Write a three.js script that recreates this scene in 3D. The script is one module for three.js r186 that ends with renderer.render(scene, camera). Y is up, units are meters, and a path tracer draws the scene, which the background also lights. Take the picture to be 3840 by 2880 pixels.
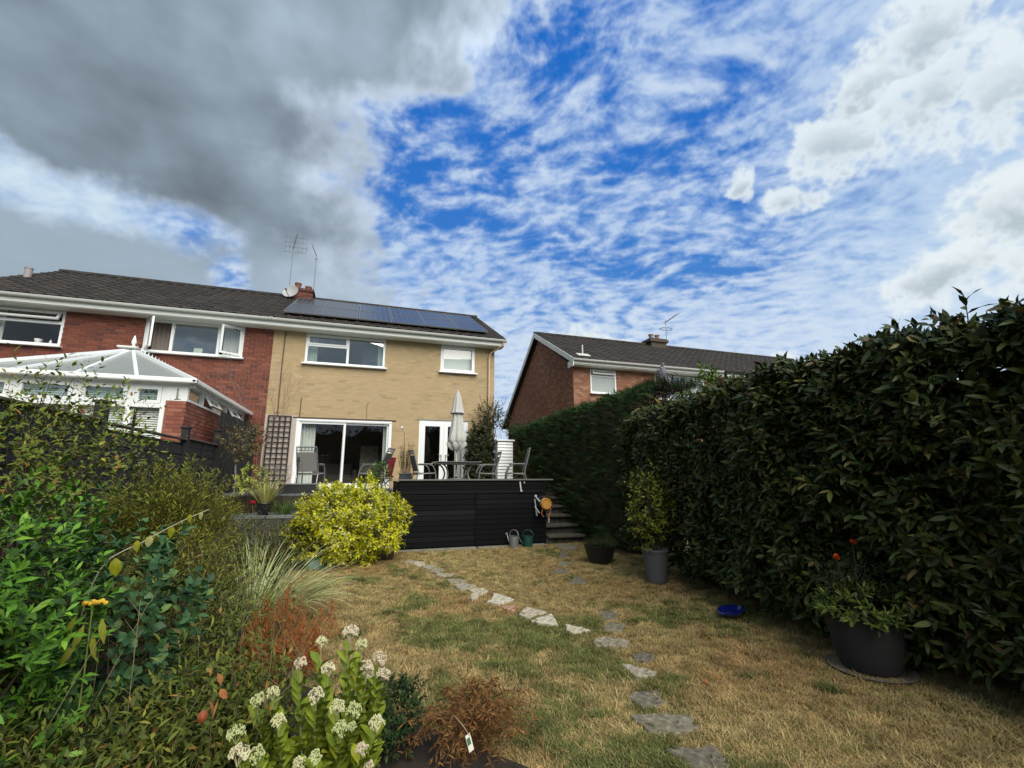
import * as THREE from 'three';
import { mergeGeometries, toCreasedNormals } from 'three/addons/utils/BufferGeometryUtils.js';
import { RoundedBoxGeometry } from 'three/addons/geometries/RoundedBoxGeometry.js';

// ---------- camera, sky, sun, exposure ----------
const scene = new THREE.Scene();
const camera = new THREE.PerspectiveCamera(79.93, 4 / 3, 0.05, 1500);
const EYE = new THREE.Vector3(0, 1.5, 0);
camera.position.copy(EYE);
{
  const yaw = 18.6 * Math.PI / 180, pitch = 11.2 * Math.PI / 180;
  camera.lookAt(Math.sin(yaw) * Math.cos(pitch), 1.5 + Math.sin(pitch), -Math.cos(yaw) * Math.cos(pitch));
}
const renderer = new THREE.WebGLRenderer({ antialias: true });
renderer.toneMapping = THREE.LinearToneMapping;
renderer.toneMappingExposure = 1.0;
renderer.shadowMap.enabled = true;

const SUN_AZ = 169 * Math.PI / 180, SUN_EL = 42 * Math.PI / 180;
const sunDir = new THREE.Vector3(Math.sin(SUN_AZ) * Math.cos(SUN_EL), Math.sin(SUN_EL), -Math.cos(SUN_AZ) * Math.cos(SUN_EL));
const sun = new THREE.DirectionalLight(new THREE.Color(1.0, 0.94, 0.84), 4.6);
sun.position.copy(sunDir).multiplyScalar(60);
sun.castShadow = true;
sun.shadow.radius = 105;
sun.shadow.mapSize.set(2048, 2048);
Object.assign(sun.shadow.camera, { left: -30, right: 30, top: 30, bottom: -30, near: 1, far: 140 });
scene.add(sun, sun.target);

// ---------- random numbers and noise ----------
function rng(seed) {
  let a = seed >>> 0;
  return () => { a = (a + 0x6D2B79F5) | 0; let t = Math.imul(a ^ (a >>> 15), 1 | a); t = (t + Math.imul(t ^ (t >>> 7), 61 | t)) ^ t; return ((t ^ (t >>> 14)) >>> 0) / 4294967296; };
}
const PERM = new Uint8Array(512);
{ const r = rng(77), p = [...Array(256).keys()]; for (let i = 255; i > 0; i--) { const j = (r() * (i + 1)) | 0; [p[i], p[j]] = [p[j], p[i]]; } for (let i = 0; i < 512; i++) PERM[i] = p[i & 255]; }
const GX = new Float32Array(256), GY = new Float32Array(256);
for (let i = 0; i < 256; i++) { GX[i] = Math.cos(i * 2.39996); GY[i] = Math.sin(i * 2.39996); }
function noise2(x, y) {            // gradient noise, about -0.7 .. 0.7
  const xi = Math.floor(x), yi = Math.floor(y), fx = x - xi, fy = y - yi, X = xi & 255, Y = yi & 255;
  const u = fx * fx * fx * (fx * (fx * 6 - 15) + 10), v = fy * fy * fy * (fy * (fy * 6 - 15) + 10);
  const a = PERM[X + PERM[Y]], b = PERM[X + 1 + PERM[Y]], c = PERM[X + PERM[(Y + 1) & 255]], d = PERM[X + 1 + PERM[(Y + 1) & 255]];
  const n0 = GX[a] * fx + GY[a] * fy, n1 = GX[b] * (fx - 1) + GY[b] * fy, n2 = GX[c] * fx + GY[c] * (fy - 1), n3 = GX[d] * (fx - 1) + GY[d] * (fy - 1);
  const p = n0 + u * (n1 - n0), q = n2 + u * (n3 - n2);
  return p + v * (q - p);
}
function fbm(x, y, oct = 4, gain = 0.5) { let s = 0, a = 1, f = 1; for (let i = 0; i < oct; i++) { s += a * noise2(x * f + i * 17.3, y * f - i * 9.1); a *= gain; f *= 2.03; } return s; }
const clamp = (x, a = 0, b = 1) => x < a ? a : x > b ? b : x;
const sstep = (a, b, x) => { const t = clamp((x - a) / (b - a)); return t * t * (3 - 2 * t); };
const lerp = (a, b, t) => a + (b - a) * t;
const mix3 = (a, b, t) => [lerp(a[0], b[0], t), lerp(a[1], b[1], t), lerp(a[2], b[2], t)];

// ---------- sky: air, a broad grey cloud sheet, mottled high cloud and a few heaped clouds ----------
function table(rows, x) { if (x <= rows[0][0]) return rows[0][1]; for (let i = 1; i < rows.length; i++) if (x <= rows[i][0]) { const [a, p] = rows[i - 1], [b, q] = rows[i]; return lerp(p, q, sstep(0, 1, (x - a) / (b - a))); } return rows[rows.length - 1][1]; }
const SHEET_EDGE = [[0, 9], [16, 8], [21, 5.8], [25, 4], [29, 4.6], [33, 1.4], [37, 2.4], [40, 0.6], [42.2, 7], [44, 16.5], [47, 18.6], [49.5, 21.5], [52, 19.5], [60, 17], [75, 0], [90, -20]];
// heaped clouds: azimuth, elevation, half width, half height, tilt, weight
const HEAPS = [[66, 37.5, 5, 3.4, 0.8, 1.0], [60.5, 36, 6, 2.6, 0.8, 0.9], [57.5, 32.3, 4, 3.4, 0.6, 1.0], [65, 33, 6, 4, 0.4, 0.8], [71, 31, 6, 5, 0.2, 0.75],
  [47.8, 31.2, 1.7, 1.5, 0.6, 0.95], [52.1, 28.2, 2.1, 1.6, -0.2, 1.05], [54.6, 27.9, 1.4, 0.8, -0.2, 0.8], [54.2, 30.4, 1, 0.9, 0, 0.7],
  [70, 21.5, 5, 4.2, 0.2, 1.15], [64, 18.2, 5, 2.6, 0.3, 1.1], [74, 17, 8, 5, 0, 1.1], [27.6, 16.2, 3.4, 1.9, 0, 1.2], [25.4, 15.6, 2.6, 1.2, 0, 1.1], [31.5, 14.6, 3.6, 1.5, 0, 1.1], [49.9, 11.9, 2, 1.4, 0, 1.1],
  [110, 30, 14, 9, 0.2, 1], [150, 22, 16, 8, -0.2, 1], [-150, 28, 18, 10, 0.1, 1], [-100, 14, 16, 6, 0, 1]];
const BLUE_GAPS = [[25, 48.6, 6, 3.2, 0.2], [19.5, 46, 5, 2.4, -0.5], [5, 40.6, 4, 2.4, -0.4], [4.5, 34, 4.5, 2.8, 0.3], [16, 34.8, 4.5, 2.5, -0.5], [12, 31, 5, 1.6, -0.2], [22, 28.6, 7, 1.7, -0.18], [34, 25.4, 8, 1.9, -0.2], [44, 23.2, 6, 1.4, -0.2], [62.5, 29, 4, 0.9, 0.4], [17, 39.5, 6, 2, -0.3], [42, 38, 10, 2.5, 0.4], [70, 40, 4, 2.5, 0.1], [-17, 23.6, 4.2, 2.2, -0.5], [-14, 20.3, 1.9, 3, 0.25], [105, 45, 14, 7, 0.3], [-140, 45, 14, 7, 0.3]];
function ell(az, el, e) { let da = az - e[0]; if (da > 180) da -= 360; if (da < -180) da += 360; da *= Math.cos(el * 0.01745); const de = el - e[1]; if (Math.abs(da) > e[2] * 3 + e[3] * 3 || Math.abs(de) > (e[2] + e[3]) * 3) return 99; const c = Math.cos(e[4]), s = Math.sin(e[4]), p = (da * c + de * s) / e[2], q = (de * c - da * s) / e[3]; return Math.sqrt(p * p + q * q); }
function skyColor(az, el) {
  const D = Math.PI / 180, sy = Math.sin(el * D), cy = Math.cos(el * D), dx = Math.sin(az * D) * cy, dz = -Math.cos(az * D) * cy;
  const px = dx / (sy + 0.16), pz = dz / (sy + 0.16);
  const t = Math.pow(1 - sy, 2.6);
  let col = mix3([0.009, 0.14, 0.56], [0.2, 0.46, 0.8], clamp(t));
  // warped angular coordinates for the cloud outlines
  const wx = fbm(az * 0.11 + 3, el * 0.11 + 8, 5, 0.55), wy = fbm(az * 0.11 + 31, el * 0.11 - 5, 5, 0.55);
  const A = az + wx * 3.2, E = el + wy * 2.2;
  // mottled high cloud, drawn out along one wind direction
  const ru = px * 0.8 + pz * 0.6, rv = -px * 0.6 + pz * 0.8;
  const qx = ru * 5.5 + fbm(px * 3, pz * 3, 2) * 0.45, qy = rv * 9 + fbm(px * 3 + 9, pz * 3 - 4, 2) * 0.45;
  const cells = fbm(qx * 1.7, qy * 1.5, 6, 0.66) * 0.85 + (0.16 - Math.abs(noise2(qx * 1.7 + 7, qy * 2.1))) * 0.9, soft = fbm(px * 1.4 + 5, pz * 1.4 + 2, 4, 0.55);
  let gap = 0; for (const g of BLUE_GAPS) { const r = ell(A, E, g); if (r < 2) gap = Math.max(gap, 1 - r * 0.62); }
  let cover = 0.79 + soft * 0.45 + cells * 0.95 - gap * 0.72 + sstep(27, 14, el) * 0.55 + sstep(50, 62, az) * 0.22;
  const high = sstep(-0.12, 1.22, cover);
  const wisp = fbm(az * 0.16, el * 0.5, 4) * 0.1;
  const hi = mix3([0.4, 0.555, 0.82], [0.66, 0.765, 0.9], clamp(sstep(26, 12, el) * 0.75 + cells * 0.9 + 0.12 + wisp));
  col = mix3(col, hi, high * 0.93);
  const veil = sstep(48, 66, az) * sstep(140, 80, az) * sstep(48, 30, el);
  col = mix3(col, [0.58, 0.74, 0.87], veil * 0.38);
  // heaped clouds
  let heap = -9, hy = 0;
  const B = az + wx * 1.1, F = el + wy * 0.9, bill = fbm(az * 0.42 + el * 0.2, el * 0.5 - az * 0.14, 6, 0.62) * 1.0 + Math.abs(noise2(az * 0.35 + 40, el * 0.45)) * 0.25;
  for (const h of HEAPS) { const r = ell(B, F, h); if (r < 4) { const v = (1 - r) * h[5] + bill * 0.55 + 0.1; if (v > heap) { heap = v; hy = (F - h[1]) / h[3]; } } }
  if (heap > -0.3) {
    const edge = sstep(-0.05, 0.52, heap) * (el > 25 ? 0.9 : 1);
    const core = sstep(0.35, 1.1, heap + bill * 0.25);
    const lit = clamp(0.97 - core * 0.85 * sstep(0.7, -0.45, hy) + bill * 0.4);
    const c = mix3([0.36, 0.45, 0.51], [0.8, 0.88, 0.92], lit);
    col = mix3(col, c, edge);
  }
  // the grey sheet
  const edgeN = fbm(az * 0.16 + 60, el * 0.2 + 12, 6, 0.58);
  let edge = table(SHEET_EDGE, el) + edgeN * 6 - az;
  if (az > 120) edge = (az - 150) * 0.4 + edgeN * 16;           // the sheet goes on behind, broken up
  if (az < -75) edge = Math.min(edge, 14 + edgeN * 34);
  let hole = 0;
  if (az < 4 && az > -80) {
    const mid = 24.9 - (az + 25) * 0.02 + wy * 1.2, half = 1.9 + sstep(-22, -34, az) * 0.9;
    hole = sstep(1.6, -0.1, Math.abs(el - mid + 0.4) / half - edgeN * 0.8) * sstep(-12.5, -17, az + wx * 2);
    const low = ell(A, E, [-14.6, 20.4, 1.8, 4.6, 0.3]);
    hole = Math.max(hole, sstep(1.5, 0.0, low - edgeN * 0.8));
  }
  const sheet = sstep(-0.6, 6.5, edge + fbm(az * 0.5, el * 0.55, 4) * 2.2) * (1 - hole);
  if (sheet > 0) {
    const body = fbm(az * 0.035 + 2, el * 0.07 + 6, 5, 0.55), fine = fbm(az * 0.12 + 20, el * 0.16, 4, 0.5);
    const deep = sstep(1, 16, edge) * (1 - hole);
    let c = mix3([0.6, 0.7, 0.82], [0.27, 0.34, 0.41], clamp(deep * 1.0));
    const dark = sstep(36, 28, el) * sstep(22, 26, el) * 0.2;
    const k = 1.04 + body * 0.5 + fine * 0.24 - dark + sstep(44, 54, el) * 0.14;
    c = [c[0] * k, c[1] * k, c[2] * k];
    if (el < 26) c = mix3(c, [0.4, 0.5, 0.6], 0.6 * sstep(26, 20, el));
    col = mix3(col, c, sheet * (0.9 + 0.1 * deep));
  }
  if (hole > 0) { const w = sstep(-19, -27, az) * hole; col = mix3(col, [0.66, 0.8, 0.88], w * clamp(0.75 + edgeN * 0.5)); }
  return col;
}
{
  const W = 3072, H = 1536, data = new Float32Array(W * H * 4);
  for (let j = 0; j < H; j++) {
    const el = (j + 0.5) / H * 180 - 90;
    for (let i = 0; i < W; i++) {
      const k = (j * W + i) * 4; data[k + 3] = 1;
      if (el <= 0) { data[k] = 0.2; data[k + 1] = 0.21; data[k + 2] = 0.2; continue; }
      let az = ((i + 0.5) / W - 0.25) * 360; if (az > 180) az -= 360;
      const c = skyColor(az, el);
      data[k] = Math.max(0, c[0]); data[k + 1] = Math.max(0, c[1]); data[k + 2] = Math.max(0, c[2]);
    }
  }
  const sky = new THREE.DataTexture(data, W, H, THREE.RGBAFormat, THREE.FloatType);
  sky.mapping = THREE.EquirectangularReflectionMapping;
  sky.magFilter = sky.minFilter = THREE.LinearFilter;
  sky.colorSpace = THREE.LinearSRGBColorSpace;
  sky.needsUpdate = true;
  scene.background = sky; scene.environment = sky;
  scene.backgroundIntensity = 1; scene.environmentIntensity = 1;
}
// ---------- tools ----------
const V = (x, y, z) => new THREE.Vector3(x, y, z);
const taken = new Map();
function numbered(name) { const n = taken.get(name) || 0; taken.set(name, n + 1); return n ? `${name}_${String(n).padStart(3, '0')}` : name; }
function tag(o, label, category, group, kind) { if (label) o.userData.label = label; if (category) o.userData.category = category; if (group) o.userData.group = group; if (kind) o.userData.kind = kind; return o; }
function thing(name, label, category, pos = [0, 0, 0], turn = 0, group) {
  const o = new THREE.Group(); o.name = numbered(name); o.position.set(...pos); o.rotation.y = turn; scene.add(o); return tag(o, label, category, group);
}
function mesh(name, geo, mat, parent) {
  const m = new THREE.Mesh(geo, mat); m.name = parent ? name : numbered(name); m.castShadow = m.receiveShadow = true; (parent || scene).add(m); return m;
}
function single(name, geo, mat, label, category, group) { return tag(mesh(name, geo, mat), label, category, group); }
function structure(name, geo, mat) { return tag(mesh(name, geo, mat), null, null, null, 'structure'); }
const plain = g => { const h = g.index ? g.toNonIndexed() : g; for (const k of Object.keys(h.attributes)) if (!['position', 'normal', 'uv'].includes(k)) h.deleteAttribute(k); return h; };
const merge = list => list.length === 1 ? list[0] : mergeGeometries(list.map(plain), false);
function uvBox(g, w, h, d) { // uv in metres for a box
  const uv = g.attributes.uv, n = g.attributes.normal, p = g.attributes.position;
  for (let i = 0; i < uv.count; i++) { const ax = Math.abs(n.getX(i)), ay = Math.abs(n.getY(i)); if (ax > 0.5) uv.setXY(i, p.getZ(i), p.getY(i)); else if (ay > 0.5) uv.setXY(i, p.getX(i), p.getZ(i)); else uv.setXY(i, p.getX(i), p.getY(i)); }
  return g;
}
function box(w, h, d, x = 0, y = 0, z = 0, rot) { const g = new THREE.BoxGeometry(w, h, d); uvBox(g); if (rot) g.applyMatrix4(new THREE.Matrix4().makeRotationFromEuler(new THREE.Euler(...rot))); g.translate(x, y, z); return g; }
const span = (x0, x1, y0, y1, z0, z1) => box(x1 - x0, y1 - y0, z1 - z0, (x0 + x1) / 2, (y0 + y1) / 2, (z0 + z1) / 2);
function rbox(w, h, d, r, x = 0, y = 0, z = 0, rot) { const g = new RoundedBoxGeometry(w, h, d, 2, r); if (rot) g.applyMatrix4(new THREE.Matrix4().makeRotationFromEuler(new THREE.Euler(...rot))); g.translate(x, y, z); return g; }
function tube(pts, r0, r1 = r0, sides = 6, seg) { // tapered tube through points
  const c = pts.length > 2 ? new THREE.CatmullRomCurve3(pts) : new THREE.LineCurve3(pts[0], pts[1]);
  const n = seg || Math.max(1, (pts.length - 1) * (pts.length > 2 ? 3 : 1));
  const g = new THREE.TubeGeometry(c, n, 1, sides, false), p = g.attributes.position, q = new THREE.Vector3();
  for (let i = 0; i <= n; i++) { c.getPointAt(i / n, q); const r = lerp(r0, r1, i / n); for (let j = 0; j <= sides; j++) { const k = i * (sides + 1) + j; p.setXYZ(k, q.x + (p.getX(k) - q.x) * r, q.y + (p.getY(k) - q.y) * r, q.z + (p.getZ(k) - q.z) * r); } }
  return g;
}
function rod(a, b, r, sides = 6) { const d = b.clone().sub(a), g = new THREE.CylinderGeometry(r, r, d.length(), sides); g.applyQuaternion(new THREE.Quaternion().setFromUnitVectors(V(0, 1, 0), d.clone().normalize())); g.translate((a.x + b.x) / 2, (a.y + b.y) / 2, (a.z + b.z) / 2); return g; }
function bar(a, b, w, h) { const d = b.clone().sub(a), L = d.length(), g = new THREE.BoxGeometry(w, h, L); const o = new THREE.Object3D(); o.position.copy(a).add(b).multiplyScalar(0.5); o.lookAt(b); o.updateMatrix(); g.applyMatrix4(o.matrix); return g; }
function lathe(prof, seg = 28) { return new THREE.LatheGeometry(prof.map(p => new THREE.Vector2(p[0], p[1])), seg); }
function rectHoles(x0, x1, y0, y1, holes, depth, zFront) { // a wall with openings, front face at zFront
  const s = new THREE.Shape(); s.moveTo(x0, y0); s.lineTo(x1, y0); s.lineTo(x1, y1); s.lineTo(x0, y1); s.closePath();
  for (const [a, b, c, d] of holes) { const h = new THREE.Path(); h.moveTo(a, c); h.lineTo(a, d); h.lineTo(b, d); h.lineTo(b, c); h.closePath(); s.holes.push(h); }
  const g = new THREE.ExtrudeGeometry(s, { depth, bevelEnabled: false }); g.translate(0, 0, zFront - depth); return g;
}
function polyXZ(pts, y0, y1, bevel = 0) { // a slab from an outline on the ground
  const s = new THREE.Shape(pts.map(p => new THREE.Vector2(p[0], -p[1])));
  const g = new THREE.ExtrudeGeometry(s, { depth: y1 - y0 - bevel, bevelEnabled: bevel > 0, bevelSize: bevel, bevelThickness: bevel, bevelSegments: 1, steps: 1 });
  g.rotateX(-Math.PI / 2); g.translate(0, y0, 0); return g;
}

// ---------- textures ----------
function dataTex(size, fn, srgb = true, h = size) {
  const d = new Uint8Array(size * h * 4);
  for (let j = 0; j < h; j++) for (let i = 0; i < size; i++) { const c = fn(i / size, j / h, i, j), k = (j * size + i) * 4; d[k] = clamp(c[0]) * 255; d[k + 1] = clamp(c[1]) * 255; d[k + 2] = clamp(c[2]) * 255; d[k + 3] = 255; }
  const t = new THREE.DataTexture(d, size, h); t.wrapS = t.wrapT = THREE.RepeatWrapping; t.magFilter = THREE.LinearFilter; t.minFilter = THREE.LinearMipmapLinearFilter; t.generateMipmaps = true;
  if (srgb) t.colorSpace = THREE.SRGBColorSpace; t.needsUpdate = true; return t;
}
// noise that repeats over the unit square
function tileFbm(u, v, f, oct = 4, gain = 0.55) {
  let s = 0; for (const [a, b, w] of [[0, 0, (1 - u) * (1 - v)], [1, 0, u * (1 - v)], [0, 1, (1 - u) * v], [1, 1, u * v]]) s += w * fbm((u - a) * f + 50, (v - b) * f + 50, oct, gain);
  return s;
}
const rT = rng(5);
const T = {};
T.grain = dataTex(512, (u, v) => { const n = 0.86 + tileFbm(u, v, 24, 4, 0.7) * 0.2 + (rT() - 0.5) * 0.13; return [n, n, n]; });
T.grainBump = dataTex(256, (u, v) => { const n = 0.5 + tileFbm(u, v, 26, 4, 0.75) * 0.6; return [n, n, n]; }, false);
T.wood = dataTex(512, (u, v) => { const w = tileFbm(u, v, 3, 2) * 0.05; const n = 0.8 + fbm(Math.cos(6.2832 * u) * 1.2 + 9, (v + w) * 60, 4, 0.7) * 0.34 + (rT() - 0.5) * 0.1; return [n, n, n]; });
T.tile = dataTex(512, (u, v) => { const n = 0.62 + tileFbm(u, v, 14, 5, 0.7) * 0.6 + (rT() - 0.5) * 0.16; const l = sstep(0.24, 0.4, tileFbm((u + 0.37) % 1, v, 16, 4, 0.7)); return mix3([n, n * 0.97, n * 0.94], [1.0, 0.98, 0.9], l * 0.8); });
T.stone = dataTex(512, (u, v) => { const n = 0.82 + tileFbm(u, v, 9, 5, 0.65) * 0.3 + (rT() - 0.5) * 0.1; const m = sstep(0.15, 0.4, tileFbm((u + 0.6) % 1, v, 7, 4, 0.6)); return mix3([n, n, n * 0.98], [n * 0.7, n * 0.7, n * 0.6], m); });
T.leaf = dataTex(128, (u, v) => { const vein = Math.abs(u - 0.5) < 0.03 ? 1.12 : 1; const side = 0.94 + 0.06 * Math.sin((v * 14 + Math.abs(u - 0.5) * 9) * 6.28); const n = vein * side * (0.9 + tileFbm(u, v, 5, 3) * 0.2); return [n, n, n * 0.92]; });
const lin = (r, g, b) => new THREE.Color().setRGB(r, g, b);
function mat(color, rough = 0.8, extra = {}) { return new THREE.MeshStandardMaterial({ color: Array.isArray(color) ? lin(...color) : color, roughness: rough, metalness: 0, ...extra }); }
function phys(color, rough, extra) { return new THREE.MeshPhysicalMaterial({ color: Array.isArray(color) ? lin(...color) : color, roughness: rough, metalness: 0, ...extra }); }
const rep = (t, x, y = x) => { const c = t.clone(); c.repeat.set(x, y); c.needsUpdate = true; return c; };
const M = {
  white: phys([0.76, 0.79, 0.78], 0.32, { clearcoat: 0.25, clearcoatRoughness: 0.3 }),
  whiteDull: mat([0.66, 0.69, 0.65], 0.5),
  glass: phys([1, 1, 1], 0.0, { transmission: 1, thickness: 0, ior: 1.5 }),
  coatedGlass: phys([0.92, 0.97, 0.95], 0.0, { transmission: 1, thickness: 0, ior: 2.1 }),
  frosted: phys([0.85, 0.9, 0.88], 0.35, { transmission: 0.75, thickness: 0 }),
  poly: phys([0.52, 0.54, 0.48], 0.25, { transmission: 0.4, thickness: 0, map: rep(T.grain, 2) }),
  dark: mat([0.012, 0.012, 0.013], 0.6),
  blackPlastic: mat([0.014, 0.014, 0.016], 0.42),
  blackWood: mat([0.02, 0.021, 0.024], 0.62, { map: rep(T.wood, 1.2, 0.8), bumpMap: rep(T.wood, 1.2, 0.8), bumpScale: 0.0015 }),
  greyWood: mat([0.2, 0.19, 0.17], 0.75, { map: rep(T.wood, 1.2, 0.8) }),
  fenceWood: mat([0.017, 0.017, 0.019], 0.75, { map: rep(T.wood, 1, 1), bumpMap: rep(T.wood, 1, 1), bumpScale: 0.002 }),
  capWood: mat([0.16, 0.125, 0.1], 0.8, { map: rep(T.wood, 1, 1) }),
  alu: mat([0.32, 0.325, 0.33], 0.38, { metalness: 0.7 }),
  chairGrey: mat([0.2, 0.2, 0.195], 0.45, { metalness: 0.35 }),
  galv: mat([0.34, 0.36, 0.35], 0.5, { metalness: 0.55, map: rep(T.grain, 2) }),
  room: mat([0.24, 0.21, 0.18], 0.9),
  roomFloor: mat([0.14, 0.1, 0.07], 0.7),
  curtain: phys([0.68, 0.74, 0.68], 0.95, { transmission: 0.2, thickness: 0 }),
  soil: mat([0.045, 0.032, 0.022], 0.95, { map: rep(T.stone, 1.5) }),
};
// ---------- building pieces ----------
const BRICK = new THREE.BoxGeometry(1, 1, 1);
const brickMat = {};
function brickMats(key, palette, rough, bump = 0.001) { // one white material for copies and one for each tone
  if (!brickMat[key]) { const base = { map: rep(T.grain, 1, 1), bumpMap: rep(T.grainBump, 1, 1), bumpScale: bump }; brickMat[key] = { all: mat([1, 1, 1], rough, base), tones: palette.map(c => mat(c, rough, base)) }; }
  return brickMat[key];
}
// bricks in running bond on the plane through `o` with horizontal direction `ux` and normal `n`; cuts(y) gives the free intervals of a course
function brickwork(parent, o, ux, n, y0, y1, cuts, key, palette, rough, toneAt, nParts, prefer, seed, proud = 0.011) {
  const r = rng(seed), list = [], basis = new THREE.Matrix4().makeBasis(ux, V(0, 1, 0), n), q = new THREE.Quaternion().setFromRotationMatrix(basis);
  let row = 0;
  for (let y = y0; y < y1 - 0.03; y += 0.075, row++) {
    const h = Math.min(0.065, y1 - y - 0.002);
    for (const [a, b] of cuts(y + h / 2, y, y + h)) {
      let u = Math.floor(a / 0.225) * 0.225 - (row % 2 ? 0.1125 : 0);
      for (; u < b; u += 0.225) {
        const p = Math.max(u + 0.005, a), e = Math.min(u + 0.22, b); if (e - p < 0.02) continue;
        const out = proud + (r() - 0.5) * 0.003, cu = (p + e) / 2;
        list.push({ p: V(o.x + ux.x * cu + n.x * (out / 2 - 0.01), y + h / 2, o.z + ux.z * cu + n.z * (out / 2 - 0.01)), s: V(e - p, h, out + 0.02), u: cu, y, w: e - p });
      }
    }
  }
  const mats = brickMats(key, palette, rough), whole = list.filter(b => b.w > 0.2).sort((a, b) => prefer(a) - prefer(b)).slice(0, nParts);
  const chosen = new Set(whole), rest = list.filter(b => !chosen.has(b));
  for (const b of whole) { const m = mesh('brick', BRICK, mats.tones[toneAt(b.u, b.y, r) % palette.length], parent); m.position.copy(b.p); m.quaternion.copy(q); m.scale.copy(b.s); }
  const im = new THREE.InstancedMesh(BRICK, mats.all, rest.length); im.name = 'brick_courses'; im.userData.kind = 'stuff'; im.castShadow = im.receiveShadow = true;
  const m4 = new THREE.Matrix4(); rest.forEach((b, i) => { im.setMatrixAt(i, m4.compose(b.p, q, b.s)); const c = palette[toneAt(b.u, b.y, r) % palette.length], k = 0.93 + r() * 0.14; im.setColorAt(i, lin(c[0] * k, c[1] * k, c[2] * k)); });
  parent.add(im);
}
const cutBy = (x0, x1, holes) => (ym, ya, yb) => { let iv = [[x0, x1]]; for (const [a, b, c, d] of holes) if (yb > c + 0.004 && ya < d - 0.004) iv = iv.flatMap(([p, q]) => b <= p || a >= q ? [[p, q]] : [[p, a], [b, q]].filter(s => s[1] - s[0] > 0.02)); return iv; };

// profiled concrete roof tile: 0.33 wide, 0.42 long, laid up the slope along -z, face towards +y
const TILE = (() => {
  const prof = [[-0.166, 0.012], [-0.15, 0.026], [-0.12, 0.03], [-0.09, 0.02], [-0.06, 0.006], [0.02, 0.004], [0.09, 0.004], [0.13, 0.008], [0.163, 0.012]], P = [], I = [], U = [];
  for (const [z, dy] of [[0, 0.026], [-0.42, 0.002]]) for (const [x, y] of prof) { P.push(x, y + dy, z); U.push(x * 2, z * 2); }
  for (const [x, y] of prof) { P.push(x, y + 0.026, 0); U.push(x * 2, 0); } for (const [x, y] of prof) { P.push(x, y + 0.002, 0.002); U.push(x * 2, 0.05); }
  const n = prof.length; for (let i = 0; i < n - 1; i++) { I.push(i, i + 1, n + i, i + 1, n + i + 1, n + i); const a = 2 * n + i, b = 3 * n + i; I.push(b, b + 1, a, b + 1, a + 1, a); }
  const g = new THREE.BufferGeometry(); g.setAttribute('position', new THREE.Float32BufferAttribute(P, 3)); g.setAttribute('uv', new THREE.Float32BufferAttribute(U, 2)); g.setIndex(I); g.computeVertexNormals(); return g;
})();
const TILES = [0, 1, 2, 3].map(k => { const g = TILE.clone(), u = g.attributes.uv; for (let i = 0; i < u.count; i++) u.setXY(i, u.getX(i) * 0.9 + k * 0.37, u.getY(i) * 0.9 + k * 0.61); return g; });
const TILE_TONES = [[0.055, 0.046, 0.037], [0.068, 0.055, 0.043], [0.044, 0.037, 0.031], [0.085, 0.068, 0.053]];
const tileBase = { map: T.tile, bumpMap: T.grainBump, bumpScale: 0.003 }, tileAll = mat([1, 1, 1], 0.88, tileBase), tileMats = TILE_TONES.map(c => mat(c, 0.88, tileBase));
function slopeTiles(roof, x0, x1, eave, ridge, nParts, prefer, seed, skip = () => false) {
  const r = rng(seed), dz = ridge[1] - eave[1], dy = ridge[0] - eave[0], L = Math.hypot(dz, dy), ang = Math.atan2(dy, -dz), courses = Math.floor(L / 0.335), ex = L / courses, list = [];
  const q = new THREE.Quaternion().setFromEuler(new THREE.Euler(ang, 0, 0)), nx = Math.round((x1 - x0) / 0.33), w = (x1 - x0) / nx;
  for (let k = 0; k < courses; k++) for (let i = 0; i < nx; i++) {
    const x = x0 + (i + 0.5) * w, s = k * ex - 0.03, y = eave[0] + Math.sin(ang) * s, z = eave[1] - Math.cos(ang) * s;
    if (skip(x, y, z)) continue;
    list.push({ p: V(x + (r() - 0.5) * 0.006, y + 0.012 + r() * 0.006, z), q: q.clone().multiply(new THREE.Quaternion().setFromEuler(new THREE.Euler((r() - 0.5) * 0.012, (r() - 0.5) * 0.02, 0))), s: V(w / 0.33, 1, 1), v: (r() * 4) | 0, c: (r() * 4) | 0, k });
  }
  const pick = [...list].sort((a, b) => prefer(a) - prefer(b)).slice(0, nParts), set = new Set(pick);
  for (const t of pick) { const m = mesh('roof_tile', TILES[t.v], tileMats[t.c], roof); m.position.copy(t.p); m.quaternion.copy(t.q); m.scale.copy(t.s); }
  const rest = list.filter(t => !set.has(t)); if (!rest.length) return;
  for (let v = 0; v < 4; v++) {
    const sub = rest.filter(t => t.v === v); if (!sub.length) continue;
    const im = new THREE.InstancedMesh(TILES[v], tileAll, sub.length); im.name = 'tile_courses'; im.userData.kind = 'stuff'; im.castShadow = im.receiveShadow = true; const m4 = new THREE.Matrix4();
    sub.forEach((t, i) => { im.setMatrixAt(i, m4.compose(t.p, t.q, t.s)); const c = TILE_TONES[t.c]; im.setColorAt(i, lin(...c)); }); roof.add(im);
  }
}
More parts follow.
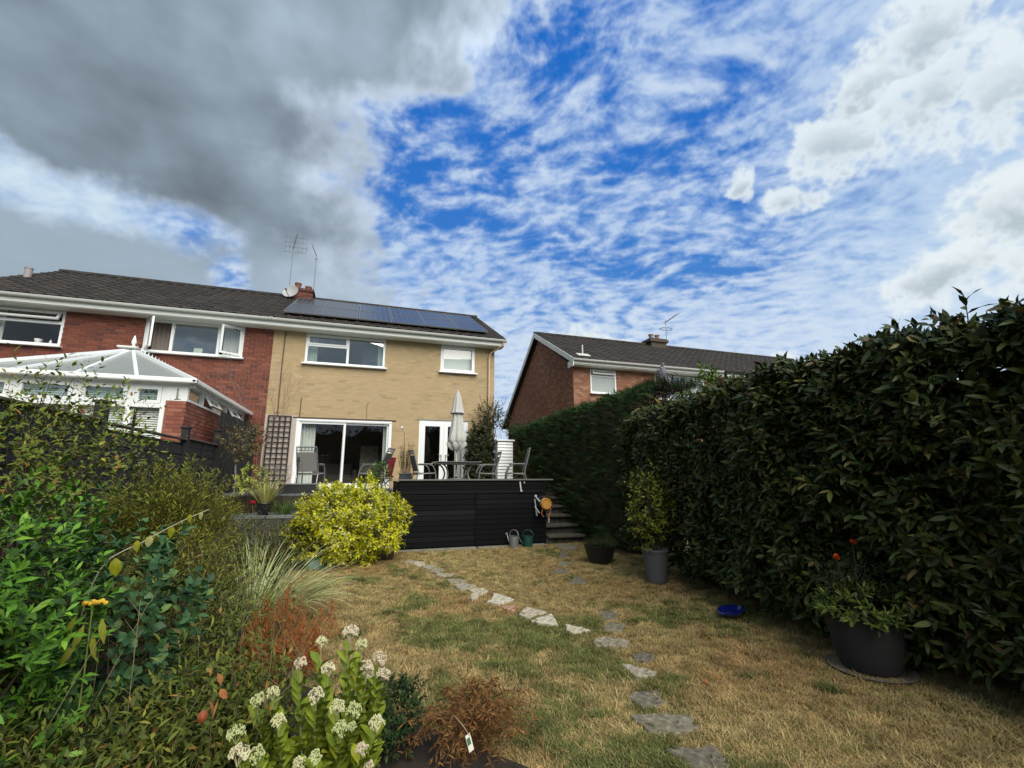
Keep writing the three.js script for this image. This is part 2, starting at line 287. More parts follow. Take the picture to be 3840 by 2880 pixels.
// frame of bars round a rectangle with inner bars; w = bar width
function frameGeo(x0, x1, y0, y1, z, w, d, mull = [], trans = []) {
  const g = [span(x0, x1, y1 - w, y1, z - d, z), span(x0, x1, y0, y0 + w, z - d, z), span(x0, x0 + w, y0 + w, y1 - w, z - d, z), span(x1 - w, x1, y0 + w, y1 - w, z - d, z)];
  for (const [x, a, b] of mull) g.push(span(x - w / 2, x + w / 2, a ?? y0 + w, b ?? y1 - w, z - d + 0.002, z - 0.002));
  for (const [y, a, b] of trans) g.push(span(a, b, y - w / 2, y + w / 2, z - d + 0.004, z - 0.004));
  return merge(g);
}
const pane = (parent, x0, x1, y0, y1, z, m = M.glass) => mesh('pane', span(x0, x1, y0, y1, z - 0.004, z), m, parent);
// an opened top-hung or side-hung casement: a small frame turned about one edge
function casement(parent, x0, x1, y0, y1, z, hinge, angle, glassMat = M.glass) {
  const w = 0.055, cx = hinge === 'left' ? x0 : hinge === 'right' ? x1 : (x0 + x1) / 2, cy = hinge === 'top' ? y1 : (y0 + y1) / 2;
  const f = mesh('casement', frameGeo(x0 - cx, x1 - cx, y0 - cy, y1 - cy, 0.02, w, 0.05), M.white, parent);
  f.position.set(cx, cy, z); if (hinge === 'top') f.rotation.x = -angle; else f.rotation.y = hinge === 'left' ? -angle : angle;
  const p = mesh('pane', span(x0 - cx + w, x1 - cx - w, y0 - cy + w, y1 - cy - w, -0.008, -0.003), glassMat, f); return f;
}
function pleats(x0, x1, y0, y1, z, n, depth = 0.04) { // a hanging curtain of folds
  const seg = n * 6, g = new THREE.PlaneGeometry(x1 - x0, y1 - y0, seg, 4), p = g.attributes.position;
  for (let i = 0; i < p.count; i++) { const u = p.getX(i) / (x1 - x0) + 0.5, v = p.getY(i) / (y1 - y0) + 0.5; p.setZ(i, Math.sin(u * n * 6.283) * depth * (0.75 + 0.25 * v) + noise2(u * 4 + x0, v * 2) * 0.02); }
  g.computeVertexNormals(); g.translate((x0 + x1) / 2, (y0 + y1) / 2, z); return g;
}
const SX = V(1, 0, 0), NZ = V(0, 0, 1), FZ = -15, FLOOR = 1.08;
const EAVE = [6.06, -14.5], RIDGE = [8.28, -18.75];

// ---------- the ground under the houses ----------
// ---------- beige house ----------
const W1 = [-1.69, 0.7, 4.87, 5.83], W2 = [2.51, 3.7, 4.9, 5.83], SLIDE = [-1.75, 1.02, 1.1, 3.16], FRENCH = [1.88, 3.5, 1.1, 3.25];
const beige = thing('semi_detached_house', 'cream painted brick house with solar panels on its roof, above the deck', 'house', [0, 0, 0]);
{
  const holes = [W1, W2, SLIDE, FRENCH], x0 = -2.6, x1 = 4.4;
  const creamBase = [0.56, 0.42, 0.23], cream = [1, 0.97, 1.03, 0.9, 0.99, 0.82].map((k, i) => [creamBase[0] * k, creamBase[1] * k * (i === 3 ? 1.02 : 1), creamBase[2] * k * (i === 4 ? 1.12 : 1)]);
  const wallMat = mat(creamBase, 0.85, { map: rep(T.grain, 1.2) });
  const wall = mesh('wall', merge([rectHoles(x0, x1, FLOOR - 0.2, 5.86, holes, 0.25, FZ - 0.008), span(x1 - 0.25, x1, FLOOR - 0.2, 5.86, -22.5, FZ - 0.262), span(x0, x1, FLOOR - 0.2, 5.86, -22.75, -22.5)]), wallMat, beige);
  brickwork(wall, V(0, 0, FZ - 0.008), SX, NZ, FLOOR - 0.2, 5.86, cutBy(x0 + 0.003, x1, holes), 'cream', cream, 0.82,
    (u, y, r) => { const n = fbm(u * 0.9, y * 1.6 + 4, 3), lower = fbm(u * 2.2 + 8, y * 5, 3); return lower > 0.3 && r() < 0.5 ? 5 : n > 0.25 && r() < 0.4 ? 3 : r() < 0.3 ? 1 : r() < 0.25 ? 2 : r() < 0.2 ? 4 : 0; },
    300, b => Math.hypot(b.u - 0.9, (b.y - 4) * 2), 11, 0.004);
  const gable = (() => { const s = new THREE.Shape(); s.moveTo(14.75, 5.86); s.lineTo(18.75, 8.0); s.lineTo(22.75, 5.86); s.closePath(); const g = new THREE.ExtrudeGeometry(s, { depth: 0.22, bevelEnabled: false }); g.rotateY(Math.PI / 2); g.translate(x1 - 0.24, 0, 0); return g; })();
  mesh('gable_wall', gable, wallMat, beige);
  mesh('rendered_strip', merge([span(-2.598, -1.752, 1.0, 3.24, FZ - 0.005, FZ + 0.006)]), mat([0.6, 0.52, 0.45], 0.9, { map: rep(T.grain, 1.5) }), beige);
  mesh('lintel', merge([span(-1.86, 1.14, 3.162, 3.2, FZ - 0.02, FZ + 0.012)]), mat([0.07, 0.035, 0.028], 0.7), beige);
  mesh('lintel', span(1.8, 3.58, 3.252, 3.29, FZ - 0.02, FZ + 0.01), mat([0.3, 0.26, 0.2], 0.8), beige);
  // floors, party walls, ceilings of the rooms behind the windows
  mesh('room_shell', merge([span(x0, x1 - 0.25, FLOOR - 0.2, FLOOR, -22.5, FZ - 0.26), span(x0 + 0.02, x0 + 0.2, FLOOR, 5.85, -22.5, FZ - 0.262), span(1.45, 1.57, FLOOR, 3.42, -22.5, FZ - 0.262), span(x0 + 0.2, x1 - 0.25, FLOOR, 5.85, -19.7, -19.5), span(x0 + 0.2, x1 - 0.25, 3.42, 3.66, -19.5, FZ - 0.262), span(x0 + 0.2, x1 - 0.25, 5.86, 6.0, -22.5, FZ - 0.02), span(1.5, 1.6, 3.66, 5.85, -19.5, FZ - 0.262)]), M.room, beige);
  mesh('floor_covering', span(x0 + 0.2, x1 - 0.25, FLOOR, FLOOR + 0.012, -19.5, FZ - 0.26), M.roomFloor, beige);
  // upper window with a top light over its smaller pane
  const z = FZ - 0.05;
  const w1 = mesh('window', frameGeo(W1[0], W1[1], W1[2], W1[3], z + 0.02, 0.07, 0.08, [[-0.45]], [[5.47, -1.62, -0.485]]), M.white, beige);
  pane(w1, -1.62, -0.485, 5.505, 5.76, z - 0.02, M.coatedGlass); pane(w1, -1.62, -0.485, 4.94, 5.435, z - 0.02, M.coatedGlass); pane(w1, -0.415, 0.63, 4.94, 5.76, z - 0.02, M.coatedGlass);
  mesh('top_light_frame', frameGeo(-1.635, -0.47, 5.49, 5.775, z + 0.035, 0.045, 0.04), M.white, w1);
  mesh('sill', rbox(W1[1] - W1[0] + 0.14, 0.045, 0.16, 0.012, (W1[0] + W1[1]) / 2, W1[2] - 0.02, FZ + 0.05), M.white, w1);
  const w2 = mesh('window', frameGeo(W2[0], W2[1], W2[2], W2[3], z + 0.02, 0.07, 0.08), M.white, beige);
  mesh('inner_frame', frameGeo(W2[0] + 0.06, W2[1] - 0.06, W2[2] + 0.06, W2[3] - 0.06, z + 0.035, 0.05, 0.04), M.white, w2);
  pane(w2, W2[0] + 0.1, W2[1] - 0.1, W2[2] + 0.1, W2[3] - 0.1, z - 0.02);
  mesh('sill', rbox(W2[1] - W2[0] + 0.14, 0.045, 0.16, 0.012, (W2[0] + W2[1]) / 2, W2[2] - 0.02, FZ + 0.05), M.white, w2);
  // sliding patio door
  const sd = mesh('sliding_door', merge([frameGeo(SLIDE[0], SLIDE[1], SLIDE[2], SLIDE[3], FZ + 0.0, 0.085, 0.14), frameGeo(SLIDE[0] + 0.085, -0.35, 1.185, 3.075, FZ - 0.03, 0.06, 0.05), frameGeo(-0.43, SLIDE[1] - 0.085, 1.185, 3.075, FZ - 0.085, 0.06, 0.045), span(SLIDE[0], SLIDE[1], 3.1, 3.13, FZ, FZ + 0.012)]), M.white, beige);
  pane(sd, -1.605, -0.41, 1.245, 3.015, FZ - 0.05); pane(sd, -0.37, 0.875, 1.245, 3.015, FZ - 0.105);
  mesh('handle', merge([rbox(0.03, 0.2, 0.04, 0.01, 0.905, 2.1, FZ - 0.062)]), M.whiteDull, sd);
  mesh('threshold', span(SLIDE[0] - 0.05, SLIDE[1] + 0.05, FLOOR + 0.004, 1.1, FZ - 0.2, FZ + 0.1), M.whiteDull, sd);
  // French doors
  const fd = mesh('french_door', merge([frameGeo(FRENCH[0], FRENCH[1], FRENCH[2], FRENCH[3], FZ - 0.02, 0.07, 0.1), frameGeo(FRENCH[0] + 0.07, 2.688, 1.12, 3.18, FZ - 0.01, 0.125, 0.06), frameGeo(2.692, FRENCH[1] - 0.07, 1.12, 3.18, FZ - 0.01, 0.125, 0.06)]), M.white, beige);
  pane(fd, 2.06, 2.57, 1.24, 3.06, FZ - 0.04); pane(fd, 2.81, 3.31, 1.24, 3.06, FZ - 0.04);
  for (const s of [-1, 1]) mesh('handle', merge([rbox(0.028, 0.2, 0.02, 0.008, 2.69 + s * 0.07, 2.05, FZ), rbox(0.11, 0.022, 0.022, 0.008, 2.69 + s * 0.11, 2.12, FZ + 0.035)]), M.alu, fd);
  // roof
  const roof = mesh('roof', (() => { const a = [], e = EAVE, r = RIDGE, xa = -2.6, xb = 4.66; const s = new THREE.Shape(); s.moveTo(-e[1], e[0]); s.lineTo(-r[1], r[0]); s.lineTo(-r[1] * 2 + e[1], e[0]); s.lineTo(-r[1] * 2 + e[1], e[0] - 0.06); s.lineTo(-r[1], r[0] - 0.09); s.lineTo(-e[1], e[0] - 0.06); s.closePath(); const g = new THREE.ExtrudeGeometry(s, { depth: xb - xa - 0.04, bevelEnabled: false }); g.rotateY(Math.PI / 2); g.translate(xa, 0, 0); return g; })(), mat([0.03, 0.025, 0.022], 0.9), beige);
  slopeTiles(roof, -2.6, 4.66, EAVE, RIDGE, 220, t => t.k < 2 ? t.k * 100 + Math.abs(t.p.x) : t.p.x > 3.9 ? 200 + t.k : t.p.x < -2.2 ? 250 + t.k : 400 + t.k, 21);
  for (let i = 0; i < 16; i++) { const m = mesh('ridge_tile', new THREE.CylinderGeometry(0.12, 0.125, 0.46, 10, 1, false, 0, Math.PI), tileMats[i % 4], roof); m.rotation.set(0, 0, Math.PI / 2); m.rotation.order = 'XYZ'; m.position.set(-2.4 + i * 0.455, RIDGE[0] - 0.01, RIDGE[1]); }
  mesh('verge', merge([bar(V(4.67, EAVE[0] - 0.04, EAVE[1]), V(4.67, RIDGE[0] - 0.02, RIDGE[1]), 0.03, 0.13)]), mat([0.3, 0.29, 0.27], 0.7), beige);
  mesh('fascia', span(-2.6, 4.62, 5.86, 6.03, -14.6, -14.575), M.whiteDull, beige);
  mesh('soffit', span(-2.6, 4.6, 5.84, 5.858, FZ + 0.002, -14.602), M.whiteDull, beige);
  mesh('end_board', span(4.44, 4.62, 5.84, 6.05, FZ, -14.604), M.whiteDull, beige);
}
// half-round gutter along x
function gutterGeo(x0, x1, y, z, r = 0.065) { return merge([r, r - 0.006].map(k => new THREE.CylinderGeometry(k, k, x1 - x0, 14, 1, true, Math.PI, Math.PI).rotateZ(Math.PI / 2))).translate((x0 + x1) / 2, y, z); }
function gutter(parent, x0, x1, y, z) {
  const g = mesh('gutter', merge([gutterGeo(x0, x1, y, z), span(x0, x1, y - 0.006, y + 0.006, z + 0.06, z + 0.072), new THREE.CylinderGeometry(0.066, 0.066, 0.01, 14).rotateZ(Math.PI / 2).translate(x0, y - 0.01, z), new THREE.CylinderGeometry(0.066, 0.066, 0.01, 14).rotateZ(Math.PI / 2).translate(x1, y - 0.01, z)]), M.whiteDull, parent);
  for (let x = x0 + 0.4; x < x1; x += 0.95) mesh('bracket', new THREE.TorusGeometry(0.071, 0.006, 5, 12, Math.PI).rotateY(Math.PI / 2).rotateX(Math.PI).translate(x, y, z), M.whiteDull, g);
  return g;
}
gutter(beige, -2.6, 4.66, 6.045, -14.5);
{
  const beigePipe = mat([0.52, 0.4, 0.24], 0.6);
  mesh('downpipe', merge([tube([V(4.58, 5.98, -14.5), V(4.55, 5.86, -14.55), V(4.25, 5.66, -14.9), V(4.19, 5.5, -14.94)], 0.036, 0.036, 8, 12), rod(V(4.19, 5.5, -14.94), V(4.19, 1.2, -14.94), 0.034, 10), ...[5.3, 3.9, 2.4].map(y => new THREE.CylinderGeometry(0.042, 0.042, 0.05, 10).translate(4.19, y, -14.94))]), beigePipe, beige);
  mesh('cable', merge([tube([V(-2.28, 5.84, -14.985), V(-2.29, 4.6, -14.984), V(-2.28, 3.22, -14.985)], 0.016, 0.016, 5), tube([V(-1.67, 3.78, -14.986), V(-1.68, 3.22, -14.986)], 0.012, 0.012, 5)]), mat([0.1, 0.08, 0.05], 0.7), beige);
  mesh('wall_wire', merge([tube([V(0.28, 3.74, -14.988), V(0.24, 3.7, -14.988), V(0.24, 3.22, -14.988)], 0.006, 0.006, 4)]), mat([0.15, 0.12, 0.08], 0.7), beige);
}
// chimney on the party line
{
  const cm = mat([0.12, 0.05, 0.035], 0.9, { map: T.grain });
  const ch = mesh('chimney', merge([span(-2.78, -1.98, 7.6, 8.5, -18.95, -18.35), span(-2.83, -1.93, 8.44, 8.51, -19.0, -18.3), span(-2.8, -1.96, 8.512, 8.56, -18.97, -18.33)]), cm, beige);
  brickwork(ch, V(0, 0, -18.35), SX, NZ, 7.7, 8.43, cutBy(-2.78, -1.98, []), 'chim', [[0.2, 0.07, 0.045], [0.15, 0.055, 0.04], [0.24, 0.09, 0.06]], 0.9, (u, y, r) => (r() * 3) | 0, 40, b => b.y, 15);
  for (const [x, h] of [[-2.56, 0.3], [-2.18, 0.2]]) mesh('chimney_pot', lathe([[0.0, 0], [0.14, 0], [0.12, 0.05], [0.105, h - 0.06], [0.125, h - 0.05], [0.13, h], [0.1, h], [0.09, h - 0.1]], 16).translate(x, 8.555, -18.65), mat([0.26, 0.09, 0.05], 0.8, { map: T.grain }), ch);
}
// ---------- red brick house ----------
const red = thing('semi_detached_house', 'red brick house with open windows behind the white conservatory', 'house');
const R1 = [-9.3, -7.66, 4.85, 5.85], R2 = [-5.86, -3.38, 4.88, 5.85];
{
  const holes = [R1, R2], x0 = -9.65, x1 = -2.6, mortar = mat([0.44, 0.34, 0.27], 0.95, { map: T.grain });
  const reds = [[0.22, 0.06, 0.034], [0.26, 0.076, 0.042], [0.18, 0.052, 0.034], [0.31, 0.105, 0.06], [0.13, 0.045, 0.033]];
  const wall = mesh('wall', merge([rectHoles(x0, x1, 0.88, 5.86, holes, 0.25, FZ - 0.008), span(x0, x0 + 0.25, 0.88, 5.86, -22.5, FZ - 0.262), span(x0, x1, 0.88, 5.86, -22.75, -22.5)]), mortar, red);
  brickwork(wall, V(0, 0, FZ - 0.008), SX, NZ, 0.88, 5.86, cutBy(x0, x1, holes), 'red', reds, 0.85, (u, y, r) => { const k = r(); return k < 0.34 ? 0 : k < 0.62 ? 1 : k < 0.8 ? 2 : k < 0.92 ? 3 : 4; }, 300, b => Math.hypot(b.u + 4.6, (b.y - 4.9) * 2), 31);
  const s = new THREE.Shape(); s.moveTo(14.75, 5.86); s.lineTo(18.75, 8.0); s.lineTo(22.75, 5.86); s.closePath(); const gg = new THREE.ExtrudeGeometry(s, { depth: 0.22, bevelEnabled: false }); gg.rotateY(Math.PI / 2); gg.translate(x0 + 0.01, 0, 0);
  mesh('gable_wall', gg, mortar, red);
  mesh('room_shell', merge([span(x0 + 0.25, x1, 0.9, 1.08, -22.5, FZ - 0.26), span(x0 + 0.25, x1, 3.42, 3.66, -19.5, FZ - 0.262), span(x0 + 0.25, x1, 5.86, 6.0, -22.5, FZ - 0.02), span(x0 + 0.25, x1, 1.08, 5.85, -19.7, -19.5), span(-6.8, -6.7, 3.66, 5.85, -19.5, FZ - 0.262)]), M.room, red);
  const z = FZ - 0.05;
  const a = mesh('window', frameGeo(R1[0], R1[1], R1[2], R1[3], z + 0.02, 0.075, 0.08, [], [[5.5, -9.22, -7.735]]), M.white, red);
  pane(a, -9.22, -7.735, 4.925, 5.46, z - 0.02); casement(a, -9.2, -7.755, 5.53, 5.8, z + 0.03, 'top', 0.5);
  mesh('sill', rbox(1.76, 0.05, 0.16, 0.012, -8.48, 4.83, FZ + 0.05), M.white, a);
  const b = mesh('window', frameGeo(R2[0], R2[1], R2[2], R2[3], z + 0.02, 0.07, 0.08, [[-5.2], [-4.04]]), M.white, red);
  pane(b, -5.165, -4.075, 4.95, 5.78, z - 0.02, M.coatedGlass);
  casement(b, -5.8, -5.23, 4.94, 5.79, z + 0.03, 'left', 1.05); casement(b, -4.01, -3.44, 4.94, 5.79, z + 0.03, 'right', 0.62);
  mesh('sill', rbox(2.6, 0.05, 0.16, 0.012, -4.62, 4.86, FZ + 0.05), M.white, b);
  const roof = mesh('roof', (() => { const e = EAVE, r = RIDGE, s = new THREE.Shape(); s.moveTo(-e[1], e[0]); s.lineTo(-r[1], r[0]); s.lineTo(-r[1] * 2 + e[1], e[0]); s.lineTo(-r[1] * 2 + e[1], e[0] - 0.06); s.lineTo(-r[1], r[0] - 0.09); s.lineTo(-e[1], e[0] - 0.06); s.closePath(); const g = new THREE.ExtrudeGeometry(s, { depth: 7.3, bevelEnabled: false }); g.rotateY(Math.PI / 2); g.translate(-9.93, 0, 0); return g; })(), mat([0.03, 0.025, 0.022], 0.9), red);
  slopeTiles(roof, -9.95, -2.6, EAVE, RIDGE, 300, t => Math.hypot(t.p.x + 5, (t.k - 7) * 0.25), 23);
  for (let i = 0; i < 16; i++) { const m = mesh('ridge_tile', new THREE.CylinderGeometry(0.12, 0.125, 0.46, 10, 1, false, 0, Math.PI), tileMats[(i * 3) % 4], roof); m.rotation.set(0, 0, Math.PI / 2); m.position.set(-9.72 + i * 0.455, RIDGE[0] - 0.01, RIDGE[1]); }
  mesh('fascia', span(-9.93, -2.602, 5.86, 6.03, -14.6, -14.575), M.whiteDull, red);
  mesh('soffit', span(-9.9, -2.602, 5.84, 5.858, FZ + 0.002, -14.602), M.whiteDull, red);
  gutter(red, -9.95, -2.63, 6.045, -14.5);
  mesh('vent_pipe', merge([rod(V(-9.72, 7.1, -16.9), V(-9.72, 7.62, -16.9), 0.09, 12), new THREE.CylinderGeometry(0.1, 0.1, 0.04, 12).translate(-9.72, 7.62, -16.9)]), mat([0.3, 0.27, 0.26], 0.7), red);
}
// ---------- neighbouring house beyond the hedges ----------
const far = thing('semi_detached_house', 'orange brick house with a gable end, half hidden behind the hedges', 'house');
{
  const z0 = -16, x0 = 7.94, x1 = 24, holes = [[8.69, 9.89, 4.69, 5.68], [11.75, 14.31, 4.6, 5.68]];
  const mortar = mat([0.34, 0.26, 0.19], 0.95, { map: T.grain });
  const oranges = [[0.38, 0.165, 0.09], [0.42, 0.21, 0.12], [0.32, 0.14, 0.085], [0.45, 0.26, 0.16], [0.26, 0.13, 0.085]];
  const wall = mesh('wall', merge([rectHoles(x0, x1, 0.9, 5.72, holes, 0.25, z0 - 0.008), span(x1 - 0.25, x1, 0.9, 5.72, -23.4, z0 - 0.262), span(x0 + 0.3, x1, 0.9, 4.3, -23.7, -23.4)]), mortar, far);
  brickwork(wall, V(0, 0, z0 - 0.008), SX, NZ, 0.9, 5.72, cutBy(x0, x1, holes), 'far', oranges, 0.88, (u, y, r) => { const k = r(); return k < 0.36 ? 0 : k < 0.6 ? 1 : k < 0.8 ? 2 : k < 0.93 ? 3 : 4; }, 120, b => Math.hypot(b.u - 9.6, (b.y - 5) * 2), 41);
  const A = [-15.9, 5.72], B = [-19.62, 7.86], C = [-24.2, 4.42];
  const s = new THREE.Shape(); s.moveTo(16.01, 0.9); s.lineTo(16.01, 5.72); s.lineTo(19.62, 7.86); s.lineTo(24.2, 4.42); s.lineTo(24.2, 0.9); s.closePath();
  const gg = new THREE.ExtrudeGeometry(s, { depth: 0.25, bevelEnabled: false }); gg.rotateY(Math.PI / 2); gg.translate(x0 + 0.008, 0, 0);
  const gable = mesh('gable_wall', gg, mortar, far);
  // the gable faces -x; its horizontal direction is -z
  brickwork(gable, V(x0 + 0.008, 0, 0), V(0, 0, 1), V(-1, 0, 0), 1.6, 7.84, y => { const a = y < 5.7 ? -16.0 : -16.01 - (y - 5.72) / (7.86 - 5.72) * 3.61, b = y < 4.42 ? -24.2 : -24.2 + (y - 4.42) / (7.86 - 4.42) * 4.58; return a - b > 0.1 ? [[b, a]] : []; }, 'far', oranges, 0.88, (u, y, r) => { const k = r() + fbm(u * 0.4, y * 0.5, 2) * 0.3; return k < 0.3 ? 2 : k < 0.55 ? 0 : k < 0.75 ? 4 : k < 0.95 ? 1 : 3; }, 180, b => Math.hypot(b.u + 18.5, b.y - 5.6), 43);
  mesh('room_shell', merge([span(x0 + 0.26, x1 - 0.25, 3.0, 3.2, -23.4, z0 - 0.262), span(x0 + 0.26, x1 - 0.25, 3.2, 5.7, -19.2, -19), span(x0 + 0.26, x1, 5.73, 5.8, -21.5, z0 - 0.02), span(10.9, 11, 3.2, 5.7, -19, z0 - 0.262)]), M.room, far);
  const z = z0 - 0.05;
  const a = mesh('window', frameGeo(8.69, 9.89, 4.69, 5.68, z + 0.02, 0.07, 0.08, [], [[5.42, 8.76, 9.82]]), M.white, far);
  pane(a, 8.76, 9.82, 4.76, 5.385, z - 0.02, M.frosted); casement(a, 8.77, 9.81, 5.44, 5.65, z + 0.03, 'top', 0.55);
  mesh('sill', rbox(1.3, 0.05, 0.16, 0.012, 9.29, 4.67, z0 + 0.05), M.white, a);
  const b = mesh('window', frameGeo(11.75, 14.31, 4.6, 5.68, z + 0.02, 0.07, 0.08, [[12.5], [13.6]], [[5.45, 11.82, 12.465], [5.45, 13.635, 14.24]]), M.white, far);
  pane(b, 11.82, 12.465, 4.67, 5.41, z - 0.02); pane(b, 12.535, 13.565, 4.67, 5.61, z - 0.02, M.coatedGlass); pane(b, 13.635, 14.24, 4.67, 5.41, z - 0.02);
  casement(b, 11.83, 12.45, 5.47, 5.65, z + 0.03, 'top', 0.4); casement(b, 13.65, 14.23, 5.47, 5.65, z + 0.03, 'top', 0.4);
  mesh('sill', rbox(2.66, 0.05, 0.16, 0.012, 13.03, 4.58, z0 + 0.05), M.white, b);
  const e = [5.9, -15.5], r = [8.12, -19.62], k = [4.1, -24.75];
  const sh = new THREE.Shape(); sh.moveTo(-e[1], e[0]); sh.lineTo(-r[1], r[0]); sh.lineTo(-k[1], k[0]); sh.lineTo(-k[1], k[0] - 0.08); sh.lineTo(-r[1], r[0] - 0.1); sh.lineTo(-e[1], e[0] - 0.06); sh.closePath();
  const rg = new THREE.ExtrudeGeometry(sh, { depth: 16.4, bevelEnabled: false }); rg.rotateY(Math.PI / 2); rg.translate(7.74, 0, 0);
  const roof = mesh('roof', rg, mat([0.03, 0.025, 0.022], 0.9), far);
  slopeTiles(roof, 7.72, 24.2, e, r, 300, t => Math.hypot(t.p.x - 11, (t.k - 6) * 0.3), 47);
  for (let i = 0; i < 36; i++) { const m = mesh('ridge_tile', new THREE.CylinderGeometry(0.12, 0.125, 0.46, 10, 1, false, 0, Math.PI), tileMats[(i * 3) % 4], roof); m.rotation.set(0, 0, Math.PI / 2); m.position.set(7.95 + i * 0.455, r[0] - 0.01, r[1]); }
  mesh('bargeboard', merge([bar(V(7.71, e[0] - 0.08, e[1] + 0.02), V(7.71, r[0] - 0.08, r[1]), 0.03, 0.2), bar(V(7.712, r[0] - 0.08, r[1]), V(7.712, k[0] - 0.04, k[1]), 0.03, 0.2), span(7.7, 7.73, 5.62, 5.86, -15.98, -15.5)]), M.whiteDull, far);
  mesh('fascia', span(7.74, 16.5, 5.74, 5.89, -15.6, -15.575), M.whiteDull, far);
  mesh('soffit', span(7.74, 24, 5.705, 5.72, z0 + 0.004, -15.602), M.whiteDull, far);
  gutter(far, 7.74, 14.9, 5.9, -15.49);
  // flat vent near the verge, with its upright pipe
  mesh('roof_vent', merge([rbox(0.55, 0.05, 0.3, 0.02, 8.35, 6.2, -15.9, [0.5, 0, 0]), rod(V(8.35, 6.2, -15.95), V(8.35, 6.62, -15.95), 0.03, 8)]), mat([0.55, 0.54, 0.5], 0.6), far);
  const ch = mesh('chimney', merge([span(14.05, 14.95, 7.6, 8.32, -20, -19.25), span(13.94, 15.06, 8.24, 8.38, -20.08, -19.17), span(14.02, 14.98, 8.382, 8.44, -20.02, -19.23)]), mat([0.1, 0.075, 0.055], 0.9, { map: T.grain }), far);
  for (const x of [14.3, 14.68]) mesh('chimney_pot', lathe([[0, 0], [0.13, 0], [0.11, 0.05], [0.1, 0.22], [0.14, 0.25], [0.14, 0.3], [0.09, 0.3]], 14).translate(x, 8.435, -19.6), mat([0.34, 0.25, 0.17], 0.85, { map: T.grain }), ch);
}
// ---------- ground, patio, steps ----------
const lawnTone = (x, z) => { // 0 straw .. 1 green, and a rusty share; stains of dry and living grass
  const n = fbm(x * 0.55 + 3, z * 0.55 + 7, 4, 0.55), m = fbm(x * 2.1 + 30, z * 2.1, 3, 0.6);
  const g = clamp(0.2 + n * 0.85 + m * 0.55 + 0.3 * Math.exp(-(((x - 1.1) / 1.1) ** 2 + ((z + 3.9) / 1.3) ** 2)) + 0.25 * Math.exp(-(((x - 1.9) / 0.5) ** 2 + ((z + 3.1) / 0.9) ** 2)));
  const rust = clamp(0.3 + fbm(x * 0.8 - 11, z * 0.8 + 2, 3) * 1.1);
  return [sstep(0.34, 0.78, g), rust];
};
const STRAW = [0.36, 0.265, 0.1], RUST = [0.32, 0.19, 0.066], GREEN = [0.115, 0.125, 0.036];
const lawnTex = dataTex(2048, (u, v) => {
  const x = u * 9 - 3, z = -v * 13 + 3, [g, rr] = lawnTone(x, z), f = 0.75 + noise2(x * 60, z * 60) * 0.4 + noise2(x * 130, z * 130) * 0.35 + (rT() - 0.5) * 0.3;
  const c = mix3(mix3(STRAW, RUST, rr), GREEN, g * 0.85), k = 0.8 * f; return c.map(q => Math.pow(clamp(q * k, 0.004, 1), 1 / 2.2));
});
structure('ground', (() => { const g = new THREE.PlaneGeometry(600, 600); g.rotateX(-Math.PI / 2); g.translate(0, -0.06, 0); return g; })(), mat([0.12, 0.11, 0.05], 0.95));
structure('lawn', (() => { const g = new THREE.PlaneGeometry(9, 13, 90, 130); g.rotateX(-Math.PI / 2); g.translate(1.5, 0, -3.5); const p = g.attributes.position, uv = g.attributes.uv; for (let i = 0; i < p.count; i++) { const x = p.getX(i), z = p.getZ(i); p.setY(i, fbm(x * 0.7, z * 0.7, 3) * 0.02 - 0.004); uv.setXY(i, (x + 3) / 9, (3 - z) / 13); } g.computeVertexNormals(); return g; })(), (() => { lawnTex.wrapS = lawnTex.wrapT = THREE.ClampToEdgeWrapping; return phys([1, 1, 1], 0.95, { map: lawnTex, specularIntensity: 0.2 }); })());
const groundY = (x, z) => fbm(x * 0.7, z * 0.7, 3) * 0.02 - 0.004;
structure('upper_ground', merge([span(-60, 0.84, -0.05, 1.05, -60, -11.0), span(0.84, 4.05, -0.05, 0.9, -60, -15.05), span(4.05, 60, -0.05, 1.05, -60, -11.2)]), M.soil);
// bed of soil along the fence, rising towards it
structure('soil_bed', (() => {
  const pts = [[-2.78, 2.5], [1.6, 2.5], [1.35, -1.6], [0.95, -2.5], [0.35, -3.25], [-0.35, -4.0], [-0.75, -5.0], [-0.95, -6.4], [-0.85, -8.3], [0.75, -8.9], [0.84, -9.8], [-2.78, -9.8]];
  const s = new THREE.Shape(pts.map(p => new THREE.Vector2(p[0], -p[1]))), g = new THREE.ShapeGeometry(s), pos = g.attributes.position; g.rotateX(-Math.PI / 2); for (let i = 0; i < pos.count; i++) pos.setY(i, pos.getX(i) < -2.5 ? 0.3 : 0.03); g.computeVertexNormals(); return g;
})(), M.soil);
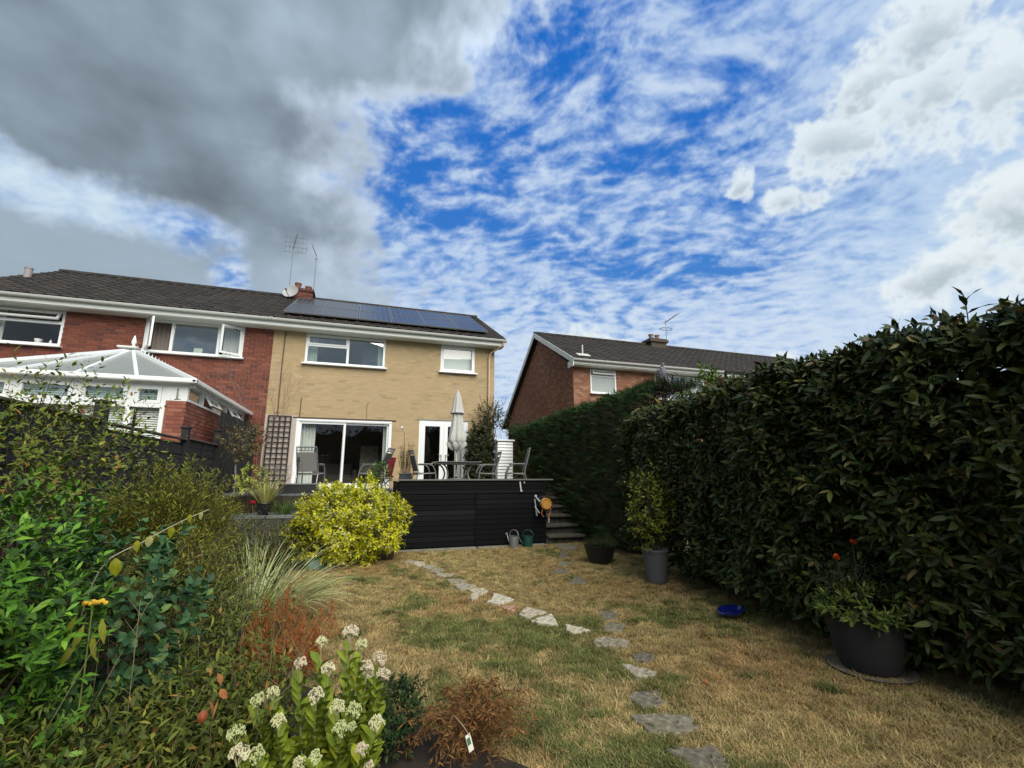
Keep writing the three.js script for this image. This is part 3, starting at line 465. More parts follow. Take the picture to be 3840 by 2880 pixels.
// terrace below the patio, slabs on top
{
  const slabMat = [[0.2, 0.22, 0.22], [0.24, 0.25, 0.24], [0.17, 0.19, 0.19]].map(c => mat(c, 0.85, { map: rep(T.stone, 1.3), bumpMap: T.grainBump, bumpScale: 0.003 }));
  const terrace = structure('terrace', span(-2.72, 0.82, -0.02, 0.69, -11.02, -9.85), mat([0.07, 0.065, 0.06], 0.9, { map: rep(T.stone, 1) }));
  let k = 0; for (let x = -2.72; x < 0.7; x += 0.59) for (const z of [-9.86, -10.44]) { const m = mesh('paving_slab', rbox(0.57, 0.05, 0.57, 0.008), slabMat[k++ % 3], terrace); m.position.set(x + 0.3, 0.717, z - 0.29); }
  const patio = structure('patio', span(-2.72, 0.82, 1.051, 1.056, -15.0, -11.03), mat([0.1, 0.1, 0.095], 0.9));
  for (let x = -2.7; x < 0.7; x += 0.59) for (let z = -11.02; z > -14.9; z -= 0.59) { const m = mesh('paving_slab', rbox(0.575, 0.04, 0.575, 0.006), slabMat[k++ % 3], patio); m.position.set(x + 0.29, 1.076, z - 0.29); }
  // steps of stone slabs beside the deck
  const steps = structure('garden_steps', merge([0, 1, 2, 3, 4].map(i => span(4.08, 5.0, -0.02, 0.13 + i * 0.19 - (i === 4 ? 0.03 : 0), -9.75 - i * 0.34 - 0.6, -9.75 - i * 0.34))), mat([0.09, 0.085, 0.075], 0.9, { map: rep(T.stone, 1) }));
  const sm = mat([0.13, 0.12, 0.095], 0.9, { map: rep(T.stone, 1.6), bumpMap: T.grainBump, bumpScale: 0.004 });
  for (let i = 0; i < 5; i++) { const m = mesh('step_slab', rbox(0.9, 0.06, 0.42, 0.02), sm, steps); m.position.set(4.56, 0.16 + i * 0.19, -9.86 - i * 0.34); m.rotation.y = (i % 2 ? 0.04 : -0.05); }
}
// ---------- stepping stones ----------
const STONES = [], ORD = ['first', 'second', 'third', 'fourth', 'fifth', 'sixth', 'seventh', 'eighth', 'ninth', 'tenth', 'eleventh', 'twelfth', 'thirteenth', 'fourteenth', 'fifteenth'];
{
  const paths = { cream: [[[0.89, -8.53], [1.01, -8.63], [1.14, -8.5], [1.01, -8.41]], [[1.02, -8.25], [1.1, -8.42], [1.23, -8.38], [1.2, -8.09], [1.07, -8.06]], [[1.11, -7.94], [1.27, -8.01], [1.36, -7.92], [1.21, -7.7]], [[1.19, -7.55], [1.29, -7.75], [1.43, -7.69], [1.4, -7.53], [1.28, -7.39]], [[1.24, -7.29], [1.33, -7.41], [1.5, -7.24], [1.45, -7.12], [1.29, -7.17]], [[1.33, -6.91], [1.51, -6.89], [1.58, -6.72], [1.46, -6.66], [1.36, -6.69]], [[1.37, -6.54], [1.52, -6.63], [1.64, -6.39], [1.54, -6.32], [1.4, -6.25]],
    [[1.49, -6.25], [1.56, -6.21], [1.68, -6.22], [1.72, -6.05], [1.57, -5.94], [1.49, -5.79], [1.41, -5.71], [1.45, -5.9], [1.52, -6.06]], [[1.57, -5.58], [1.66, -5.69], [1.76, -5.95], [1.8, -5.87], [1.9, -5.57], [1.81, -5.52], [1.67, -5.46]], [[1.67, -5.33], [1.86, -5.4], [1.77, -5.16], [1.7, -5.21]], [[1.77, -5.02], [1.94, -5.25], [2.05, -5.09], [2.08, -4.99], [1.93, -4.95], [1.82, -4.86]], [[1.81, -4.76], [1.94, -4.83], [2.09, -4.9], [2.07, -4.74], [2.01, -4.55], [1.86, -4.67]], [[2.09, -4.52], [2.14, -4.47], [2.21, -4.39], [2.24, -4.31], [2.15, -4.3], [2.05, -4.27], [2.04, -4.38]],
    [[2.15, -4.06], [2.29, -4.11], [2.45, -3.96], [2.32, -3.79], [2.26, -3.87], [2.09, -3.91]], [[2.09, -3.49], [2.16, -3.42], [2.25, -3.28], [2.18, -3.23], [2.09, -3.25], [2.07, -3.34]]],
    grey: [[[2.58, -4.76], [2.74, -4.83], [2.77, -4.7], [2.66, -4.53], [2.55, -4.54]], [[2.42, -4.37], [2.56, -4.47], [2.67, -4.37], [2.55, -4.21], [2.39, -4.27]], [[2.3, -3.66], [2.41, -3.67], [2.46, -3.58], [2.33, -3.51], [2.26, -3.56]], [[1.85, -3.03], [1.93, -3.07], [2.1, -3.04], [2.02, -2.87], [1.93, -2.85], [1.87, -2.88]], [[1.73, -2.8], [1.89, -2.77], [2.06, -2.69], [2.02, -2.55], [1.87, -2.54], [1.73, -2.6]], [[1.71, -2.42], [1.79, -2.41], [1.98, -2.36], [1.92, -2.2], [1.74, -2.2]], [[2.91, -6.17], [3.15, -6.48], [3.26, -6.4], [3.12, -6.06]], [[4.18, -9.5], [4.58, -9.67], [4.56, -9.18], [4.3, -8.81], [4.06, -8.81]], [[3.62, -8.09], [3.96, -8.75], [4.08, -8.72], [3.77, -8.04]], [[2.95, -6.9], [3.2, -7.15], [3.3, -7.0], [3.12, -6.75]], [[3.25, -7.4], [3.5, -7.7], [3.62, -7.55], [3.4, -7.3]]] };
  const mats = { cream: [[0.74, 0.66, 0.5], [0.68, 0.6, 0.45], [0.78, 0.71, 0.57]], grey: [[0.26, 0.235, 0.18], [0.31, 0.28, 0.21], [0.23, 0.205, 0.16]], pink: [[0.6, 0.37, 0.24]], dull: [[0.5, 0.45, 0.34], [0.42, 0.37, 0.27]] };
  for (const k in mats) mats[k] = mats[k].map(c => phys(c, 0.95, { specularIntensity: 0.15, map: rep(T.stone, 2.2), bumpMap: rep(T.grainBump, 3), bumpScale: 0.004 }));
  const r = rng(8);
  const where = { cream: ['pale crazy paving stone sunk in the dry lawn', 'pale stepping stones curving across the lawn'], grey: ['flat grey stepping stone set level in the lawn', 'grey stepping stones beside the pale ones'] };
  const greyOrder = paths.grey.map((p, i) => [p[0][1], i]).sort((a, b) => a[0] - b[0]).map(a => a[1]);
  for (const kind in paths) paths[kind].forEach((pts, i) => {
    const cx = pts.reduce((s, p) => s + p[0], 0) / pts.length, cz = pts.reduce((s, p) => s + p[1], 0) / pts.length, ring = [];
    pts.forEach((p, j) => { const q = pts[(j + 1) % pts.length]; for (let t = 0; t < 4; t++) { const u = t / 4, w = Math.min(u, 1 - u); ring.push([lerp(p[0], q[0], u) + (r() - 0.5) * 0.022 * (t ? 1 : 0.6), lerp(p[1], q[1], u) + (r() - 0.5) * 0.022 * (t ? 1 : 0.6)]); } });
    const dull = kind === 'cream' && (i < 7 && i !== 1 || i > 12), pink = kind === 'cream' && i === 9;
    const g = polyXZ(ring.map(p => [p[0] - cx, p[1] - cz]), -0.03, kind === 'cream' ? 0.034 : 0.024, 0.006);
    STONES.push(ring.map(p => [cx + (p[0] - cx) * 1.04, cz + (p[1] - cz) * 1.06])); const m = mesh('stepping_stone', g, pink ? mats.pink[0] : dull ? mats.dull[i % 2] : mats[kind][i % 3]); m.position.set(cx, groundY(cx, cz) + 0.004, cz); m.rotation.set((r() - 0.5) * 0.03, 0, (r() - 0.5) * 0.03);
    const n = ORD[kind === 'cream' ? i : greyOrder.indexOf(i)]; tag(m, pink ? 'small pinkish stepping stone between the pale ones on the lawn' : kind === 'grey' ? `flat grey stepping stone, ${n} from the garden steps` : dull ? `weathered buff stepping stone, ${n} from the golden bush` : `pale jagged stepping stone, ${n} from the golden bush`, 'stepping stone', where[kind][1]);
  });
}
// ---------- lawn grass ----------
function inside(poly, x, z) { let c = false; for (let i = 0, j = poly.length - 1; i < poly.length; j = i++) { const [a, b] = poly[i], [p, q] = poly[j]; if ((b > z) !== (q > z) && x < (p - a) * (z - b) / (q - b) + a) c = !c; } return c; }
{
  const blades = seed => { const r = rng(seed), P = [], I = [], N = []; for (let k = 0; k < 9; k++) { const a = r() * 6.28, bx = (r() - 0.5) * 0.05, bz = (r() - 0.5) * 0.05, h = 0.01 + r() * 0.02, l = (0.6 + r() * 1.7) * h, w = 0.0013 + r() * 0.001, dx = Math.cos(a), dz = Math.sin(a), b = P.length / 3; P.push(bx - dz * w, 0, bz + dx * w, bx + dz * w, 0, bz - dx * w, bx + dx * l * 0.4 - dz * w * 0.8, h * 0.65, bz + dz * l * 0.4 + dx * w * 0.8, bx + dx * l * 0.4 + dz * w * 0.8, h * 0.65, bz + dz * l * 0.4 - dx * w * 0.8, bx + dx * l, h, bz + dz * l); I.push(b, b + 1, b + 2, b + 1, b + 3, b + 2, b + 2, b + 3, b + 4); } const g = new THREE.BufferGeometry(); g.setAttribute('position', new THREE.Float32BufferAttribute(P, 3)); g.setIndex(I); g.computeVertexNormals(); return g; };
  const gm = phys([1, 1, 1], 0.85, { side: THREE.DoubleSide, specularIntensity: 0.2 }), r = rng(91), m4 = new THREE.Matrix4(), q = new THREE.Quaternion(), up = V(0, 1, 0);
  const edge = [[-0.9, -10], [-0.85, -8.3], [-0.95, -6.4], [-0.75, -5], [-0.35, -4], [0.35, -3.25], [0.95, -2.5], [1.35, -1.6], [1.5, 0]];
  const edgeX = z => { for (let i = 1; i < edge.length; i++) if (z <= edge[i][1]) { const [a, b] = [edge[i - 1], edge[i]]; return lerp(a[0], b[0], (z - a[1]) / (b[1] - a[1])); } return 1.5; };
  for (let v = 0; v < 4; v++) {
    const n = 46000, im = new THREE.InstancedMesh(blades(100 + v), gm, n); let c = 0;
    for (let t = 0; t < n * 6 && c < n; t++) {
      const z = -1.3 - Math.pow(r(), 1.6) * 8.6, x = -1 + r() * 5.9; if (x < edgeX(z) - 0.12 + r() * 0.2 || (z < -9.65 && x > 0.8 && x < 4.05) || x > 4.7 + (z < -6 ? 0.3 : 0)) continue;
      if (STONES.some(s => inside(s, x, z))) continue;
      const bare = fbm(x * 3.3 + 70, z * 3.3, 3); if (bare > 0.34 && r() < 0.7) continue;
      const tuft = noise2(x * 2.6 + 15, z * 2.6 - 40) > 0.46 && r() < 0.8, [g, rr] = lawnTone(x, z), gg = tuft || r() < g * 0.75 + 0.06 ? 1 : 0, s = (0.75 + r() * 0.6) * (tuft ? 1.7 : gg ? 1.2 : 1), long = r() < 0.06 ? 1.25 : 0.9, kk = (0.7 + r() * 0.6) * (1 + fbm(x * 5 + 3, z * 5, 3) * 0.55);
      const col = gg ? mix3(GREEN, [0.16, 0.18, 0.06], r()) : mix3(mix3(STRAW, RUST, clamp(rr + (r() - 0.5) * 0.5)), [0.5, 0.43, 0.26], r() * 0.35);
      im.setMatrixAt(c, m4.compose(V(x, groundY(x, z), z), q.setFromAxisAngle(up, r() * 6.28), V(s * long, s * (0.8 + r() * 0.5) * long, s * long))); im.setColorAt(c, lin(col[0] * kk, col[1] * kk, col[2] * kk)); c++;
    }
    im.count = c; im.name = numbered('lawn_grass'); im.castShadow = im.receiveShadow = true; tag(im, ['short straw coloured grass of the parched lawn', 'short dry and green grass blades of the lawn', 'mixed tan and green grass over the lawn', 'sparse drought bleached grass tufts of the lawn'][v], 'grass', null, 'stuff'); scene.add(im);
  }
}
// ---------- deck with black boarded front ----------
const deck = thing('raised_deck', 'raised timber deck with a black stained boarded front and storage doors', 'deck');
{
  const x0 = 0.87, x1 = 4.03, z = -9.75, r = rng(12);
  const bm = [1, 0.7, 1.5, 0.85, 2.0].map(k => phys([0.008 * k, 0.0083 * k, 0.0098 * k], 0.75 + r() * 0.1, { specularIntensity: 0.3, map: rep(T.wood, 0.6, 1.6), bumpMap: rep(T.wood, 0.6, 1.6), bumpScale: 0.002 }));
  mesh('frame', merge([span(x0 + 0.03, x1 - 0.03, 0.05, 1.34, z - 0.12, z - 0.05), span(x0 + 0.02, x0 + 0.1, 0, 1.06, -15, z - 0.13), span(x1 - 0.1, x1 - 0.02, 0, 1.06, -15, z - 0.13), span(x0 + 0.1, x1 - 0.1, 0, 0.1, -11, z - 0.13)]), M.dark, deck);
  // parapet boards, then the slats of the two doors
  [[1.27, 1.375], [1.19, 1.265], [1.105, 1.185]].forEach(([a, b], i) => mesh('board', rbox(x1 - x0, b - a, 0.028, 0.005, (x0 + x1) / 2, (a + b) / 2, z - 0.014 + (i === 0 ? 0.006 : 0)), bm[i % 3], deck));
  mesh('rail', rbox(x1 - x0 + 0.24, 0.032, 0.13, 0.008, (x0 + x1) / 2 + 0.1, 1.392, z - 0.02), M.greyWood, deck);
  for (const [a, b] of [[x0, 2.455], [2.5, x1]]) { const d = mesh('storage_door', span(a + 0.02, b - 0.02, 0.06, 1.08, z - 0.048, z - 0.03), M.dark, deck); for (let k = 0; k < 10; k++) mesh('slat', rbox(b - a, 0.094, 0.024, 0.005, (a + b) / 2, 0.1 + k * 0.1035, z - 0.016 + (r() - 0.5) * 0.005), bm[(r() * 5) | 0], d); }
  mesh('centre_post', rbox(0.032, 1.06, 0.034, 0.004, 2.478, 0.565, z - 0.01), bm[1], deck);
  mesh('corner_post', rbox(0.09, 1.3, 0.09, 0.006, x1 + 0.01, 0.65, z - 0.05), bm[0], deck);
  mesh('side_panel', span(x1 - 0.015, x1 + 0.012, 0.05, 1.36, -14.9, z - 0.1), bm[1], deck); mesh('side_panel', span(x0 - 0.012, x0 + 0.015, 0.05, 1.36, -11.2, z - 0.06), bm[0], deck);
  const dm = [1, 0.85, 1.15].map(k => mat([0.13 * k, 0.12 * k, 0.105 * k], 0.8, { map: rep(T.wood, 0.6, 1.6) }));
  for (let k = 0; k < 36; k++) mesh('deck_board', box(x1 - x0 - 0.04, 0.028, 0.135, (x0 + x1) / 2, 1.086, z - 0.2 - k * 0.142), dm[k % 3], deck);
  mesh('plinth', merge([rbox(1.62, 0.05, 0.16, 0.01, 1.66, 0.012, z + 0.08), rbox(1.5, 0.045, 0.15, 0.01, 3.26, 0.01, z + 0.075)]), mat([0.3, 0.29, 0.25], 0.9, { map: rep(T.stone, 1.2) }), deck);
  mesh('bracket', merge([rbox(0.03, 0.2, 0.02, 0.004, 3.47, 1.25, z + 0.026, [0, 0, 0.12]), rbox(0.05, 0.03, 0.02, 0.004, 3.49, 1.15, z + 0.03), rbox(0.02, 0.04, 0.02, 0.004, 3.56, 1.33, z + 0.026)]), mat([0.5, 0.47, 0.44], 0.6), deck);
  mesh('hinge', merge([rbox(0.16, 0.04, 0.012, 0.003, 0.97, 0.86, z + 0.004), rbox(0.16, 0.04, 0.012, 0.003, 0.97, 0.22, z + 0.004)]), M.dark, deck);
}
// ---------- hose reel and watering cans ----------
{
  const t = thing('hose_reel', 'wall mounted hose reel with a yellow drum on the deck corner', 'hose reel', [3.92, 0.72, -9.66]);
  mesh('drum', merge([new THREE.CylinderGeometry(0.085, 0.085, 0.13, 22).rotateX(Math.PI / 2).translate(0.07, 0.16, 0.1), new THREE.TorusGeometry(0.105, 0.016, 8, 26).translate(0.07, 0.16, 0.04), new THREE.TorusGeometry(0.105, 0.016, 8, 26).translate(0.07, 0.16, 0.1), new THREE.TorusGeometry(0.105, 0.016, 8, 26).translate(0.07, 0.16, 0.155)]), mat([0.5, 0.24, 0.035], 0.6), t);
  mesh('flange', merge([new THREE.TorusGeometry(0.155, 0.009, 6, 30).translate(0.07, 0.16, 0.18), new THREE.TorusGeometry(0.155, 0.009, 6, 30).translate(0.07, 0.16, 0.01)]), M.blackPlastic, t);
  mesh('bracket', merge([bar(V(-0.12, 0.3, 0.02), V(0.03, 0.1, 0.16), 0.035, 0.02), bar(V(-0.15, 0.26, 0), V(-0.1, -0.1, 0), 0.05, 0.015), rbox(0.05, 0.05, 0.04, 0.01, -0.13, 0.32, 0.03), bar(V(-0.14, 0.1, 0.01), V(-0.05, -0.04, 0.05), 0.04, 0.02)]), mat([0.46, 0.48, 0.5], 0.45), t);
  mesh('hose', merge([tube([V(0.16, 0.1, 0.12), V(0.17, 0.0, 0.14), V(0.13, -0.08, 0.14), V(0.13, -0.14, 0.13)], 0.012, 0.012, 8), tube([V(0.0, 0.06, 0.1), V(-0.02, -0.06, 0.1), V(0.03, -0.12, 0.08)], 0.012, 0.012, 8)]), mat([0.5, 0.16, 0.05], 0.5), t);
  mesh('nozzle', merge([new THREE.CylinderGeometry(0.016, 0.012, 0.1, 10).translate(0.13, -0.19, 0.13)]), mat([0.45, 0.45, 0.47], 0.4), t);
}
function wateringCan(label, m, pos, turn, h, r0, galv) {
  const t = thing('watering_can', label, 'watering can', pos, turn, null);
  mesh('body', lathe([[0, 0], [r0 * 0.92, 0], [r0 * 0.95, 0.01], [r0, h * 0.5], [r0 * 1.03, h], [r0 * 0.97, h], [r0 * 0.93, h * 0.5], [r0 * 0.88, 0.02], [0, 0.02]], 26), m, t);
  mesh('handle', merge([tube([V(-r0 * 0.95, h * 0.75, 0), V(-r0 * 1.15, h * 1.15, 0), V(-r0 * 0.5, h * 1.48, 0), V(r0 * 0.5, h * 1.48, 0), V(r0 * 1.1, h * 1.1, 0), V(r0 * 0.95, h * 0.8, 0)], 0.009, 0.009, 7)]), m, t);
  mesh('spout', merge([tube([V(r0 * 0.9, h * 0.18, 0.02), V(r0 * 1.7, h * 0.55, 0.05), V(r0 * 2.3, h * 1.0, 0.07)], 0.022, 0.013, 10), new THREE.CylinderGeometry(0.035, 0.016, 0.04, 14).rotateZ(-0.8).translate(r0 * 2.4, h * 1.05, 0.075)]), m, t);
  mesh('top_cover', new THREE.CylinderGeometry(r0 * 1.0, r0 * 1.0, 0.012, 26, 1, false, 0, Math.PI).translate(0, h - 0.004, 0), m, t);
  return t;
}
wateringCan('galvanised grey watering can standing against the black deck', M.galv, [3.24, 0.0, -9.5], 2.2, 0.24, 0.1);
wateringCan('dark green watering can beside the galvanised one', mat([0.012, 0.06, 0.045], 0.42), [3.55, 0.0, -9.5], 2.6, 0.23, 0.1);
// ---------- deck furniture ----------
function chairFrame(t, tall, recline, mf, mfab) { // an aluminium garden armchair facing +x, seat 0.42 high
  const b = recline, hb = tall;
  for (const s of [-1, 1]) {
    mesh('front_leg', tube([V(0.24, 0, s * 0.27), V(0.25, 0.25, s * 0.275), V(0.22, 0.5, s * 0.275), V(0.14, 0.63, s * 0.275), V(-0.02, 0.655, s * 0.27), V(-0.2, 0.64, s * 0.26)], 0.017, 0.017, 8), mf, t);
    mesh('rear_leg', tube([V(-0.3, 0, s * 0.25), V(-0.25, 0.25, s * 0.25), V(-0.2, 0.45, s * 0.25), V(-0.2 - b * 0.5, 0.45 + hb * 0.5, s * 0.245), V(-0.2 - b, 0.45 + hb, s * 0.235)], 0.017, 0.015, 8), mf, t);
    mesh('armrest', rbox(0.36, 0.022, 0.05, 0.01, -0.02, 0.665, s * 0.272), mf, t);
  }
  mesh('seat', rbox(0.46, 0.022, 0.5, 0.01, 0.01, 0.43, 0, [0, 0, -0.06]), mfab, t);
  mesh('seat_frame', merge([rod(V(0.23, 0.44, -0.27), V(0.23, 0.44, 0.27), 0.014), rod(V(-0.2, 0.41, -0.25), V(-0.2, 0.41, 0.25), 0.014), rod(V(0.23, 0.44, 0.26), V(-0.2, 0.41, 0.25), 0.014), rod(V(0.23, 0.44, -0.26), V(-0.2, 0.41, -0.25), 0.014)]), mf, t);
  const ang = Math.atan2(b, hb), L = Math.hypot(b, hb);
  mesh('backrest', rbox(0.016, L - 0.16, 0.46, 0.006, -0.2 - b * 0.42, 0.45 + hb * 0.42, 0, [0, 0, ang]), mfab, t);
  const top = [rod(V(-0.2 - b, 0.45 + hb, -0.235), V(-0.2 - b, 0.45 + hb, 0.235), 0.016), rod(V(-0.2 - b * 0.86, 0.45 + hb * 0.86, -0.235), V(-0.2 - b * 0.86, 0.45 + hb * 0.86, 0.235), 0.01)];
  for (let i = -2; i <= 2; i++) top.push(new THREE.TorusGeometry(0.034, 0.006, 5, 14).rotateY(Math.PI / 2).rotateZ(ang).translate(-0.2 - b * 0.93, 0.45 + hb * 0.93, i * 0.08));
  mesh('top_rail', merge(top), mf, t);
}
const mesh1 = mat([0.15, 0.15, 0.145], 0.8, { map: rep(T.grain, 3) }), mesh2 = mat([0.3, 0.3, 0.28], 0.8, { map: rep(T.grain, 3) });
{
  const D = 1.102;
  const c1 = thing('garden_chair', 'grey metal armchair on the deck, turned to the table from the patio door side', 'chair', [1.66, D, -12.0], 0.12, 'chairs round the deck table'); chairFrame(c1, 0.55, 0.14, M.chairGrey, mesh1);
  const c2 = thing('garden_chair', 'grey metal armchair on the deck between the table and the climbing shrub', 'chair', [3.35, D, -12.1], Math.PI - 0.1, 'chairs round the deck table'); chairFrame(c2, 0.55, 0.16, M.chairGrey, mesh1);
  const c3 = thing('garden_chair', 'grey metal armchair on the deck in front of the white slatted cupboard', 'chair', [3.82, D, -11.05], Math.PI - 0.25, 'chairs round the deck table'); chairFrame(c3, 0.6, 0.14, M.chairGrey, mesh1);
  const t = thing('garden_table', 'dark rectangular metal garden table with curved legs on the deck', 'table', [2.5, D, -12.0]);
  mesh('table_top', rbox(1.16, 0.03, 0.9, 0.01, 0.0, 0.715, 0), mat([0.075, 0.08, 0.08], 0.25), t);
  mesh('apron', merge([span(-0.5, 0.5, 0.66, 0.699, -0.38, -0.36), span(-0.5, 0.5, 0.66, 0.699, 0.36, 0.38), span(-0.52, -0.5, 0.66, 0.699, -0.38, 0.38), span(0.5, 0.52, 0.66, 0.699, -0.38, 0.38)]), M.chairGrey, t);
  for (const sx of [-1, 1]) for (const sz of [-1, 1]) mesh('leg', tube([V(sx * 0.5, 0, sz * 0.36), V(sx * 0.34, 0.2, sz * 0.27), V(sx * 0.26, 0.42, sz * 0.22), V(sx * 0.34, 0.62, sz * 0.28), V(sx * 0.47, 0.68, sz * 0.35)], 0.022, 0.02, 8), M.chairGrey, t);
  mesh('foot_ring', new THREE.TorusGeometry(0.22, 0.014, 8, 28).rotateX(Math.PI / 2).translate(0, 0.3, 0), M.chairGrey, t);
  // closed parasol
  const p = thing('parasol', 'closed cream parasol tied shut above the deck table', 'parasol', [2.5, D, -12.0]);
  const cloth = phys([0.74, 0.74, 0.68], 0.9, { transmission: 0.15, thickness: 0, map: rep(T.grain, 2), side: THREE.DoubleSide });
  mesh('pole', merge([rod(V(0, 0.02, 0), V(0, 2.52, 0), 0.02, 12)]), mat([0.5, 0.45, 0.38], 0.5), p);
  mesh('foot', merge([new THREE.CylinderGeometry(0.22, 0.25, 0.07, 24).translate(0, 0.035, 0), new THREE.CylinderGeometry(0.035, 0.035, 0.3, 12).translate(0, 0.2, 0)]), M.blackPlastic, p);
  const folds = (prof, n, amp, seed) => { const g = lathe(prof, 72), q = g.attributes.position; for (let i = 0; i < q.count; i++) { const x = q.getX(i), z = q.getZ(i), y = q.getY(i), r = Math.hypot(x, z), a = Math.atan2(z, x); if (r < 0.005) continue; const k = 1 + amp * Math.cos(a * n + y * 1.3) * (0.6 + 0.4 * Math.sin(a * 3 + seed)) + noise2(a * 2 + seed, y * 4) * 0.1; q.setX(i, x * k); q.setZ(i, z * k); } g.computeVertexNormals(); return g; };
  mesh('canopy', folds([[0.02, 2.6], [0.045, 2.56], [0.078, 2.42], [0.106, 2.2], [0.128, 2.02], [0.12, 1.98], [0.142, 1.82], [0.172, 1.6], [0.205, 1.42], [0.235, 1.3], [0.19, 1.22], [0.11, 1.14]], 7, 0.17, 1), cloth, p);
  mesh('valance', folds([[0.2, 1.24], [0.21, 1.16], [0.16, 1.08], [0.1, 1.02]], 8, 0.4, 5), cloth, p);
  mesh('vent_flap', folds([[0.03, 2.6], [0.092, 2.42], [0.138, 2.16], [0.178, 2.01]], 8, 0.14, 2), cloth, p);
  mesh('tie', new THREE.TorusGeometry(0.165, 0.009, 6, 26).rotateX(Math.PI / 2).translate(0, 1.99, 0), mat([0.03, 0.03, 0.03], 0.8), p);
  mesh('finial', new THREE.SphereGeometry(0.022, 12, 8).translate(0, 2.62, 0), M.whiteDull, p);
}
// lower patio chairs
{
  const D = 1.096;
  const a = thing('reclining_chair', 'pale mesh reclining chair in front of the patio door curtain', 'chair', [-1.06, D, -12.7], -Math.PI / 2 + 2.9, 'recliners on the patio'); chairFrame(a, 0.62, 0.2, M.alu, mesh2);
  const b = thing('reclining_chair', 'leaning dark mesh chair on the patio beside a red seat', 'chair', [0.42, D, -12.6], 2.75, 'recliners on the patio'); chairFrame(b, 0.62, 0.3, M.alu, mesh1);
  const c = thing('folding_seat', 'red fabric folding seat behind the leaning patio chair', 'chair', [0.72, D, -12.95], 2.7);
  mesh('backrest', rbox(0.03, 0.5, 0.44, 0.012, -0.2, 0.62, 0, [0, 0, 0.2]), mat([0.28, 0.018, 0.03], 0.85), c); mesh('seat', rbox(0.42, 0.03, 0.44, 0.012, 0, 0.36, 0), mat([0.28, 0.018, 0.03], 0.85), c);
  for (const s of [-1, 1]) mesh('leg', merge([rod(V(-0.2, 0, s * 0.22), V(0.2, 0.36, s * 0.22), 0.012), rod(V(0.2, 0, s * 0.225), V(-0.2, 0.36, s * 0.225), 0.012)]), M.alu, c);
  const l = thing('garden_light', 'slim black post light standing at the patio edge', 'light', [-1.31, 1.09, -12.3]);
  mesh('post', rod(V(0, 0, 0), V(0, 0.74, 0), 0.012, 8), M.blackPlastic, l); mesh('lamp_head', merge([new THREE.CylinderGeometry(0.022, 0.03, 0.12, 12).translate(0, 0.77, 0)]), M.blackPlastic, l);
  const p = thing('patio_planter', 'low black trough planter on the edge of the patio', 'planter', [-1.25, 1.09, -11.35]);
  mesh('trough', merge([span(-0.3, 0.5, 0, 0.02, -0.13, 0.13), span(-0.3, -0.28, 0.02, 0.2, -0.13, 0.13), span(0.48, 0.5, 0.02, 0.2, -0.13, 0.13), span(-0.28, 0.48, 0.02, 0.2, 0.11, 0.13), span(-0.28, 0.48, 0.02, 0.2, -0.13, -0.11)]), M.blackPlastic, p); mesh('rim', merge([span(-0.32, 0.52, 0.2, 0.22, 0.1, 0.15), span(-0.32, 0.52, 0.2, 0.22, -0.15, -0.1), span(-0.32, -0.27, 0.2, 0.22, -0.1, 0.1), span(0.47, 0.52, 0.2, 0.22, -0.1, 0.1)]), mat([0.16, 0.17, 0.18], 0.5), p);
  mesh('compost', span(-0.28, 0.48, 0.14, 0.17, -0.11, 0.11), M.soil, p);
}
// white slatted cupboard, trellis
{
  const c = thing('storage_cupboard', 'white slatted storage cupboard at the end of the deck', 'cupboard', [4.52, 1.06, -14.1]);
  mesh('carcass', merge([span(-0.26, 0.26, 0, 1.5, -0.3, -0.02)]), M.whiteDull, c);
  for (let k = 0; k < 15; k++) mesh('slat', rbox(0.5, 0.08, 0.02, 0.004, 0, 0.06 + k * 0.098, 0.0, [-0.2, 0, 0]), M.white, c);
  mesh('lid', rbox(0.6, 0.05, 0.38, 0.012, 0, 1.53, -0.13, [0.06, 0, 0]), M.white, c);
  const t = thing('wall_trellis', 'dark square lattice trellis fixed beside the patio door', 'trellis', [-2.2, 1.3, -14.96]);
  const tm = mat([0.009, 0.007, 0.006], 0.8);
  for (let i = 0; i < 5; i++) mesh('upright', span(-0.316 + i * 0.149, -0.28 + i * 0.149, 0, 1.91, 0.0, 0.018), tm, t);
  for (let k = 0; k < 13; k++) mesh('crossbar', span(-0.316, 0.316, 0.015 + k * 0.1555, 0.053 + k * 0.1555, 0.018, 0.026), tm, t);
}
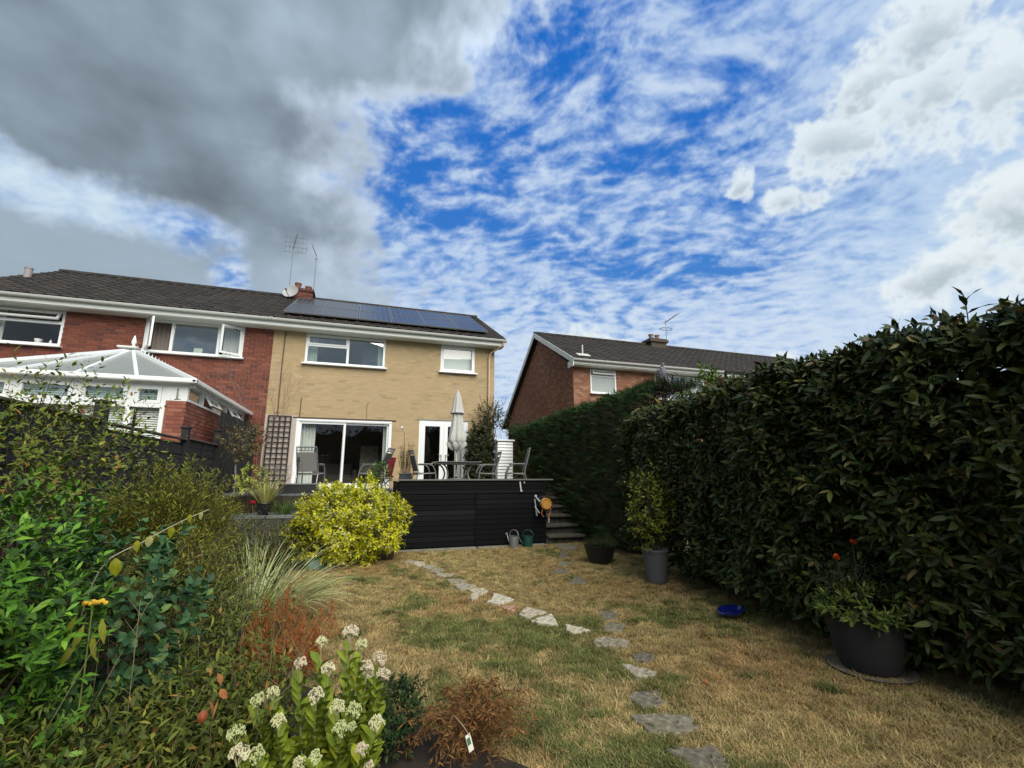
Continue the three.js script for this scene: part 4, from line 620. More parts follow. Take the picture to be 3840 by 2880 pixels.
// ---------- boundary fence ----------
{
  const x = -2.8, r = rng(44);
  const fm = [1, 0.8, 1.25].map(k => mat([0.018 * k, 0.018 * k, 0.021 * k], 0.75, { map: rep(T.wood, 0.8, 1.3), bumpMap: rep(T.wood, 0.8, 1.3), bumpScale: 0.002 }));
  const pan = (z0, z1, top, label) => {
    const f = thing('boundary_fence', label, 'fence', [x, 0, 0], 0, 'black fence along the side of the garden');
    const h = 0.145, n = Math.floor((top - 0.15) / (h - 0.015));
    for (let k = 0; k < n; k++) mesh('board', box(0.016, h, z1 - z0, 0.008 + (k % 2) * 0.004, 0.15 + k * (h - 0.015) + h / 2, (z0 + z1) / 2, [0, 0, 0.09]), fm[(r() * 3) | 0], f);
    mesh('backing', span(-0.022, -0.01, 0.1, top - 0.05, z0, z1), fm[1], f);
    for (const z of [z0 + 0.03, (z0 + z1) / 2, z1 - 0.03]) mesh('batten', box(0.03, top - 0.2, 0.045, 0.032, (top + 0.1) / 2, z), fm[0], f);
    mesh('capping', rbox(0.1, 0.028, z1 - z0 + 0.02, 0.008, 0.01, top + 0.01, (z0 + z1) / 2), M.capWood, f);
    return f;
  };
  const post = (z, top, label) => { const p = thing('fence_post', label, 'fence post', [x, 0, z], 0, 'posts of the black side fence'); mesh('post', rbox(0.11, top, 0.11, 0.008, 0, top / 2, 0), fm[0], p); mesh('cap', rbox(0.15, 0.03, 0.15, 0.006, 0, top + 0.015, 0), fm[2], p); };
  pan(-9.2, -6.52, 2.08, 'black featheredge fence bay with a brown capping below the brick conservatory pier');
  pan(-6.38, -4.52, 2.1, 'black fence bay behind the arching shrub'); pan(-4.38, -1.7, 2.1, 'black fence bay behind the fresh green shrub');
  pan(-11.1, -9.34, 2.1, 'black fence bay next to the tall closeboard fence');
  post(-9.27, 2.28, 'black capped fence post in front of the brick pier'); post(-6.45, 2.31, 'black capped fence post showing above the arching shrub'); post(-4.45, 2.2, 'black capped fence post behind the arching shrub'); post(-11.17, 2.4, 'black post where the fence grows taller');
  // taller closeboard fence by the conservatory
  const f = thing('closeboard_fence', 'tall black closeboard fence beside the conservatory windows', 'fence', [x, 0, 0]);
  for (let k = 0; k < 26; k++) mesh('board', box(0.02, 1.8, 0.138, (k % 2) * 0.012, 1.02 + 0.92, -11.3 - k * 0.14), fm[(r() * 3) | 0], f);
  mesh('rail', merge([span(-0.06, -0.015, 2.55, 2.63, -14.95, -11.25), span(-0.06, -0.015, 1.4, 1.48, -14.95, -11.25)]), fm[0], f);
}
// ---------- conservatory ----------
const cons = thing('conservatory', 'white framed conservatory with a pitched glazed roof and brick pier', 'conservatory');
{
  const xr = -3.1, xl = -6.5, zf = -10.05, zb = -14.99, base = 1.0, sillY = 2.86, eave = 3.24, apex = V(-4.8, 4.2, -11.9);
  const reds = [[0.33, 0.1, 0.06], [0.37, 0.125, 0.075], [0.28, 0.085, 0.055], [0.42, 0.16, 0.1]], mortar = mat([0.4, 0.27, 0.2], 0.95, { map: T.grain });
  const pier = mesh('brick_pier', merge([span(-3.42, xr - 0.008, base, sillY, zf - 0.22, zf - 0.008), span(xr - 0.22, xr - 0.008, base, sillY, zb, zf - 0.222)]), mortar, cons);
  brickwork(pier, V(0, 0, zf - 0.008), SX, NZ, base + 0.6, sillY, cutBy(-3.42, xr, []), 'cons', reds, 0.85, (u, y, r) => (r() * 4) | 0, 40, b => -b.y, 51);
  brickwork(pier, V(xr - 0.008, 0, 0), V(0, 0, -1), V(1, 0, 0), base + 0.6, sillY, cutBy(-zf + 0.002, -zb, []), 'cons', reds, 0.85, (u, y, r) => (r() * 4) | 0, 120, b => b.u * 2 - b.y, 53);
  mesh('dwarf_wall', span(xl, -3.42, base, 1.55, zf - 0.22, zf - 0.01), mortar, cons); mesh('side_wall', span(xl - 0.01, xl + 0.2, base, 2.2, zb, zf - 0.222), mortar, cons);
  mesh('floor_slab', span(xl, xr, 1.0, 1.1, zb, zf), mat([0.3, 0.28, 0.25], 0.8), cons);
  // front glazing: posts, transom, top lights, lower panes with blinds
  const posts = [-6.48, -5.66, -4.78, -3.98, -3.45], g = [];
  for (const x of posts) g.push(span(x - 0.055, x + 0.055, 1.551, eave - 0.02, zf - 0.1, zf - 0.02));
  g.push(span(xl, -3.4, 2.72, 2.8, zf - 0.098, zf - 0.018), span(xl, -3.4, 1.551, 1.63, zf - 0.096, zf - 0.016), span(xl, -3.0, 3.12, eave, zf - 0.094, zf - 0.014), span(-3.42, xr + 0.01, sillY + 0.002, 3.12, zf - 0.09, zf - 0.01));
  const front = mesh('front_glazing', merge(g), M.white, cons);
  for (let i = 0; i < 4; i++) {
    const a = posts[i] + 0.06, b = posts[i + 1] - 0.06;
    mesh('top_light_frame', frameGeo(a, b, 2.8, 3.12, zf - 0.012, 0.06, 0.05), M.white, front); pane(front, a + 0.06, b - 0.06, 2.86, 3.06, zf - 0.05, M.coatedGlass);
    pane(front, a, b, 1.63, 2.72, zf - 0.06);
  }
  mesh('corner_vent', merge([span(-3.27, -3.24, 2.9, 3.1, zf - 0.012, zf - 0.002)]), mat([0.25, 0.26, 0.26], 0.6), front);
  const blindMat = mat([0.62, 0.68, 0.62], 0.7);
  for (const [a, b, y0] of [[-6.4, -5.75, 1.7], [-5.58, -4.86, 1.66], [-4.7, -4.06, 1.9], [-3.9, -3.53, 1.65]]) { const bl = thing('window_blind', a < -6 ? 'pale slatted blind behind the conservatory end pane' : a < -5 ? 'fully lowered pale blind in the middle of the conservatory front' : a < -4.5 ? 'half lowered pale blind in the conservatory front' : 'pale slatted blind next to the conservatory brick pier', 'blind', [0, 0, 0], 0, null); for (let y = 3.08; y > y0; y -= 0.042) mesh('slat', box(b - a, 0.004, 0.044, (a + b) / 2, y, zf - 0.16, [0.95, 0, 0]), blindMat, bl); }
  // side windows above the brick
  const side = mesh('side_glazing', merge([span(xr - 0.1, xr + 0.02, sillY + 0.001, sillY + 0.045, zb, zf - 0.1), span(xr - 0.08, xr - 0.02, 3.16, eave, zb, zf - 0.1), ...[0, 1, 2, 3, 4, 5].map(k => span(xr - 0.09, xr - 0.02, sillY + 0.045, 3.16, zf - 0.18 - k * 0.94, zf - 0.1 - k * 0.94))]), M.white, cons);
  for (let k = 0; k < 5; k++) {
    const za = zf - 0.18 - k * 0.94, zbk = za - 0.86;
    if (k === 1 || k === 3) { const c = mesh('casement', merge([frameGeo(-0.41, 0.41, -0.24, 0, 0.02, 0.045, 0.04)]), M.white, side); c.position.set(xr - 0.01, 3.14, (za + zbk) / 2); c.rotation.set(0, Math.PI / 2, 0); c.rotation.order = 'YXZ'; c.rotation.x = -0.55; mesh('pane', box(0.73, 0.15, 0.005, 0, -0.12, 0), M.glass, c); }
    else mesh('pane', box(0.005, 0.25, 0.84, xr - 0.05, 3.03, (za + zbk) / 2), M.glass, side);
  }
  // roof
  const e = eave + 0.02, c00 = V(xl - 0.12, e, zf + 0.1), c10 = V(xr + 0.12, e, zf + 0.1), w1 = V(xr + 0.12, e, zb), w0 = V(xl - 0.12, e, zb), rb = V(apex.x, apex.y, zb);
  const face = (pts, nr) => { const P = []; const tri = (a, b, c) => { P.push(a.x, a.y, a.z, b.x, b.y, b.z, c.x, c.y, c.z); }; for (let i = 1; i < pts.length - 1; i++) tri(pts[0], pts[i], pts[i + 1]); const gg = new THREE.BufferGeometry(); gg.setAttribute('position', new THREE.Float32BufferAttribute(P, 3)); gg.setAttribute('uv', new THREE.Float32BufferAttribute(P.filter((_, i) => i % 3 !== 1), 2)); gg.computeVertexNormals(); return gg; };
  const roof = mesh('glazed_roof', merge([bar(c00, apex, 0.075, 0.06), bar(c10, apex, 0.075, 0.06), bar(apex, rb, 0.1, 0.08), bar(w1, rb, 0.06, 0.05), bar(w0, rb, 0.06, 0.05)]), M.white, cons);
  const down = (v, d) => v.clone().add(V(0, -d, 0));
  // panes between bars, front hip
  const nF = 4; for (let i = 0; i < nF; i++) { const a = c00.clone().lerp(c10, i / nF), b = c00.clone().lerp(c10, (i + 1) / nF), ta = a.clone().lerp(apex, 0.985), tb = b.clone().lerp(apex, 0.985); mesh('roof_pane', face([a, b, tb, ta].map(v => down(v, 0.02))), M.poly, roof); if (i) mesh('glazing_bar', bar(a, apex.clone().lerp(a, 0.04), 0.06, 0.045), M.white, roof); }
  const nS = 6; for (const [p0, p1, top0] of [[c10, w1, 1], [c00, w0, 0]]) for (let i = 0; i < nS; i++) {
    const at = t => p0.clone().lerp(p1, t), tp = t => { const z = lerp(p0.z, p1.z, t); return z > apex.z ? null : V(apex.x, apex.y, z); };
    const hip = t => { const z = lerp(p0.z, p1.z, t), k = clamp((z - p0.z) / (apex.z - p0.z)); return p0.clone().lerp(apex, k).setZ(z); };
    const t0 = i / nS, t1 = (i + 1) / nS, pts = [at(t0), at(t1), tp(t1) || hip(t1)]; if (lerp(p0.z, p1.z, t0) > apex.z && lerp(p0.z, p1.z, t1) < apex.z) pts.push(apex.clone()); pts.push(tp(t0) || hip(t0));
    mesh('roof_pane', face(pts.map(v => down(v, 0.02))), M.poly, roof); if (i) mesh('glazing_bar', bar(at(t0), tp(t0) || hip(t0), 0.06, 0.045), M.white, roof);
  }
  mesh('crest', merge(Array.from({ length: 14 }, (_, k) => new THREE.ConeGeometry(0.022, 0.12, 6).translate(apex.x, apex.y + 0.1, apex.z - 0.2 - k * 0.2))), M.white, roof);
  mesh('finial', lathe([[0, 0], [0.07, 0], [0.07, 0.02], [0.028, 0.04], [0.024, 0.08], [0.04, 0.1], [0.048, 0.14], [0.03, 0.22], [0.008, 0.29], [0, 0.3]], 16).translate(apex.x, apex.y + 0.03, apex.z), M.white, roof);
  mesh('ridge_cap', merge([rbox(0.36, 0.045, 0.26, 0.02, apex.x - 0.05, apex.y + 0.02, apex.z + 0.06)]), M.whiteDull, roof);
  const gr = 0.06; mesh('gutter', merge([rbox(xr - xl + 0.36, 0.1, 0.1, 0.03, (xr + xl) / 2, 3.23, zf + 0.12), rbox(0.1, 0.1, zf - zb + 0.2, 0.03, xr + 0.13, 3.231, (zf + zb) / 2 + 0.07)]), M.white, cons);
}
// ---------- aerials, dish, solar panels ----------
function aerial(label, pos, h, draw) { const t = thing('television_aerial', label, 'aerial', pos); const am = mat([0.2, 0.21, 0.22], 0.4, { metalness: 0.6 }); mesh('mast', rod(V(0, 0, 0), V(0, h, 0), 0.016, 8), am, t); draw(t, am); }
aerial('tall grid aerial on the chimney between the two houses', [-2.82, 8.35, -18.35], 1.95, (t, am) => {
  mesh('boom', rod(V(0, 1.75, 0), V(0.12, 2.35, 0.15), 0.018, 6), am, t); const g = []; for (let i = 0; i < 4; i++) g.push(rod(V(-0.32, 1.66 + i * 0.2, -0.05 + i * 0.02), V(0.5, 1.62 + i * 0.2, 0.1), 0.007, 5)); for (let i = 0; i < 6; i++) g.push(rod(V(-0.3 + i * 0.155, 1.63, -0.05 + i * 0.025), V(-0.28 + i * 0.155, 2.28, 0 + i * 0.025), 0.006, 5)); mesh('reflector_grid', merge(g), am, t);
});
aerial('thin aerial with a slanting boom on the chimney corner', [-1.99, 8.4, -18.6], 1.75, (t, am) => { mesh('boom', merge([rod(V(0.02, 1.62, 0), V(-0.2, 2.15, 0.1), 0.018, 6), rbox(0.07, 0.14, 0.07, 0.02, 0.0, 1.62, 0)]), am, t); mesh('element', merge([0, 1, 2, 3].map(i => rod(V(-0.02 - i * 0.05, 1.7 + i * 0.12, -0.16), V(-0.02 - i * 0.05, 1.7 + i * 0.12, 0.16), 0.006, 5))), am, t); });
aerial('aerial with a ring dipole on the chimney of the orange brick house', [15.2, 8.1, -19.5], 1.5, (t, am) => { mesh('boom', rod(V(-0.1, 1.3, 0), V(0.85, 1.95, 0.2), 0.02, 6), am, t); mesh('element', merge(Array.from({ length: 9 }, (_, i) => rod(V(0.0 + i * 0.09, 1.39 + i * 0.062, -0.16), V(0.0 + i * 0.09, 1.39 + i * 0.062, 0.2), 0.006, 5))), am, t); mesh('ring', new THREE.TorusGeometry(0.36, 0.018, 6, 28).rotateX(Math.PI / 2).scale(1, 1, 0.6).translate(0, 1.0, 0), am, t); });
{
  const t = thing('satellite_dish', 'grey satellite dish fixed to the chimney', 'satellite dish', [-2.72, 8.12, -18.2], -0.35);
  mesh('bowl', (() => { const g = lathe([[0, 0.0], [0.1, 0.008], [0.2, 0.032], [0.29, 0.072], [0.3, 0.078], [0.29, 0.06], [0.2, 0.02], [0, -0.012]], 32); g.scale(1, 1, 0.92); g.rotateX(Math.PI / 2 - 0.35); g.translate(0, 0.16, 0); return g; })(), mat([0.36, 0.37, 0.37], 0.55), t);
  mesh('feed_arm', merge([rod(V(0, -0.1, 0.06), V(0.02, 0.1, 0.42), 0.012, 6), rbox(0.06, 0.06, 0.09, 0.015, 0.02, 0.12, 0.42)]), mat([0.08, 0.08, 0.09], 0.5), t); mesh('mount', rod(V(0, 0.1, -0.02), V(0, 0.02, -0.2), 0.02, 8), M.alu, t);
}
{
  const dy = RIDGE[0] - EAVE[0], dz = RIDGE[1] - EAVE[1], L = Math.hypot(dy, dz), ang = Math.atan2(dy, -dz);
  const cell = phys([0.014, 0.015, 0.02], 0.3, { clearcoat: 0.35, clearcoatRoughness: 0.15 }), lineM = mat([0.11, 0.115, 0.12], 0.5), W = 1.062, H = 1.73, names = ['first', 'second', 'third', 'fourth', 'fifth', 'sixth'];
  for (let row = 0; row < 2; row++) for (let i = 0; i < 6; i++) {
    const s = 0.46 + H / 2 + row * (H + 0.02), x = -2.38 + i * 1.088 + W / 2, y = EAVE[0] + Math.sin(ang) * s + 0.14 * Math.cos(ang), z = EAVE[1] - Math.cos(ang) * s + 0.14 * Math.sin(ang);
    const t = thing('solar_panel', `${names[i]} solar panel from the chimney in the ${row ? 'row along the ridge' : 'row above the gutter'}`, 'solar panel', [x, y, z], 0, 'solar panels on the cream house roof'); t.rotation.x = ang - Math.PI / 2;
    mesh('frame', frameGeo(-W / 2, W / 2, -H / 2, H / 2, 0.02, 0.022, 0.04), M.alu, t); mesh('cell_sheet', span(-W / 2 + 0.022, W / 2 - 0.022, -H / 2 + 0.022, H / 2 - 0.022, -0.01, 0.012), cell, t);
    const g = []; for (let k = 1; k < 6; k++) g.push(span(-W / 2 + k * W / 6 - 0.007, -W / 2 + k * W / 6 + 0.007, -H / 2 + 0.03, H / 2 - 0.03, 0.0122, 0.0132)); for (let k = 1; k < 10; k++) g.push(span(-W / 2 + 0.03, W / 2 - 0.03, -H / 2 + k * H / 10 - 0.0015, -H / 2 + k * H / 10 + 0.0015, 0.0133, 0.014)); mesh('cell_lines', merge(g), lineM, t);
    mesh('mounting_rail', merge([span(-W / 2 - 0.01, W / 2 + 0.01, -0.55, -0.51, -0.1, -0.021), span(-W / 2 - 0.01, W / 2 + 0.01, 0.51, 0.55, -0.1, -0.021)]), M.alu, t);
  }
}
// ---------- curtains and room things ----------
const cur = (label, x0, x1, y0, y1, z, n, m = M.curtain) => single('curtain', pleats(x0, x1, y0, y1, z, n), m, label, 'curtain');
cur('pale green curtain at the trellis end of the patio door', -1.66, -1.22, 1.12, 3.08, -15.3, 5); cur('pale curtain at the French door end of the patio door', 0.78, 0.96, 1.12, 3.08, -15.3, 3);
cur('white curtain drawn to one end of the wide upper window', -1.64, -1.36, 4.8, 5.8, -15.3, 4); cur('white curtain by the larger pane of the wide upper window', 0.48, 0.66, 4.8, 5.8, -15.3, 3);
cur('pale curtain behind the French doors', 3.12, 3.46, 1.12, 3.15, -15.32, 4); cur('grey brown curtain in the opened red house window', -5.76, -5.3, 4.85, 5.84, -15.3, 4, phys([0.3, 0.25, 0.22], 0.95, { transmission: 0.15, thickness: 0 }));
cur('white net curtain behind the opened casement of the red house', -3.98, -3.45, 4.85, 5.84, -15.32, 6); cur('pale curtain inside the top hung window of the red house', -9.24, -9.05, 4.85, 5.84, -15.3, 3);
single('roller_blind', span(2.58, 3.62, 5.0, 5.8, -15.2, -15.194), mat([0.6, 0.68, 0.64], 0.8), 'pale green roller blind in the small upper window', 'blind');
single('net_curtain', pleats(11.8, 14.26, 4.6, 5.6, -16.3, 12, 0.02), phys([0.7, 0.75, 0.75], 0.9, { transmission: 0.3, thickness: 0 }), 'white net curtain in the wide window of the orange brick house', 'curtain');
{
  const p = thing('picture_canvas', 'large pale canvas picture on the dark living room wall', 'picture', [0.45, 1.55, -17.6]); mesh('canvas', rbox(0.62, 1.05, 0.03, 0.006, 0, 0.45, 0, [-0.08, 0, 0]), mat([0.45, 0.45, 0.4], 0.8, { map: rep(T.stone, 1.4) }), p); mesh('easel', merge([rod(V(-0.25, -0.46, 0.06), V(-0.05, 1.0, -0.06), 0.015), rod(V(0.25, -0.46, 0.06), V(0.05, 1.0, -0.06), 0.015), rod(V(0, -0.46, -0.4), V(0, 0.9, -0.06), 0.015)]), M.dark, p);
  const s = thing('sofa', 'dark sofa in the living room behind the patio door', 'sofa', [-0.9, 1.092, -18.4]); const sm = mat([0.12, 0.105, 0.1], 0.9); mesh('seat', rbox(1.6, 0.4, 0.8, 0.06, 0, 0.22, 0), sm, s); mesh('backrest', rbox(1.6, 0.5, 0.22, 0.08, 0, 0.6, -0.32), sm, s); for (const k of [-1, 1]) mesh('arm', rbox(0.2, 0.6, 0.8, 0.07, k * 0.9, 0.3, 0), sm, s);
  const v = thing('window_ornament', 'small white pots on the red house window sill', 'ornament', [-8.2, 4.93, -15.14]); mesh('pot', lathe([[0, 0], [0.06, 0], [0.09, 0.11], [0.08, 0.11], [0, 0.02]], 16), M.whiteDull, v); mesh('figure', lathe([[0, 0], [0.035, 0], [0.03, 0.06], [0.012, 0.1], [0, 0.13]], 12).translate(0.26, 0, 0), M.whiteDull, v);
  single('photo_card', rbox(0.22, 0.16, 0.01, 0.002, -4.55, 5.035, -15.14, [-0.15, 0, 0]), mat([0.55, 0.5, 0.42], 0.7), 'pale card standing on the red house window sill', 'card');
  const f = thing('cane_topper', 'white ball on a thin cane against the cream wall', 'garden ornament', [1.3, 1.1, -13.6]); mesh('cane', tube([V(0, 0, 0), V(0, 1.2, 0), V(-0.02, 1.6, 0), V(-0.08, 1.72, 0)], 0.006, 0.006, 5), M.dark, f); mesh('ball', new THREE.SphereGeometry(0.035, 14, 10).translate(-0.09, 1.74, 0), M.white, f);
}
// ---------- foliage tools ----------
function leafGeo(L, W, { seg = 4, curl = 0.25, fold = 0.18, peak = 0.45, wave = 0 } = {}) { // grows along +y, faces +z
  const P = [], U = [], I = [];
  for (let i = 0; i <= seg; i++) {
    const t = i / seg, w = W / 2 * Math.pow(Math.sin(Math.PI * Math.pow(clamp(t, 0.02, 0.985), Math.log(0.5) / Math.log(peak))), 0.8), z = -curl * L * t * t, y = L * (t - curl * curl * t * t * 0.4);
    for (const s of [-1, 0, 1]) { P.push(s * w, y, z + Math.abs(s) * w * fold + s * wave * Math.sin(t * 9) * w); U.push(0.5 + s * 0.5, t); }
  }
  for (let i = 0; i < seg; i++) for (let k = 0; k < 2; k++) { const a = i * 3 + k; I.push(a, a + 1, a + 3, a + 1, a + 4, a + 3); }
  const g = new THREE.BufferGeometry(); g.setAttribute('position', new THREE.Float32BufferAttribute(P, 3)); g.setAttribute('uv', new THREE.Float32BufferAttribute(U, 2)); g.setIndex(I); g.computeVertexNormals(); return g;
}
function bladeGeo(base, dir, L, W, droop, seg = 7, twist = 0) { // an arching strap leaf in place
  const P = [], U = [], I = [], up = V(0, 1, 0), side = V(0, 0, 0); let p = base.clone(), d = dir.clone().normalize();
  for (let i = 0; i <= seg; i++) {
    const t = i / seg, w = W / 2 * Math.pow(1 - t, 0.55) * (0.55 + 0.45 * Math.min(1, t * 4)); side.crossVectors(d, up).normalize(); if (twist) side.applyAxisAngle(d, twist * t);
    P.push(p.x - side.x * w, p.y - side.y * w, p.z - side.z * w, p.x + side.x * w, p.y + side.y * w, p.z + side.z * w); U.push(0, t, 1, t);
    p = p.clone().addScaledVector(d, L / seg); d = d.clone().add(V(0, -droop * (0.3 + t) / seg, 0)).normalize();
  }
  for (let i = 0; i < seg; i++) { const a = i * 2; I.push(a, a + 1, a + 2, a + 1, a + 3, a + 2); }
  const g = new THREE.BufferGeometry(); g.setAttribute('position', new THREE.Float32BufferAttribute(P, 3)); g.setAttribute('uv', new THREE.Float32BufferAttribute(U, 2)); g.setIndex(I); g.computeVertexNormals(); return g;
}
const _x = V(), _y = V(), _z = V();
function aim(p, dir, s, r, roll = 0.5, facing) { // matrix: +y along dir, +z towards `facing` (up by default)
  _y.copy(dir).normalize(); _x.crossVectors(_y, facing || V(0, 1, 0)); if (_x.lengthSq() < 1e-4) _x.set(1, 0, 0); _x.normalize(); _x.applyAxisAngle(_y, (r() - 0.5) * 2 * roll); _z.crossVectors(_x, _y).normalize();
  return new THREE.Matrix4().makeBasis(_x.clone(), _y.clone(), _z.clone()).multiply(new THREE.Matrix4().makeScale(s, s, s)).setPosition(p);
}
const leafMatCache = new Map();
function leafMat(c, o) { const k = JSON.stringify([c, o.rough, o.trans, o.spec]); if (!leafMatCache.has(k)) { const e = { map: T.leaf, side: THREE.DoubleSide, specularIntensity: o.spec ?? 0.35 }; leafMatCache.set(k, phys(c, o.rough, o.trans ? { ...e, transmission: o.trans, thickness: 0 } : e)); } return leafMatCache.get(k); }
// leaves: {m: matrix in the plant's own axes, c: tone}; the nParts nearest to the path become leaves of their own, the rest one mass
function leaves(root, geo, list, palette, o = {}) {
  if (Array.isArray(geo)) { const r = rng((o.seed ?? 3) + 7), bins = geo.map(() => []); for (const l of list) bins[(r() * geo.length) | 0].push(l); geo.forEach((g, i) => leaves(root, g, bins[i], palette, { ...o, nParts: Math.round((o.nParts || 0) / geo.length) })); return; }
  const { rough = 0.6, trans = 0, spec, nParts = 0, part = 'leaf', mass = 'foliage', seed = 3 } = o, r = rng(seed), look = { rough, trans, spec }, at = new THREE.Vector3();
  let rest = list;
  if (nParts) {
    const scored = list.map(l => [at.setFromMatrixPosition(l.m).add(root.position).distanceTo(EYE), l]).sort((a, b) => a[0] - b[0]); const near = scored.slice(0, nParts).map(s => s[1]), set = new Set(near); rest = list.filter(l => !set.has(l));
    for (const l of near) { const m = mesh(part, geo, leafMat(palette[l.c], look), root); l.m.decompose(m.position, m.quaternion, m.scale); }
  }
  if (!rest.length) return;
  const im = new THREE.InstancedMesh(geo, leafMat([1, 1, 1], look), rest.length); im.name = mass; im.userData.kind = 'stuff'; im.castShadow = im.receiveShadow = true;
  rest.forEach((l, i) => { im.setMatrixAt(i, l.m); const c = palette[l.c], k = 0.82 + r() * 0.36; im.setColorAt(i, lin(c[0] * k, c[1] * k, c[2] * k)); }); root.add(im);
}
const pickTone = (weights, r) => { let k = r() * weights.reduce((a, b) => a + b, 0); for (let i = 0; i < weights.length; i++) { k -= weights[i]; if (k < 0) return i; } return 0; };
function sprig(list, p, dir, n, len, s, r, weights, spread = 0.9, roll = 0.6) { // leaves set spirally along a twig
  const side = V(dir.y, -dir.x, 0.3).cross(dir).normalize(), side2 = dir.clone().cross(side).normalize(); let a = r() * 6.28;
  for (let k = 0; k < n; k++) { a += 2.4; const t = n > 1 ? k / (n - 1) : 1, rad = side.clone().multiplyScalar(Math.cos(a)).addScaledVector(side2, Math.sin(a)), d = dir.clone().multiplyScalar(0.35 + t * 0.75).addScaledVector(rad, spread * (1.15 - t * 0.6)); list.push({ m: aim(p.clone().addScaledVector(dir, len * t), d, s * (0.75 + r() * 0.5), r, roll, dir.clone().add(V(0, 0.6, 0))), c: pickTone(weights, r) }); }
}
const stemMats = {}; const stemMat = c => stemMats[c.join()] ||= mat(c, 0.85, { map: T.grain });
function bush(o) {
  const r = rng(o.seed), root = o.root || thing(o.name, o.label, o.category || 'shrub', o.base, 0, o.group), list = [], C = V(...o.c), R = o.rad, tips = [];
  for (let i = 0; i < o.sprigs; i++) {
    const th = r() * 6.283, cz = 1 - 2 * r() * (o.cap ?? 0.85), sz = Math.sqrt(Math.max(0, 1 - cz * cz)), d = V(Math.cos(th) * sz, cz, Math.sin(th) * sz), lump = 1 + (o.lump ?? 0.18) * 1.6 * fbm(d.x * 2.2 + o.seed, d.y * 2.2 + d.z * 1.7, 3), q = Math.pow(lerp(o.shell ?? 0.45, 1, r()), 0.6) * lump;
    const p = V(C.x + d.x * R[0] * q, C.y + d.y * R[1] * q, C.z + d.z * R[2] * q); if (p.y + o.base[1] < 0.03) continue;
    const dir = d.clone().multiplyScalar(1 - (o.up ?? 0.4)).add(V((r() - 0.5) * 0.7, (o.up ?? 0.4) + (r() - 0.5) * 0.4, (r() - 0.5) * 0.7)).normalize(); if (o.droop) dir.y -= o.droop * (0.4 + r());
    sprig(list, p, dir.normalize(), o.per ?? 6, o.len ?? 0.07, o.size ?? 1, r, o.weights, o.spread ?? 0.9, o.roll ?? 0.6); tips.push(p);
  }
  const st = [], ns = o.stems ?? 14; for (let i = 0; i < ns && tips.length; i++) { const e = tips[(r() * tips.length) | 0], b = V((r() - 0.5) * (o.foot ?? 0.1), 0, (r() - 0.5) * (o.foot ?? 0.1)), mid = b.clone().lerp(e, 0.55).add(V((r() - 0.5) * 0.08, 0.06 + (o.arch ?? 0), (r() - 0.5) * 0.08)); st.push(tube([b, mid, e], o.stemR ?? 0.008, (o.stemR ?? 0.008) * 0.35, 5, 6)); }
  if (st.length) mesh('stems', merge(st), stemMat(o.stem ?? [0.09, 0.065, 0.04]), root);
  leaves(root, o.leaf, list, o.palette, o); return root;
}
const LEAF = { laurel: leafGeo(0.125, 0.046, { curl: 0.2, fold: 0.22, wave: 0.12 }), laurelWide: leafGeo(0.1, 0.05, { curl: -0.12, fold: 0.12, wave: 0.2, peak: 0.5 }), laurelSmall: leafGeo(0.075, 0.03, { curl: 0.4, fold: 0.3 }), laurelLong: leafGeo(0.14, 0.04, { curl: 0.42, fold: 0.15, wave: 0.25 }), fingerCurled: leafGeo(0.052, 0.02, { seg: 4, peak: 0.55, curl: 0.55, fold: 0.2, wave: 0.2 }), fingerSmall: leafGeo(0.04, 0.012, { seg: 3, curl: 0.1 }), ovate: leafGeo(0.05, 0.026, { seg: 3 }), lanceSmall: leafGeo(0.03, 0.008, { seg: 3, curl: 0.35 }), round: leafGeo(0.045, 0.03, { seg: 3, peak: 0.55 }), lance: leafGeo(0.06, 0.016, { seg: 3, curl: 0.35 }), narrow: leafGeo(0.035, 0.006, { seg: 2, curl: 0.3 }), finger: leafGeo(0.06, 0.02, { seg: 3, peak: 0.6, curl: 0.2, fold: 0.1 }), fat: leafGeo(0.06, 0.027, { seg: 3, peak: 0.58, curl: 0.25, fold: 0.12 }), sedum: leafGeo(0.085, 0.036, { seg: 4, peak: 0.6, curl: 0.12, fold: 0.35 }), tiny: leafGeo(0.022, 0.011, { seg: 2 }), broad: leafGeo(0.1, 0.06, { seg: 4, curl: 0.3, wave: 0.15 }) };

